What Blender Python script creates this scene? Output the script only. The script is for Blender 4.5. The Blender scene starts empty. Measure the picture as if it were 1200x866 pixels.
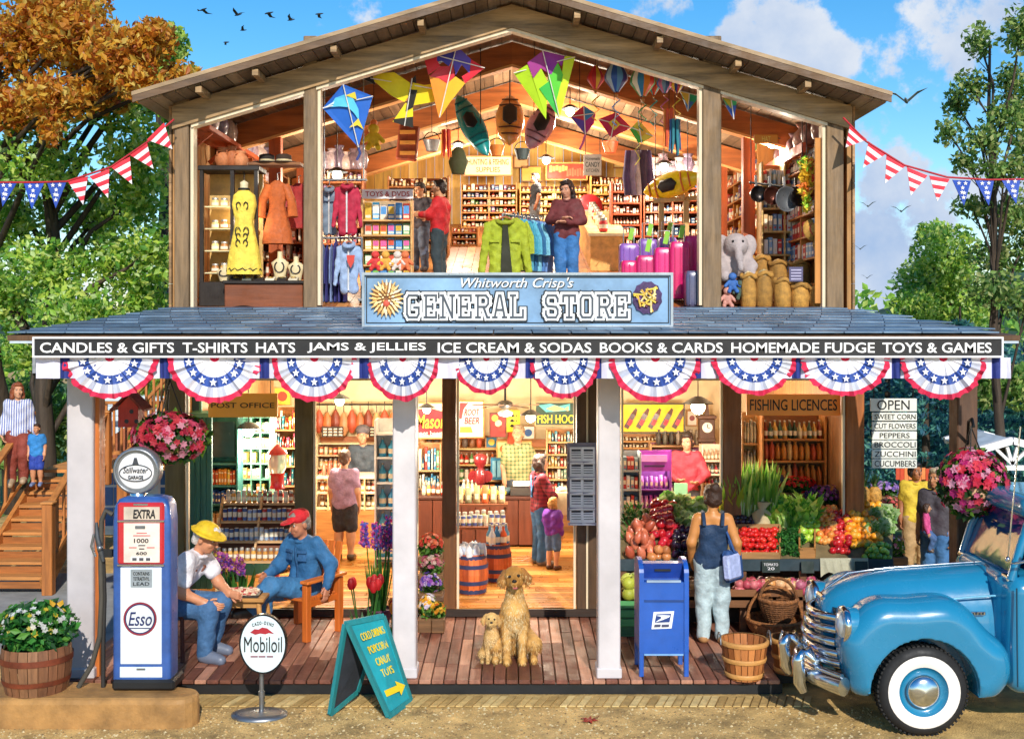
import bpy,math,random
import numpy as np
from mathutils import Vector,Matrix,Euler
R=math.radians
rnd=random.Random(7)
nr=np.random.default_rng(5)
scene=bpy.context.scene
COL=scene.collection
F,CY,CZ,HY=1370.0,-11.42,3.475,380.0
def S(Y):return F/(Y-CY)
def W(x,y,Y):return Vector(((x-600)/S(Y),Y,CZ-(y-HY)/S(Y)))
def X(x,Y):return(x-600)/S(Y)
def Z(y,Y):return CZ-(y-HY)/S(Y)
def YF(y,z=0.0):return F*(CZ-z)/(y-HY)+CY
def UF(Y):return 3.62+.205*(Y-2.5)
def UY(y):
 q=380-y
 return(q*11.42+F*.3675)/(F*.205-q)
def lin(c):
 if isinstance(c,str):
  c=[int(c[i:i+2],16)/255 for i in(1,3,5)]
 return tuple((v/12.92 if v<=.04045 else((v+.055)/1.055)**2.4)for v in c[:3])
_mc={}
def M(col='#888888',r=.55,v=.16,s=5,b=.0,metal=0,coat=0,em=0,k='n',ax=2,tr=0,bs=None):
 key=(str(col),r,v,s,b,metal,coat,em,k,ax,tr,bs)
 if key in _mc:return _mc[key]
 cols=[lin(c)for c in(col if isinstance(col,(list,tuple))else[col])]
 m=bpy.data.materials.new('surface'); m.use_nodes=True
 nt=m.node_tree; N=nt.nodes; L=nt.links
 bs_=N['Principled BSDF']
 tc=N.new('ShaderNodeTexCoord'); mp=N.new('ShaderNodeMapping')
 L.new(tc.outputs['Object'],mp.inputs[0])
 sc=[s,s,s]
 if k=='wood':
  sc=[s*4]*3; sc[ax]=s*.35
 mp.inputs['Scale'].default_value=sc
 no=N.new('ShaderNodeTexNoise'); no.inputs['Detail'].default_value=5
 no.inputs['Scale'].default_value=1.0; no.inputs['Roughness'].default_value=.65
 L.new(mp.outputs[0],no.inputs['Vector'])
 if len(cols)>1:
  ge=N.new('ShaderNodeObjectInfo' if k=='obj' else 'ShaderNodeNewGeometry'); cr=N.new('ShaderNodeValToRGB')
  cr.color_ramp.interpolation='CONSTANT'
  e=cr.color_ramp.elements
  while len(e)<len(cols):e.new(.5)
  for i,c in enumerate(cols):
   e[i].position=i/len(cols); e[i].color=(*c,1)
  L.new(ge.outputs['Random' if k=='obj' else 'Random Per Island'],cr.inputs[0]); basec=cr.outputs[0]
 else:
  rg=N.new('ShaderNodeRGB'); rg.outputs[0].default_value=(*cols[0],1); basec=rg.outputs[0]
 mr=N.new('ShaderNodeMapRange')
 mr.inputs['From Min'].default_value=.28; mr.inputs['From Max'].default_value=.72
 mr.inputs['To Min'].default_value=1-v*1.6; mr.inputs['To Max'].default_value=1+v
 L.new(no.outputs[0],mr.inputs[0])
 fac=mr.outputs[0]
 oi=N.new('ShaderNodeObjectInfo')if k!='wood' else N.new('ShaderNodeNewGeometry')
 m2=N.new('ShaderNodeMapRange'); m2.inputs['To Min'].default_value=1-v*.9; m2.inputs['To Max'].default_value=1+v*.7
 L.new(oi.outputs['Random']if k!='wood' else oi.outputs['Random Per Island'],m2.inputs[0])
 mu=N.new('ShaderNodeMath'); mu.operation='MULTIPLY'; L.new(fac,mu.inputs[0]); L.new(m2.outputs[0],mu.inputs[1])
 sc_=N.new('ShaderNodeVectorMath'); sc_.operation='SCALE'
 L.new(basec,sc_.inputs[0]); L.new(mu.outputs[0],sc_.inputs['Scale'])
 L.new(sc_.outputs[0],bs_.inputs['Base Color'])
 bs_.inputs['Roughness'].default_value=r
 if not em and tr==0:
  n3=N.new('ShaderNodeTexNoise'); n3.inputs['Scale'].default_value=3.5; n3.inputs['Detail'].default_value=6; n3.inputs['Roughness'].default_value=.75
  L.new(tc.outputs['Object'],n3.inputs['Vector']); m3=N.new('ShaderNodeMapRange'); m3.inputs['From Min'].default_value=.3; m3.inputs['From Max'].default_value=.7
  m3.inputs['To Min'].default_value=max(.05,r*.65); m3.inputs['To Max'].default_value=min(1,r*1.4+.03); L.new(n3.outputs[0],m3.inputs[0]); L.new(m3.outputs[0],bs_.inputs['Roughness'])
 bs_.inputs['Metallic'].default_value=metal
 if coat:bs_.inputs['Coat Weight'].default_value=coat; bs_.inputs['Coat Roughness'].default_value=.06
 if tr:bs_.inputs['Transmission Weight'].default_value=tr
 if em:
  bs_.inputs['Emission Strength'].default_value=em; L.new(basec,bs_.inputs['Emission Color'])
 if b:
  bu=N.new('ShaderNodeBump'); bu.inputs['Strength'].default_value=min(1,b); bu.inputs['Distance'].default_value=.02
  if bs:
   n2=N.new('ShaderNodeTexNoise'); n2.inputs['Scale'].default_value=bs; n2.inputs['Detail'].default_value=3
   L.new(tc.outputs['Object'],n2.inputs['Vector']); L.new(n2.outputs[0],bu.inputs['Height'])
  else:L.new(no.outputs[0],bu.inputs['Height'])
  L.new(bu.outputs[0],bs_.inputs['Normal'])
 if k=='leaf':
  tl=N.new('ShaderNodeBsdfTranslucent'); mx=N.new('ShaderNodeMixShader'); mx.inputs[0].default_value=.5
  L.new(sc_.outputs[0],tl.inputs[0]); L.new(bs_.outputs[0],mx.inputs[1]); L.new(tl.outputs[0],mx.inputs[2])
  L.new(mx.outputs[0],N['Material Output'].inputs[0])
 _mc[key]=m
 return m
def wood(c,ax=2,s=4,v=.3,r=.6,b=.25):return M(c,r=r,v=v,s=s,b=b,k='wood',ax=ax)
def cloth(c,v=.2):return M(c,r=.85,v=v,s=11,b=.75,bs=19)
def leafm(cols,v=.25):return M(cols,r=.5,v=v,s=2.5,k='leaf')
def skinm(c):return M(c,r=.5,v=.08,s=12)
CHROME=M('#d8dde2',r=.14,v=.05,metal=1)
STEEL=M('#8d9094',r=.35,v=.12,metal=.85)
BLACK=M('#17181a',r=.5,v=.15)
IRON=M('#22201f',r=.45,v=.2,metal=.4)
WHITE=M('#e6e4e6',r=.5,v=.06,s=3)
INK=M('#101216',r=.6,v=.05)
class MB:
 def __init__(s):s.v=[]; s.f=[]; s.m=[]; s.sm=[]; s.mats=[]; s.T=None; s.smooth_all=False
 def mi(s,mat):
  if mat not in s.mats:s.mats.append(mat)
  return s.mats.index(mat)
 def add(s,vs,fs,mat,smooth=False):
  b=len(s.v)
  if s.T is not None:vs=[s.T@Vector(v)for v in vs]
  s.v.extend(tuple(map(float,v))for v in vs)
  i=s.mi(mat)
  for f in fs:
   s.f.append(tuple(int(b+q)for q in f)); s.m.append(i); s.sm.append(smooth)
  return s
 def box(s,c,d,mat,rot=None,bev=0.0):
  hx,hy,hz=[q/2 for q in d]; c=Vector(c)
  Rm=rot.to_matrix()if isinstance(rot,Euler)else(rot or Matrix.Identity(3))
  if bev<=0:
   vs=[(x,y,z)for x in(-hx,hx)for y in(-hy,hy)for z in(-hz,hz)]
   fs=[(0,1,3,2),(4,6,7,5),(0,4,5,1),(2,3,7,6),(0,2,6,4),(1,5,7,3)]
  else:
   b=min(bev,hx*.9,hy*.9,hz*.9); vs=[]; idx={}
   for x in(-1,1):
    for y in(-1,1):
     for z in(-1,1):
      for a in range(3):
       q=[x*(hx-b),y*(hy-b),z*(hz-b)]
       q[a]=(x*hx,y*hy,z*hz)[a]
       idx[(x,y,z,a)]=len(vs); vs.append(tuple(q))
   fs=[]
   sq=[(-1,-1),(1,-1),(1,1),(-1,1)]
   def key(a,sa,o1,s1,o2,s2):
    t=[0,0,0]; t[a]=sa; t[o1]=s1; t[o2]=s2; return tuple(t)
   for a in range(3):
    o1,o2=[(1,2),(2,0),(0,1)][a]
    for sa in(-1,1):
     q=[idx[key(a,sa,o1,p,o2,r)+(a,)]for p,r in sq]
     fs.append(q if sa>0 else q[::-1])
    for s1 in(-1,1):
     for s2 in(-1,1):
      k0,k1=key(a,-1,o1,s1,o2,s2),key(a,1,o1,s1,o2,s2)
      fs.append((idx[k0+(o1,)],idx[k1+(o1,)],idx[k1+(o2,)],idx[k0+(o2,)]))
   for x in(-1,1):
    for y in(-1,1):
     for z in(-1,1):fs.append([idx[(x,y,z,a)]for a in range(3)])
  return s.add([c+Rm@Vector(v)for v in vs],fs,mat)
 def pbox(s,x0,x1,y0,y1,Y0,dep,mat,bev=0):
  a=W(x0,y1,Y0); b=W(x1,y0,Y0)
  return s.box(((a.x+b.x)/2,Y0+dep/2,(a.z+b.z)/2),(b.x-a.x,dep,b.z-a.z),mat,None,bev)
 def beam(s,a,b,w,h,mat,up=(0,0,1),bev=0):
  a=Vector(a); b=Vector(b); d=b-a; L=d.length; d.normalize()
  u=Vector(up); sd=d.cross(u)
  if sd.length<1e-4:sd=d.cross(Vector((0,1,0)))
  sd.normalize(); u=sd.cross(d)
  Rm=Matrix((sd,d,u)).transposed()
  return s.box((a+b)/2,(w,L,h),mat,Rm,bev)
 def tube(s,pts,r,mat,n=8,cap=True,fl=1.0):
  pts=[Vector(p)for p in pts]; k=len(pts)
  rs=r if isinstance(r,(list,tuple))else[r]*k
  vs=[]; fs=[]; pu=None
  for i,p in enumerate(pts):
   t=(pts[min(i+1,k-1)]-pts[max(i-1,0)])
   if t.length<1e-7:t=Vector((0,0,1))
   t.normalize()
   if pu is None:
    pu=Vector((0,0,1))if abs(t.z)<.9 else Vector((0,1,0))
   u=pu-t*pu.dot(t)
   if u.length<1e-5:u=t.orthogonal()
   u.normalize(); pu=u; w=t.cross(u)
   for j in range(n):
    a=2*math.pi*j/n
    vs.append(p+u*math.cos(a)*rs[i]*fl+w*math.sin(a)*rs[i])
  for i in range(k-1):
   for j in range(n):
    fs.append((i*n+j,i*n+(j+1)%n,(i+1)*n+(j+1)%n,(i+1)*n+j))
  s.add(vs,fs,mat,True)
  if cap:
   s.add(vs[:n],[list(range(n))[::-1]],mat); s.add(vs[-n:],[list(range(n))],mat)
  return s
 def cyl(s,a,b,r0,mat,r1=None,n=14):return s.tube([a,b],[r0,r0 if r1 is None else r1],mat,n)
 def loft(s,rings,mat,n=20,e=2.0,cap=True,rip=0,rk=8,smooth=True):
  vs=[]; fs=[]
  for q in rings:
   cx,cy,z,rx,ry=q
   for j in range(n):
    a=2*math.pi*j/n; ca,sa=math.cos(a),math.sin(a)
    g=1+rip*math.sin(rk*a)
    vs.append((cx+math.copysign(abs(ca)**(2/e),ca)*rx*g,cy+math.copysign(abs(sa)**(2/e),sa)*ry*g,z))
  k=len(rings)
  for i in range(k-1):
   for j in range(n):
    fs.append((i*n+j,i*n+(j+1)%n,(i+1)*n+(j+1)%n,(i+1)*n+j))
  s.add(vs,fs,mat,smooth)
  if cap:
   s.add(vs[:n],[list(range(n))[::-1]],mat); s.add(vs[-n:],[list(range(n))],mat)
  return s
 def lathe(s,prof,mat,c=(0,0,0),n=20,cap=True):
  return s.loft([(c[0],c[1],c[2]+z,r,r)for r,z in prof],mat,n,cap=cap)
 def ball(s,c,r,mat,n=12,m=8):
  rx,ry,rz=r if isinstance(r,(tuple,list,Vector))else(r,r,r)
  return s.loft([(c[0],c[1],c[2]-rz*math.cos(math.pi*(i+.02)/(m+.04)),rx*math.sin(math.pi*(i+.02)/(m+.04)),ry*math.sin(math.pi*(i+.02)/(m+.04)))for i in range(m+1)],mat,n,cap=False)
 def prism(s,pts,d,mat,smooth=False):
  n=len(pts); d=Vector(d); p=[Vector(q)for q in pts]; q=[a+d for a in p]
  return s.add(p+q,[list(range(n)),list(range(2*n-1,n-1,-1))]+[(i,i+n,(i+1)%n+n,(i+1)%n)for i in range(n)],mat)
 def pp(s,pts,Y,dep,mat):
  return s.prism([W(q[0],q[1],q[2]if len(q)>2 else Y)for q in pts],(0,dep,0),mat)
 def leaves(s,c,rad,n,size,mat,shell=.35,drop=0.0,asp=.55):
  d=nr.normal(size=(n,3)); d/=np.linalg.norm(d,axis=1)[:,None]
  rr=(shell+(1-shell)*nr.random(n))**.7
  p=np.array(c)+d*rr[:,None]*np.array(rad)
  u=nr.normal(size=(n,3)); u[:,2]-=drop; u/=np.linalg.norm(u,axis=1)[:,None]
  w=np.cross(u,nr.normal(size=(n,3))); w/=np.linalg.norm(w,axis=1)[:,None]+1e-9
  nn=np.cross(u,w)
  sz=size*(.6+.8*nr.random(n))[:,None]
  q=np.stack([p-u*sz*.5,p+w*sz*asp*.5+nn*sz*.08,p+u*sz*.5,p-w*sz*asp*.5+nn*sz*.08],1).reshape(-1,3)
  b=len(s.v); i=s.mi(mat)
  s.v.extend(map(tuple,q.tolist()))
  s.f.extend((b+4*j,b+4*j+1,b+4*j+2,b+4*j+3)for j in range(n)); s.m.extend([i]*n); s.sm.extend([False]*n)
  return s
 def sdf(s,sd,h,mat,noise=0.0,nf=9.0):
  v,f=sd.mesh(h)
  if noise:
   v=v+noise*(np.sin(v[:,[1,2,0]]*nf*2.1+1.3)*np.sin(v[:,[2,0,1]]*nf*1.37+.4))
  return s.add(v.tolist(),f.tolist(),mat,True)
 def mesh(s,name='m'):
  me=bpy.data.meshes.new(name)
  me.from_pydata(s.v,[],s.f)
  for m in s.mats:me.materials.append(m)
  me.polygons.foreach_set('material_index',s.m); me.polygons.foreach_set('use_smooth',s.sm)
  me.update(); return me
 def build(s,name,parent=None,local=False):
  o=bpy.data.objects.new(name,None if False else s.mesh(name)); COL.objects.link(o)
  if parent is not None:
   o.parent=parent
   if not local:
    r=parent
    mw=Matrix.Identity(4)
    ch=[]
    while r is not None:ch.append(r); r=r.parent
    for r in reversed(ch):mw=mw@r.matrix_parent_inverse@r.matrix_basis
    o.matrix_parent_inverse=mw.inverted()
  elif not local and s.v:
   a=np.array(s.v); lo=a.min(0); hi=a.max(0)
   og=Vector(((lo[0]+hi[0])/2,(lo[1]+hi[1])/2,lo[2]))
   o.data.transform(Matrix.Translation(-og)); o.location=og
  return o
class SD:
 def __init__(s,k=.03):s.p=[]; s.k=k
 def cap(s,a,b,ra,rb=None,k=None):
  a=np.array(a,float); b=np.array(b,float); rb=ra if rb is None else rb
  def fn(P):
   ba=b-a; L=ba@ba+1e-12
   t=np.clip(((P-a)@ba)/L,0,1)
   return np.linalg.norm(P-a-t[:,None]*ba,axis=1)-(ra+(rb-ra)*t)
  m=max(ra,rb); s.p.append((fn,np.minimum(a,b)-m,np.maximum(a,b)+m,k,1)); return s
 def ell(s,c,r,rot=None,k=None,op=1):
  c=np.array(c,float); r=np.array(r,float)*np.ones(3); Rm=np.array(rot)if rot is not None else None
  def fn(P):
   q=P-c
   if Rm is not None:q=q@Rm
   a=np.linalg.norm(q/r,axis=1); b=np.linalg.norm(q/(r*r),axis=1)+1e-9
   return a*(a-1)/b
  s.p.append((fn,c-r.max(),c+r.max(),k,op)); return s
 def box(s,c,hf,rd=.02,k=None,op=1):
  c=np.array(c,float); hf=np.array(hf,float)
  def fn(P):
   q=np.abs(P-c)-hf+rd
   return np.linalg.norm(np.maximum(q,0),axis=1)+np.minimum(q.max(1),0)-rd
  s.p.append((fn,c-hf,c+hf,k,op)); return s
 def fn(s,f,lo,hi,k=None,op=1):s.p.append((f,np.array(lo,float),np.array(hi,float),k,op)); return s
 def mesh(s,h):
  lo=np.min([p[1]for p in s.p if p[4]>0],0)-2.2*h; hi=np.max([p[2]for p in s.p if p[4]>0],0)+2.2*h
  n=np.ceil((hi-lo)/h).astype(int)+1
  g=np.stack(np.meshgrid(*[lo[i]+h*np.arange(n[i])for i in range(3)],indexing='ij'),-1).reshape(-1,3)
  d=np.full(len(g),9.0)
  for fn,a,b,k,op in s.p:
   k=s.k if k is None else k
   e=fn(g)
   if op>0:
    hh=np.clip(.5+.5*(d-e)/k,0,1); d=d+(e-d)*hh-k*hh*(1-hh)
   else:
    d=np.maximum(d,-e)
  f=d.reshape(n)
  ins=f<0
  cs=tuple(n-1); sm=np.zeros(cs+(3,)); ct=np.zeros(cs)
  def sl(o):return tuple(slice(o[i],o[i]+cs[i])for i in range(3))
  for ax in range(3):
   o1,o2=[(1,2),(0,2),(0,1)][ax]
   for p in(0,1):
    for q in(0,1):
     oa=[0,0,0]; oa[o1]=p; oa[o2]=q; ob=list(oa); ob[ax]=1
     fa,fb=f[sl(oa)],f[sl(ob)]
     cr=(fa<0)!=(fb<0)
     t=np.where(cr,fa/np.where(cr,fa-fb,1),0)
     for i in range(3):sm[...,i]+=np.where(cr,t if i==ax else oa[i],0)
     ct+=cr
  ok=ct>0
  idx=np.full(cs,-1); idx[ok]=np.arange(ok.sum())
  base=np.stack(np.nonzero(ok),-1)
  v=lo+h*(base+sm[ok]/ct[ok][:,None])
  fs=[]
  for ax in range(3):
   o1,o2=[(1,2),(2,0),(0,1)][ax]
   a=np.take(ins,range(n[ax]-1),ax); b=np.take(ins,range(1,n[ax]),ax)
   c=np.stack(np.nonzero(a!=b),-1)
   c=c[(c[:,o1]>0)&(c[:,o2]>0)&(c[:,o1]<cs[o1])&(c[:,o2]<cs[o2])]
   if not len(c):continue
   def at(d1,d2):
    q=c.copy(); q[:,o1]-=d1; q[:,o2]-=d2; return idx[q[:,0],q[:,1],q[:,2]]
   qd=np.stack([at(1,1),at(0,1),at(0,0),at(1,0)],-1)
   fl=~a[c[:,0],c[:,1],c[:,2]]
   qd[fl]=qd[fl][:,::-1]
   fs.append(qd)
  fs=np.concatenate(fs); fs=fs[(fs>=0).all(1)]
  return v,fs
def tag(o,label=None,cat=None,group=None,kind=None):
 if label:o['label']=label
 if cat:o['category']=cat
 if group:o['group']=group
 if kind:o['kind']=kind
 return o
def thing(name,label,cat,loc=(0,0,0),rz=0,group=None,kind=None):
 o=bpy.data.objects.new(name,None); COL.objects.link(o)
 o.location=loc; o.rotation_euler=(0,0,rz); o.empty_display_size=.1
 return tag(o,label,cat,group,kind)
def solo(name,mb,label,cat,group=None,kind=None):return tag(mb.build(name),label,cat,group,kind)
def inst(name,me,loc,rot=(0,0,0),sc=(1,1,1),mat=None,label=None,cat=None,group=None):
 o=bpy.data.objects.new(name,me); COL.objects.link(o)
 o.location=loc; o.rotation_euler=rot; o.scale=sc if not isinstance(sc,(int,float))else(sc,)*3
 if mat is not None:
  o.material_slots[0].link='OBJECT'; o.material_slots[0].material=mat
 return tag(o,label,cat,group)
_kids={}
def kids(o):return[c for c in bpy.data.objects if c.parent==o]
def dup(root,loc,rz=None,sc=None,label=None,group=None,parent=None,ks=None):
 r=root.copy(); COL.objects.link(r)
 if parent is None:
  r.location=loc
  if rz is not None:r.rotation_euler=(0,0,rz)
  if sc is not None:r.scale=sc if not isinstance(sc,(int,float))else(sc,)*3
 else:r.parent=parent
 if label:r['label']=label
 if group:r['group']=group
 for c in kids(root):dup(c,None,parent=r)
 return r
def text(parent,s,c,w,h,mat,bold=0.0,rot=None,ext=.004,shear=0,name='lettering',sp=1.0,add_to=None):
 cu=bpy.data.curves.new('t', 'FONT'); cu.body=s; cu.size=1; cu.extrude=.001; cu.offset=bold; cu.shear=shear; cu.space_character=sp
 cu.resolution_u=3
 ob=bpy.data.objects.new('t',cu); me=bpy.data.meshes.new_from_object(ob)
 a=np.array([v.co[:]for v in me.vertices]); lo=a.min(0); hi=a.max(0)
 Rm=(rot or Matrix.Rotation(R(90),3, 'X'))
 sx=w/(hi[0]-lo[0]); sy=h/(hi[1]-lo[1])
 q=(a-(lo+hi)/2)*np.array([sx,sy,ext/.002])
 vs=[Vector(c)+Rm@Vector(p)for p in q]
 fs=[tuple(p.vertices)for p in me.polygons]
 bpy.data.objects.remove(ob); bpy.data.curves.remove(cu); bpy.data.meshes.remove(me)
 mb=add_to or MB(); mb.add(vs,fs,mat)
 if add_to is None:return mb.build(name,parent)
def ptext(parent,s,x0,x1,y0,y1,Y,mat,**kw):
 a=W(x0,y1,Y); b=W(x1,y0,Y)
 return text(parent,s,(a+b)/2,b.x-a.x,b.z-a.z,mat,**kw)
PALE=M('#e9dfc8',r=.6,v=.1); LID=M('#b8b4aa',r=.35,v=.15,metal=.5)
def proto(kind):
 b=MB(); m=M('#999999')
 if kind=='box':
  b.box((0,0,.5),(1,1,1),m,bev=.03); b.box((0,-.503,.55),(.7,.02,.34),PALE); b.box((0,-.505,.2),(.5,.02,.1),M('#c8403a'))
 elif kind=='book':
  b.box((0,0,.5),(1,1,1),m,bev=.05); b.box((0,-.503,.78),(.8,.02,.07),PALE); b.box((0,-.503,.3),(.6,.02,.2),PALE)
 elif kind=='jar':
  b.lathe([(.42,0),(.5,.06),(.5,.62),(.36,.78)],m,n=12); b.lathe([(.42,.78),(.42,.97),(.3,1)],LID,n=12)
  b.lathe([(.507,.2),(.507,.5)],PALE,n=12,cap=False)
 elif kind=='bottle':
  b.lathe([(.44,0),(.5,.04),(.5,.55),(.2,.74),(.16,.92)],m,n=10); b.lathe([(.2,.92),(.2,1)],LID,n=10)
  b.lathe([(.507,.18),(.507,.45)],PALE,n=10,cap=False)
 elif kind=='can':
  b.lathe([(.5,.03),(.5,.97)],m,n=14,cap=False); b.lathe([(.49,0),(.51,.03),(.49,.04)],LID,n=14); b.lathe([(.49,.96),(.51,.98),(.46,1)],LID,n=14)
  b.lathe([(.507,.3),(.507,.7)],PALE,n=14,cap=False)
 elif kind=='bag':
  b.loft([(0,0,0,.44,.3),(0,0,.12,.5,.46),(0,0,.6,.48,.42),(0,0,.86,.4,.16),(0,0,1,.46,.05)],m,n=14,e=3); b.box((0,-.44,.4),(.5,.05,.3),PALE)
 elif kind=='loaf':
  b.loft([(0,0,0,.3,.35),(0,0,.1,.46,.48),(0,0,.45,.5,.5),(0,0,.75,.42,.4),(0,0,.9,.2,.2),(0,0,1,.3,.3)],m,n=12)
 elif kind=='vase':
  b.lathe([(.3,0),(.42,.1),(.5,.4),(.44,.65),(.26,.8),(.24,.86),(.36,1),(.3,.99),(.2,.86)],m,n=16)
  for sx in(-1,1):b.tube([(sx*.26,0,.84),(sx*.5,0,.8),(sx*.52,0,.62),(sx*.44,0,.55)],.035,m,6)
 elif kind=='apple':
  b.lathe([(.03,.08),(.22,.0),(.42,.16),(.5,.45),(.45,.75),(.26,.93),(.08,.88),(.02,.82)],m,n=12); b.cyl((0,0,.82),(.03,0,1.05),.03,M('#4a3420'),n=5)
 elif kind=='root':
  b.loft([(0,0,0,.06,.06),(.05,0,.15,.36,.34),(.03,0,.45,.5,.48),(-.05,0,.75,.4,.42),(-.02,0,1,.05,.05)],m,n=10)
 elif kind=='melon':
  b.ball((0,0,.5),.5,m,14,10); b.cyl((0,0,.97),(.04,0,1.08),.05,M('#5a6a30'),n=6)
 elif kind=='shirt':
  b.loft([(0,0,0,.5,.34),(0,0,.5,.42,.36),(0,0,.82,.4,.4),(0,0,.93,.25,.26),(0,0,1,.12,.1)],m,n=12)
  for sy in(-1,1):b.tube([(0,sy*.3,.88),(0,sy*.47,.6),(0,sy*.5,.3)],[.2,.22,.2],m,8,fl=.55)
  b.tube([(0,0,.98),(0,0,1.08),(0,.04,1.12),(0,.06,1.07)],.02,STEEL,5)
 elif kind=='disc':
  b.box((0,0,.5),(1,.6,1),m,bev=.02); b.box((0,-.305,.62),(.86,.02,.5),M(['#e8c13a', '#e05a3a', '#4f9adf', '#7ac05a', '#f0ead8', '#c95a9a'],v=.3,k='obj')); b.box((0,-.306,.2),(.8,.02,.16),PALE)
 return b.mesh(kind)
_pr={}
def goods(kind,name,p0,p1,n,h,dep,pal,label,cat,group=None,rz=0,fill=.86,jit=.12,mk=None,p=.0):
 """n things of one kind standing along the line p0-p1"""
 mixed=kind=='mix'
 if not mixed and kind not in _pr:_pr[kind]=proto(kind)
 p0=Vector(p0); p1=Vector(p1); L=(p1-p0).length; w=L/n*fill
 for i in range(n):
  if p and rnd.random()<p:continue
  q=p0.lerp(p1,(i+.5)/n); c=pal[rnd.randrange(len(pal))]
  m=mk(c)if mk else M(c,r=.4,v=.18,s=14)
  kd=kind; ws=w
  if mixed:
   kd=rnd.choice(('box', 'box', 'jar', 'can', 'bottle', 'book', 'bag')); name={'box':'goods_box', 'can':'tin_can', 'bag':'packet'}.get(kd,kd)
   if kd not in _pr:_pr[kd]=proto(kd)
   ws=w*rnd.uniform(.7,1.12)
  inst(name,_pr[kd],q,(0,0,rz+(rnd.random()-.5)*jit),(ws,dep,h*(1+(rnd.random()-.6)*(.6 if mixed else jit*1.5))),m,label,cat,group or(label+', all alike'))
class Unit:pass
def shelving(name,label,cat,loc,rz,L,H,D,rows,mat,back=None,cols=1,group=None,t=.025):
 """an open shelf unit: base centre of its front at loc, facing local -y; rows = shelf heights as fractions"""
 o=thing(name,label,cat,loc,rz,group)
 for sx in(-1,1):MB().box((sx*(L/2-t/2),D/2,H/2),(t,D,H),mat,bev=.004).build('side_panel',o,True)
 for i in range(1,cols):MB().box((-L/2+L*i/cols,D/2+.006,H/2),(t*.8,D-.02,H-.02),mat).build('divider',o,True)
 MB().box((0,D-.01,H/2),(L-2*t-.004,.018,H-.01),back or mat).build('back_panel',o,True)
 for z in rows:MB().box((0,D/2-.008,z*H),(L-2*t-.006,D-.03,t),mat,bev=.003).build('shelf',o,True)
 u=Unit(); u.o=o; u.L=L; u.H=H; u.D=D; u.rows=[z*H+t/2 for z in rows]; u.rz=rz
 u.M=Matrix.Translation(loc)@Matrix.Rotation(rz,4, 'Z'); u.t=t
 u.gap=[((rows[i+1]if i+1<len(rows)else 1.0+.0)-rows[i])*H-t for i in range(len(rows))]
 return u
def stock(u,row,kind,name,n,pal,label,cat,a=0,b=1,hf=.75,df=.6,**kw):
 x0=-u.L/2+u.t+.01+a*(u.L-2*u.t-.02); x1=-u.L/2+u.t+.01+b*(u.L-2*u.t-.02)
 z=u.rows[row]+.001
 goods(kind,name,u.M@Vector((x0,u.D*.4,z)),u.M@Vector((x1,u.D*.4,z)),n,u.gap[row]*hf,u.D*df,pal,label,cat,rz=u.rz,**kw)
 # ================================================================ camera, sky, sun
cam=bpy.data.cameras.new('camera'); co=bpy.data.objects.new('camera',cam); COL.objects.link(co)
co.location=(0,CY,CZ); co.rotation_euler=(R(90),0,0)
cam.sensor_width=36; cam.lens=36*F/1200; cam.shift_y=-53/1200; cam.clip_end=2000
scene.camera=co
SUN_EL,SUN_AZ=R(32),R(11)
sd_=Vector((math.sin(SUN_AZ)*math.cos(SUN_EL),-math.cos(SUN_AZ)*math.cos(SUN_EL),math.sin(SUN_EL)))
sl=bpy.data.lights.new('sun', 'SUN'); sl.energy=3.0; sl.angle=R(.5); sl.color=(1,.94,.84)
so=bpy.data.objects.new('sun',sl); COL.objects.link(so); so.rotation_euler=(-sd_).to_track_quat('-Z', 'Y').to_euler()
w=bpy.data.worlds.new('World'); scene.world=w; w.use_nodes=True
nt=w.node_tree; N=nt.nodes; L=nt.links
bg=N['Background']; sky=N.new('ShaderNodeTexSky'); sky.sky_type='NISHITA'; sky.sun_disc=False
sky.sun_elevation=SUN_EL; sky.sun_rotation=math.atan2(sd_.x,sd_.y); sky.air_density=1.0; sky.dust_density=.2; sky.ozone_density=3.0
hs=N.new('ShaderNodeHueSaturation'); hs.inputs['Saturation'].default_value=1.38; hs.inputs['Value'].default_value=.72; hs.inputs['Hue'].default_value=.496; L.new(sky.outputs[0],hs.inputs['Color'])
tc=N.new('ShaderNodeTexCoord')
def node(t,**kw):
 n=N.new(t)
 for k_,v_ in kw.items():setattr(n,k_,v_)
 return n
def math_(op,a,b=None):
 n=node('ShaderNodeMath',operation=op)
 for i,q in enumerate((a,b)):
  if q is None:continue
  if isinstance(q,(int,float)):n.inputs[i].default_value=q
  else:L.new(q,n.inputs[i])
 return n.outputs[0]
def cdir(x,y):return Vector(((x-600)/F,1,-(y-HY)/F)).normalized()
n1=node('ShaderNodeTexNoise'); n1.inputs['Scale'].default_value=24; n1.inputs['Detail'].default_value=8; n1.inputs['Roughness'].default_value=.62
L.new(tc.outputs['Generated'],n1.inputs['Vector'])
n2=node('ShaderNodeTexNoise'); n2.inputs['Scale'].default_value=9; n2.inputs['Detail'].default_value=7; n2.inputs['Roughness'].default_value=.6
L.new(tc.outputs['Generated'],n2.inputs['Vector'])
tot=None
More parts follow.
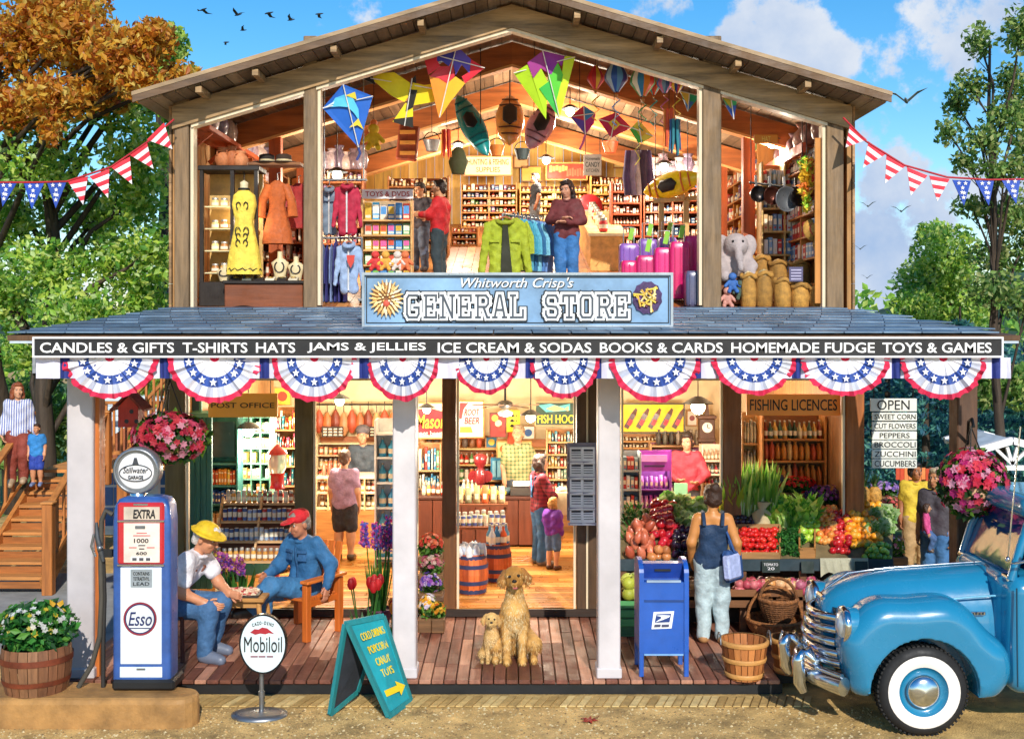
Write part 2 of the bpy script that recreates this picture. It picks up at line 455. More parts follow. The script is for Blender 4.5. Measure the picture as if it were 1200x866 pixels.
for x,y,rr,k in((915,40,.044,1),(965,70,.026,1),(872,45,.024,1),(1040,215,.036,.85),(1090,255,.04,.85),(1015,300,.05,1),(1160,225,.035,.7),(1130,40,.06,.55),(1060,50,.03,.4),(995,170,.03,.7),(1060,350,.07,.9),(30,470,.2,.4),(760,20,.03,.25),(420,24,.03,.3)):
 vd=node('ShaderNodeVectorMath',operation='DISTANCE'); L.new(tc.outputs['Generated'],vd.inputs[0]); vd.inputs[1].default_value=cdir(x,y)
 q=math_('MULTIPLY',math_('SUBTRACT',1.0,math_('DIVIDE',vd.outputs['Value'],rr*1.25)),k)
 q=math_('MAXIMUM',q,0)
 tot=q if tot is None else math_('MAXIMUM',tot,q)
dn=math_('ADD',math_('MULTIPLY',tot,1.5),math_('MULTIPLY',math_('SUBTRACT',n1.outputs[0],.52),2.6))
dn=math_('MULTIPLY',math_('GREATER_THAN',tot,.001),dn)
mr=node('ShaderNodeMapRange',interpolation_type='SMOOTHSTEP'); mr.inputs['From Min'].default_value=.18; mr.inputs['From Max'].default_value=.62; L.new(dn,mr.inputs[0])
cr=node('ShaderNodeMapRange'); cr.inputs['From Min'].default_value=.3; cr.inputs['From Max'].default_value=.7; L.new(n2.outputs[0],cr.inputs[0])
cc=node('ShaderNodeMix',data_type='RGBA'); L.new(cr.outputs[0],cc.inputs[0]); cc.inputs[6].default_value=(1.7,2.4,3.6,1); cc.inputs[7].default_value=(3.7,3.9,4.2,1)
mx=node('ShaderNodeMix',data_type='RGBA'); L.new(mr.outputs[0],mx.inputs[0]); L.new(hs.outputs[0],mx.inputs[6]); L.new(cc.outputs[2],mx.inputs[7])
L.new(mx.outputs[2],bg.inputs[0]); bg.inputs[1].default_value=.15
vs=scene.view_settings; vs.view_transform='Standard'; vs.look='None'; vs.gamma=1; vs.exposure=.58
scene.cycles.max_bounces=6; scene.cycles.sample_clamp_indirect=5; scene.cycles.use_denoising=True
# ================================================================ ground
def sheet(name,x0,x1,y0,y1,z,mat,kind='structure',nx=1,ny=1,rough=0):
 vs=[]; fs=[]
 for j in range(ny+1):
  for i in range(nx+1):vs.append((x0+(x1-x0)*i/nx,y0+(y1-y0)*j/ny,z+(rnd.random()-.5)*rough))
 for j in range(ny):
  for i in range(nx):a=j*(nx+1)+i; fs.append((a,a+1,a+nx+2,a+nx+1))
 b=MB(); b.add(vs,fs,mat); o=b.build(name); return tag(o,kind=kind)
GZ=-.15
gm=M('#c9a566',r=.95,v=.42,s=3.2,b=.9,bs=55)
sheet('ground',-600,600,-60,900,GZ,gm)
gb=MB(); pm=M(['#cfb27a', '#a88a58', '#dcc798', '#8a7048', '#bc9a62'],r=.9,v=.2,s=20)
for i in range(5200):
 x=rnd.uniform(-4.6,3.4); y=rnd.uniform(-1.9,-.36); r_=rnd.uniform(.006,.017)
 gb.add([(x-r_,y,GZ),(x,y-r_,GZ),(x+r_,y,GZ),(x,y+r_,GZ),(x+r_*.2,y,GZ+r_*.8)],[(0,1,4),(1,2,4),(2,3,4),(3,0,4)],pm)
tag(gb.build('gravel'),kind='stuff')
pb=MB(); pv=M(['#c2a468', '#b5965c', '#cdb277', '#a98a52'],r=.85,v=.22,s=9,b=.4)  # path strip whose sun streaks are shaped as pale slanted slabs
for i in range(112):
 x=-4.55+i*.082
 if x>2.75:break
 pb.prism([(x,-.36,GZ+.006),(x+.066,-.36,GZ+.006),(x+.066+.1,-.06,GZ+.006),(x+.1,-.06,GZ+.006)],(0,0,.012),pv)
tag(pb.build('sun_streak_slabs'),kind='structure')
sheet('paved_path',-9.5,-4.6,1.2,5.6,GZ+.004,M('#8f8f8c',r=.9,v=.25,s=2,b=.3))
ib=MB(); im=M('#b5864c',r=.85,v=.28,s=4,b=.35,bs=30)
pts=[(-6.2,-.95),(-3.15,-.95)]+[(-3.02+.17*math.sin(a),-.78-.17*math.cos(a))for a in np.linspace(.1,math.pi-.1,8)]+[(-3.15,-.56),(-4.45,-.36),(-6.2,-.36)]
def inset(p,c,k):return[(c[0]+(a-c[0])*k[0],c[1]+(b-c[1])*k[1])for a,b in p]
cen=(-4.6,-.66); rings=[(1,1,GZ),(1,1,.07),(.995,.95,.105),(.985,.86,.12)]
vs_=[]; n_=len(pts)
for kx,ky,z in rings:vs_+=[(a,b,z)for a,b in inset(pts,cen,(kx,ky))]
ib.add(vs_,[(r_*n_+i,r_*n_+(i+1)%n_,(r_+1)*n_+(i+1)%n_,(r_+1)*n_+i)for r_ in range(3)for i in range(n_)]+[tuple(range(3*n_,4*n_))],im)
tag(ib.build('pump_island_kerb'),kind='structure')
# ================================================================ the store
YW=2.5
ST=thing('general_store', 'two-storey wooden general store with open gabled upper floor and roofed porch', 'building',(0,YW,GZ))
POST=wood('#8d7150',2,4,.34); POSTL=wood('#e2cfae',2,4,.12); DKW=wood('#5a3f26',2,4,.3); ORW=wood('#c06a28',2,4,.28)
TAN=wood('#a5845a',0,3,.45)
db=MB(); dk=M(['#8a5340', '#74432f', '#9a6650', '#6b3d2e', '#a8775f'],r=.62,v=.3,s=3,b=.35,k='wood',ax=1)
i=0; x=-4.45
while x<4.85:
 y0=.36 if x>2.62 else 0
 cut=[y0,y0+rnd.uniform(.35,.9),y0+rnd.uniform(1.3,1.9),2.46]
 for a,b_ in zip(cut,cut[1:]):db.box((x+.06,(a+b_)/2,-.02),(.112,b_-a-.006,.04),dk,bev=.006)
 x+=.122
db.build('porch_deck',ST)
sk=MB(); sk.box((-.9,.05,-.095),(7.06,.03,.1),BLACK); sk.box((2.64,.21,-.095),(.03,.3,.1),BLACK); sk.box((3.75,.4,-.095),(2.2,.03,.1),BLACK); sk.build('deck_gap_shade',ST)  # black boards stand in for the shade of the gap beneath the deck
fb=MB(); fl=M(['#c98d45', '#b5762f', '#d9a259', '#a86c2c', '#c47f38'],r=.3,v=.28,s=2.5,b=.12,k='wood',ax=0)
y=2.52
while y<8.2:
 x=-4.0
 while x<4.0:
  l_=min(rnd.uniform(1.2,2.6),4.0-x); fb.box((x+l_/2,y+.06,.08),(l_-.005,.116,.04),fl,bev=.004); x+=l_
 y+=.122
fb.build('shop_floor',ST)
rb=MB(); rb.box((0,2.485,.047),(8.0,.03,.086),wood('#33241a',0)); rb.build('threshold',ST)
PW=M('#cac3c4',r=.5,v=.12,s=1.6,b=.1)
def porch_post(x0,x1,Y,mat,side=None):
 b=MB(); a=X(x0,Y); c=X(x1,Y); b.box(((a+c)/2,Y+.12,1.6),(c-a,.24,3.2),mat,bev=.012)
 b.box(((a+c)/2,Y+.12,.05),(c-a+.03,.27,.1),mat,bev=.01)
 return b.build('porch_post',ST)
porch_post(78,109,.06,PW); porch_post(460,487,.06,PW); porch_post(701,727,.06,PW); porch_post(1122,1146,.4,wood('#63442f',2))
MB().box((X(113.5,.12),.2,1.6),(.05,.16,3.2),ORW).build('post_lit_side',ST)  # sunlit side of the post, put in as an orange strip
def wpost(x0,x1,mat,dep=.22,Y=YW):
 b=MB(); a=X(x0,Y); c=X(x1,Y); b.box(((a+c)/2,Y+dep/2,1.52),(c-a,dep,3.0),mat,bev=.008); b.build('wall_post',ST)
OLV=wood('#6d5a2e',2,4,.25)
wpost(193,216,OLV); wpost(345,366,OLV); wpost(518,534,wood('#7a4a22',2)); wpost(676,687,DKW); wpost(689.5,702,DKW); wpost(848,869,wood('#8e562c',2)); wpost(992,1013,wood('#b3682f',2))
for x in(219,368,488.5,536.5,673.5,688.2,729.5,846,989.5):
 b=MB(); b.box((X(x,YW),YW+.05,1.5),(.026,.06,2.9),POSTL); b.build('window_frame',ST)
for x0,x1 in((221,343),(370,486),(732,844),(871,987)):
 b=MB(); b.pbox(x0,x1,441,446,YW,.06,POSTL); b.build('window_frame',ST)
b=MB(); b.box((0,YW+.1,2.98),(8.2,.22,.2),DKW); b.build('header_beam',ST)
CRM=M('#dcc9a0',r=.8,v=.12,s=3)
b=MB(); b.box((0,8.25,1.4),(8.1,.08,3.1),CRM); b.build('wall',ST)
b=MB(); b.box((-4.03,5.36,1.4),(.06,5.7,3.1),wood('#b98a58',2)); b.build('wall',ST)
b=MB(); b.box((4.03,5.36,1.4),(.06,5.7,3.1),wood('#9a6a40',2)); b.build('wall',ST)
b=MB(); b.box((0,5.36,2.96),(8.0,5.66,.05),M('#e8dcc0',r=.8)); b.build('ceiling',ST)
AF,AZ0,AZ1=-.42,3.37,3.66
def arow(t):
 y_=AF+(YW-.02-AF)*t
 return y_,AZ0+(AZ1-AZ0)*t,-4.75+.72*t,4.78-.8*t
ab=MB(); am=M(['#5f7890', '#526a82', '#6d869e', '#5a6e82', '#7890a6'],r=.42,v=.2,s=4,b=.2,metal=.25)
nrow=9
for r_ in range(nrow):
 ya,za,xa,xb=arow(r_/nrow); yb,zb,xc,xd=arow((r_+1)/nrow+.012)
 n_=26
 for c in range(n_):
  o=(.5 if r_%2 else 0)
  f0=max(0,(c+o-.5)/n_); f1=min(1,(c+o+.5)/n_-.0012)
  if f1<=f0:continue
  ab.prism([(xa+(xb-xa)*f0,ya,za+.022),(xa+(xb-xa)*f1,ya,za+.022),(xc+(xd-xc)*f1,yb,zb+.006),(xc+(xd-xc)*f0,yb,zb+.006)],(0,0,.012),am)
AW=ab.build('awning_roof',ST)
b=MB(); y0,z0,xa,xb=arow(0); y1,z1,xc,xd=arow(1)
b.prism([(xa,y0,z0-.05),(xb,y0,z0-.05),(xd,y1,z1-.05),(xc,y1,z1-.05)],(0,0,.05),DKW); b.build('awning_deck',ST)
b=MB(); b.box((.02,-.4,3.33),(9.5,.03,.07),M('#b9c6d2',r=.4)); b.build('gutter',ST)
b=MB(); b.box((.05,-.28,3.16),(9.2,.1,.3),wood('#8a8f96',0)); b.build('awning_beam',ST)
for x in(-4.4,4.5):
 b=MB(); b.box((x,1.1,3.18),(.08,2.7,.26),DKW); b.build('awning_beam',ST)
for x0,x1 in((205,222),(356,372),(823,845),(968,988)):
 b=MB(); a=X(x0,YW); c=X(x1,YW); b.box(((a+c)/2,YW+.1,5.2 if x0 in(356,823)else 4.9),(c-a,.26,3.4 if x0 in(356,823)else 2.62),POST,bev=.01); b.build('upper_post',ST)
for x in(225,374,821,965.5):
 b=MB(); b.box((X(x,YW),YW+.08,5.15 if x in(374,821)else 4.8),(.036,.16,2.9 if x in(374,821)else 2.4),POSTL); b.build('opening_trim',ST)
ZA,ZE,XE=Z(7,YW),Z(126,YW),X(203,YW)
SLP=(ZA-ZE)/-XE
for sx in(-1,1):
 b=MB(); h_=.27
 b.prism([(0,YW-.06,ZA-h_),(0,YW-.06,ZA),(sx*-XE,YW-.06,ZE),(sx*-XE,YW-.06,ZE-h_)],(0,.2,0),TAN); b.build('gable_beam',ST)
 b=MB(); b.prism([(0,YW-.03,ZA-h_-.04),(0,YW-.03,ZA-h_-.002),(sx*-(XE+.22),YW-.03,ZE-h_+.22*SLP-.002),(sx*-(XE+.22),YW-.03,ZE-h_+.22*SLP-.04)],(0,.15,0),POSTL); b.build('opening_trim',ST)
RE=4.3; RF=2.0; RB=11.5; rt=.02
def roofz(x):return ZA+.035-SLP*abs(x)
SOF=0; RSH=M(['#5c5148', '#6a5e52', '#4c433c'],r=.8,v=.2,s=4)
for sx in(-1,1):
 b=MB()
 n_=30
 for i in range(n_):
  x0=RE*i/n_; x1=RE*(i+1)/n_-.008
  b.prism([(sx*x0,RF,roofz(x0)),(sx*x1,RF,roofz(x1)),(sx*x1,RB,roofz(x1)),(sx*x0,RB,roofz(x0))],(0,0,.03),wood(['#8a7258', '#77624c', '#9c8468', '#6b5843'],1,3,.3))
 b.build('ceiling_boards',ST)
 b=MB(); b.prism([(0,RF-.03,roofz(0)+.03),(sx*RE*1.005,RF-.03,roofz(RE)+.03),(sx*RE*1.005,RB,roofz(RE)+.03),(0,RB,roofz(0)+.03)],(0,0,.09),RSH); b.build('roof',ST)
 b=MB(); b.prism([(0,RF-.05,roofz(0)+.0),(sx*RE*1.01,RF-.05,roofz(RE)),(sx*RE*1.01,RF-.05,roofz(RE)+.075),(0,RF-.05,roofz(0)+.075)],(0,.02,0),wood('#6a5038',0,3,.3)); b.build('barge_board',ST)
 b=MB(); b.prism([(0,RF-.055,roofz(0)+.076),(sx*RE*1.012,RF-.055,roofz(RE)+.076),(sx*RE*1.012,RF-.055,roofz(RE)+.122),(0,RF-.055,roofz(0)+.122)],(0,.025,0),wood('#a58a68',0,3,.3)); b.build('roof_edging',ST)
 for x in(1.05,2.05,2.95,3.6)if sx<0 else(.75,1.7,2.6,3.4):
  b=MB(); b.box((sx*x,2.2,roofz(x)-.05),(.07,.4,.07),TAN); b.build('purlin_end',ST)
for Yr in(4.3,6.9,9.6):
 b=MB(); h_=.3; e=3.95
 for sx in(-1,1):
  b.prism([(0,Yr,roofz(0)-.03-h_),(0,Yr,roofz(0)-.03),(sx*e,Yr,roofz(e)-.03),(sx*e,Yr,roofz(e)-.03-h_)],(0,.16,0),wood('#a85f2c',0,3,.3))
  b.prism([(0,Yr-.004,roofz(0)-.035-h_-.03),(0,Yr-.004,roofz(0)-.03-h_),(sx*e,Yr-.004,roofz(e)-.03-h_),(sx*e,Yr-.004,roofz(e)-.035-h_-.03)],(0,.17,0),wood('#e3a868',0,3,.2))
 b.build('rafter',ST)
for x,Yr in((-3.2,4.4),(3.2,4.4),(-3.3,6.98),(3.3,6.98)):
 b=MB(); b.box((x,Yr+.02,(UF(Yr)+roofz(x))/2),(.16,.15,roofz(x)-UF(Yr)-.3),wood('#a84f1f',2,3,.28)); b.build('inner_post',ST)
ub=MB(); um=M(['#b9773c', '#a5642c', '#c98b50', '#96592a'],r=.4,v=.28,s=2.5,b=.15,k='wood',ax=1)
x=-4.0
while x<3.99:
 ys=[YW,YW+rnd.uniform(1,2.5),YW+rnd.uniform(3.5,5),YW+rnd.uniform(6,7),11.25]
 for a,b_ in zip(ys,ys[1:]):
  ub.prism([(x,a+.003,UF(a)),(x+.137,a+.003,UF(a)),(x+.137,b_,UF(b_)),(x,b_,UF(b_))],(0,0,-.05),um)
 x+=.142
ub.build('upper_floor',ST)
b=MB(); wl=wood(['#d9a84e', '#c8923c', '#e3ba64', '#b98434'],2,3,.25)
for i in range(48):
 x=-4.0+i*8/48; xm=x+.083
 b.box((xm,11.3,(5.2+roofz(abs(xm)))/2-.05),(.16,.06,roofz(abs(xm))-5.2),wl)
b.build('upper_wall',ST)
for sx in(-1,1):
 b=MB(); n_=40
 for i in range(n_):
  ya=YW+.02+(11.26-YW)*i/n_; yb=YW+.01+(11.26-YW)*(i+1)/n_
  b.box((sx*4.02,(ya+yb)/2,(UF(ya)-.3+roofz(4.02))/2),(.05,yb-ya-.004,roofz(4.02)-UF(ya)+.3),wood(['#b98a50', '#a87840', '#c79a60'],2,3,.28))
 b.build('upper_wall',ST)
for sx in(-1,1):
 b=MB()
 for i in range(26):b.box((sx*4.085,6.9,.0+i*.24),(.03,8.7,.235),wood('#a07c55',1,3,.3))
 b.build('cladding',ST)
 # ================================================================ lamps that the photo shows lit
BULB=M('#fff0cf',em=9,v=0)
def lamp(px,py,Y,label,top,watts,rad=.07,col=(1,.87,.68)):
 p=W(px,py,Y); o=thing('hanging_lamp',label, 'lamp',p)
 b=MB(); b.tube([p+Vector((0,0,rad)),(p.x,p.y,top)],.008,BLACK,5); b.build('cord',o)
 b=MB(); b.lathe([(rad*.5,rad*1.5),(rad*.9,rad*1.3),(rad*2.1,rad*.55),(rad*2.2,rad*.5),(rad*.85,rad*1.25)],M('#4a4d50',r=.35,metal=.5),p,18,cap=False); b.build('lamp_shade',o)
 b=MB(); b.ball(p,rad,BULB,14,10); b.build('bulb',o)
 l=bpy.data.lights.new('lamp_glow', 'POINT'); l.energy=watts; l.color=col; l.shadow_soft_size=.12
 lo=bpy.data.objects.new('lamp_glow',l); COL.objects.link(lo); lo.location=p+Vector((0,-.02,-rad-.14))
lamp(640,188,9.3, 'lit hanging lamp beside the hanging candy sign',roofz(.6),126)
lamp(537,172,9.0, 'lit hanging lamp over the wooden bookcase behind the shoppers',roofz(.9),126)
lamp(668,131,6.2, 'lit hanging lamp behind the blue and red kite',roofz(.9),126)
lamp(395,205,5.2, 'lit hanging lamp near the clothes racks under the sloping boards',roofz(2.5),92)
lamp(778,196,6.0, 'lit hanging lamp above the yellow kayak rack',roofz(2.2),92)
lamp(286,240,2.95, 'lit lamp inside the tall dark display case',5.4,5,.035)
lamp(905,168,4.4, 'lit hanging lamp above the grocery wall of the upper floor',roofz(3.0),59)
lamp(622,489,5.0, 'lit hanging lamp under the ceiling fan beside the fish hook sign',2.9,177)
lamp(818,477,5.0, 'lit hanging lamp beside the long case clock',2.9,177,.1)
lamp(291,505,4.0, 'lit oval hanging lamp in front of the teal pigeonholes',2.9,48,.08)
lamp(398,470,5.6, 'lit hanging lamp over the meat counter',2.9,187)
lamp(500,480,6.0, 'lit hanging lamp above the end of the shop counter',2.9,50,.06)
# ================================================================ signs on the building
def letters(strokes_text,x0,x1,y0,y1,Y,parent):
 """slab-serif block letters drawn as strokes in three layers"""
 G={'G':[[(1,.75),(1,.85),(.85,1),(.15,1),(0,.85),(0,.15),(.15,0),(.85,0),(1,.15),(1,.45),(.6,.45)],[(1,.7),(1,.98)]], 'E':[[(.0,0),(1,0),(1,.25)],[(0,1),(1,1),(1,.75)],[(.15,0),(.15,1)],[(.15,.5),(.7,.5)],[(.7,.38),(.7,.62)]], 'N':[[(.1,0),(.1,1),(.9,0),(.9,1)],[(-.08,0),(.28,0)],[(.72,1),(1.08,1)],[(-.08,1),(.12,1)]], 'R':[[(.12,0),(.12,1)],[(-.05,0),(.32,0)],[(-.05,1),(.8,1),(1,.86),(1,.62),(.8,.48),(.12,.48)],[(.6,.48),(.92,0),(1.1,0)]], 'A':[[(.08,0),(.42,1),(.58,1),(.92,0)],[(.2,.34),(.8,.34)],[(-.08,0),(.26,0)],[(.74,0),(1.08,0)]], 'L':[[(.14,0),(.14,1)],[(-.05,1),(.36,1)],[(-.05,0),(1,0),(1,.34)]], 'S':[[(1,.72),(1,.85),(.85,1),(.15,1),(0,.85),(0,.65),(.15,.52),(.85,.48),(1,.35),(1,.15),(.85,0),(.15,0),(0,.15),(0,.28)]], 'T':[[(.5,0),(.5,1)],[(0,.72),(0,1),(1,1),(1,.72)],[(.28,0),(.72,0)]], 'O':[[(.15,0),(.85,0),(1,.15),(1,.85),(.85,1),(.15,1),(0,.85),(0,.15),(.15,0)]]}
 a=W(x0,y1,Y); c=W(x1,y0,Y); n=len(strokes_text); cw=(c.x-a.x)/n; H=c.z-a.z
 for nm,wd,mat,dy in(('letter_outline',.092,INK,0),('lettering',.066,M('#f2f2f0',r=.4,v=.03),-.012),('letter_inline',.018,M('#4a5058',r=.5),-.024)):
  b=MB(); kk=0
  for i,ch in enumerate(strokes_text):
   if ch==' ':continue
   for st in G[ch]:
    for p,q in zip(st,st[1:]):
     P=[Vector((a.x+cw*(i+.16+.68*u),Y+dy,a.z+H*(.1+.8*v)))for u,v in(p,q)]
     d=(P[1]-P[0]).normalized()*wd*.42; P=[P[0]-d,P[1]+d]
     sd=Vector((-d.z,0,d.x)).normalized()*wd/2
     kk+=1; b.prism([P[0]-sd,P[1]-sd,P[1]+sd,P[0]+sd],(0,-.005-.0006*(kk%9),0),mat)
  b.build(nm,parent)
YS=0.0
def frame_rect(b,x0,x1,y0,y1,Y,t,dep,mat):
 b.pbox(x0-t,x1+t,y0-t,y0,Y,dep,mat); b.pbox(x0-t,x1+t,y1,y1+t,Y,dep,mat)
 b.pbox(x0-t,x0,y0,y1,Y,dep,mat); b.pbox(x1,x1+t,y0,y1,Y,dep,mat)
sg=thing('store_sign', 'large blue sign with block letters standing on the porch roof', 'sign',W(607,383,.2))
b=MB(); b.pbox(427,786,322.5,381,.2,.06,M('#7fa3c4',r=.45,v=.3,s=1.3)); b.build('sign_board',sg)
b=MB(); frame_rect(b,427,786,322.5,381,.17,3,.1,M('#b9c3cc',r=.3,metal=.5)); frame_rect(b,430,783,325.5,378,.193,1,.02,INK); b.build('sign_frame',sg)
ptext(sg, "Whitworth Crisp's",541,673,326,341.5,.196,INK,shear=.3,bold=.008)
ptext(sg, "Whitworth Crisp's",540,672,325.3,340.8,.188,M('#f4f2ee',r=.4),shear=.3,bold=.004)
letters('GENERAL STORE',474,738,343,375,.19,sg)
for cx,cy,fc,bc in((453,350,['#f0d8a0', '#e8c078', '#f4e4c0', '#d8a860'], '#8a5a34'),(758.5,349,['#f0d04a', '#e8b848', '#f4e4a0'], '#4a3060')):
 b=MB(); c=W(cx,cy,.19); n_=24; L_=cx<600
 b.prism([(c.x+.14*math.cos(2*math.pi*i/n_)*(1+.08*(i%2)),c.y,c.z+.155*math.sin(2*math.pi*i/n_)*(1+.08*(i%2)))for i in range(n_)],(0,-.012,0),M(bc,r=.7,v=.4,s=30))
 if L_:
  for rg,n2 in((.035,7),(.07,13),(.105,19),(.135,24)):
   for i in range(n2):a=2*math.pi*(i+rg*7)/n2; b.tube([(c.x+math.cos(a)*q*rg,c.y-.02-.05*(.16-rg),c.z+math.sin(a)*q*rg*1.1)for q in(.72,1.0,1.28)],[.006,.013,.005],M(fc,v=.2),6)
  b.ball((c.x,c.y-.03,c.z-.05),(.035,.012,.035),M('#c8503a'),10,6)
 else:
  for i in range(13):
   a=2.4*i; r0=.02+.006*i; p=Vector((c.x+r0*math.cos(a),c.y-.025,c.z+r0*math.sin(a))); d=Vector((math.cos(a*.7+.5),0,math.sin(a*.7+.5)))*.075; sd=Vector((-d.z,0,d.x))*.25
   b.tube([p-d*.6,p+d],.011,M(fc,v=.2),6); b.tube([p+d*.3,p+d*.9+sd],.008,M(fc,v=.2),5)
  for i in range(14):a=rnd.uniform(0,6.28); q=rnd.uniform(.05,.13); b.ball((c.x+q*math.cos(a),c.y-.02,c.z+q*math.sin(a)),.014,M(['#8a5a9a', '#6a3a4a', '#c8963e'],v=.2),8,5)
 b.build('emblem',sg)
for x in(500,700):
 b=MB(); p=W(x,380,.26); b.beam(p,p+Vector((0,.5,-.03)),.04,.04,IRON); b.build('brace',sg)
fs=thing('fascia_sign', 'long black sign with white lettering along the porch roof edge', 'sign',W(607,418,-.45))
b=MB(); b.pbox(40,1174,397,417,-.46,.04,M('#1b1a1c',r=.5,v=.2)); b.build('sign_board',fs)
b=MB(); frame_rect(b,40,1174,397,417,-.475,2.2,.06,WHITE); b.build('sign_frame',fs)
for s_,x0,x1 in(('CANDLES & GIFTS',47,204),('T-SHIRTS',214,290),('HATS',300,346),('JAMS & JELLIES',360,499),('ICE CREAM & SODAS',513,693),('BOOKS & CARDS',703,847),('HOMEMADE FUDGE',857,1025),('TOYS & GAMES',1034,1162)):
 ptext(fs,s_,x0,x1,401.5,413.5,-.463,M('#f4f2f0',r=.45,v=.02),bold=.014)
va=MB(); vm=[M('#d4d2e6',r=.85,v=.08),M('#20307c',r=.85,v=.12)]
x=42; i=0
while x<1184:
 wd=28 if i%2==0 else 11
 pts=[]
 for k_ in range(5):
  xx=min(x+wd*k_/4,1184); pts.append((xx,.012*math.sin(k_*1.57+i)))
 top=Z(419,-.4); bot=Z(443.5,-.4)
 vs_=[(X(p,-.4),-.395+q,top)for p,q in pts]+[(X(p,-.4),-.395+q*1.6,bot)for p,q in pts]
 va.add(vs_+[(a,y_+.006,z_)for a,y_,z_ in vs_],[(k_,k_+1,k_+6,k_+5)for k_ in range(4)]+[(10+k_,15+k_,16+k_,11+k_)for k_ in range(4)]+[(5+k_,6+k_,16+k_,15+k_)for k_ in range(4)],vm[i%2]); x+=wd; i+=1
solo('valance',va, 'blue and white striped cloth valance hanging along the porch eave', 'valance')
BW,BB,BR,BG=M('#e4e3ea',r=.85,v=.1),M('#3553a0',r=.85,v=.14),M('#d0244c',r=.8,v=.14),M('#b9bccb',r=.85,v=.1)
def star(b,c,u,w_,r_,d,mat):
 pts=[]
 for i in range(10):
  a=math.pi/2+i*math.pi/5; q=r_ if i%2==0 else r_*.42
  pts.append(Vector(c)+Vector(u)*q*math.cos(a)+Vector(w_)*q*math.sin(a))
 b.prism(pts,d,mat)
def bunting_mesh(w0):
 b=MB(); nP=36; rs=[(.03,.1,BR),(.1,.44,BW),(.44,.66,BB),(.66,.88,None),(.88,1.0,BR)]
 for r0,r1,m in rs:
  for k_ in range(nP):
   vs_=[]
   for r_ in(r0,r1):
    for j in(k_,k_+1):
     a=math.pi*j/nP; z=(.035 if j%2 else-.022)*r_*(1+.5*math.sin(j*w0))+.05*math.sin(j*.37*w0+1)*r_
     rr=r_*(1+(.025*math.sin(j*w0*.8)if r_==1 else 0))
     vs_.append((-math.cos(a)*rr,z-.05*math.sin(a)*r_,-math.sin(a)*rr*.86))
   vs_+=[(p[0],p[1]+.006,p[2])for p in vs_]
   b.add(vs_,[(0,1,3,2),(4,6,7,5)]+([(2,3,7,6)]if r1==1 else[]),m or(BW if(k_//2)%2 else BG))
 for k_ in range(7):
  a=math.pi*(k_+.5)/7; r_=.55
  c=Vector((-math.cos(a)*r_,-.05*math.sin(a)*r_-.035,-math.sin(a)*r_*.86))
  star(b,c,(1,0,0),(0,0,1),.085,(0,-.008,0),M('#f1f1f4',r=.8,v=.03))
 return b.mesh('bunting')
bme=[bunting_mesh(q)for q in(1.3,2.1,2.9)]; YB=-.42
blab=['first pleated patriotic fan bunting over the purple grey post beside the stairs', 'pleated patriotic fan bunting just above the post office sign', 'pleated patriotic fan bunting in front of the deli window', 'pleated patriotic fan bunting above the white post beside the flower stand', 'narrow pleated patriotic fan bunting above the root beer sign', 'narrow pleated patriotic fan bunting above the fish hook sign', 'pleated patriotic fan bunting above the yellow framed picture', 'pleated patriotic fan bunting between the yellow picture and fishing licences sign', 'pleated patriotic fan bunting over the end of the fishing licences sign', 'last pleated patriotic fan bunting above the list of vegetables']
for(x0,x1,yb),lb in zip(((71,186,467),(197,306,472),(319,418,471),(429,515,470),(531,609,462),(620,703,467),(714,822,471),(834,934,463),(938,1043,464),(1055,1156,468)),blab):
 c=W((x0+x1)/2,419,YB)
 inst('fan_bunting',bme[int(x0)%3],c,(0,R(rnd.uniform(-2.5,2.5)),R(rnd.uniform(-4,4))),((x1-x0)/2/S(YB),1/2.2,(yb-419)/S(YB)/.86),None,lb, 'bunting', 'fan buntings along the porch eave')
def pennants(label,pts,tris,Y):
 o=thing('pennant_string',label, 'bunting',W(*pts[0],Y))
 b=MB(); b.tube([W(p[0],p[1],Y)for p in pts],.012,M('#b0202c'),5); b.build('cord',o)
 for(xa,ya,xb,yb,xc,yc,st)in tris:
  b=MB(); A,B,C=Vector(W(xa,ya,Y)),Vector(W(xb,yb,Y)),Vector(W(xc,yc,Y)); C.y-=.07
  n_=6 if st else 1
  for i in range(n_):
   t0,t1=i/n_,(i+1)/n_
   q=[A.lerp(C,t0),B.lerp(C,t0),B.lerp(C,t1),A.lerp(C,t1)]
   if t1>.999:q=q[:3]
   b.prism(q,(0,.008,0),(M('#d62f3f',r=.8)if i%2==0 else M('#f0e6e8',r=.8))if st else M('#2148a6',r=.8,v=.12))
  if not st:
   for u,v_ in((.3,.12),(.7,.12),(.5,.3),(.4,.48),(.62,.5),(.5,.68)):
    p=A.lerp(B,u).lerp(C,v_)+Vector((0,-.006,0)); star(b,p,(1,0,0),(0,0,1),.028,(0,-.004,0),WHITE)
  b.build('pennant',o)
pennants('string of red striped and blue starred pennants tied to the store beside the autumn tree',[(-30,217),(2,214),(40,214),(78,213),(130,196),(175,165),(204,140)],[(-30,217,-6,216,-18,246,0),(-2,214,20,214,6,243,0),(28,215,52,214,40,246,0),(55,214,78,213,68,245,0),(79,212,103,207,100,241,1),(105,207,128,198,129,233,1),(130,196,152,184,157,217,1),(152,182,172,167,182,199,1),(172,164,192,144,204,176,1)],2.2)
pennants('string of red striped and blue starred pennants tied to the store beside the clouds',[(988,138),(1015,166),(1060,194),(1110,208),(1160,211),(1220,210)],[(996,147,1016,164,989,174,1),(1018,166,1038,181,1009,198,1),(1039,182,1062,194,1035,216,1),(1063,196,1087,206,1065,230,1),(1089,206,1113,210,1096,237,1),(1116,211,1138,212,1127,242,0),(1143,212,1165,211,1156,242,0),(1173,210,1196,209,1188,240,0),(1201,210,1222,209,1212,240,0)],2.2)
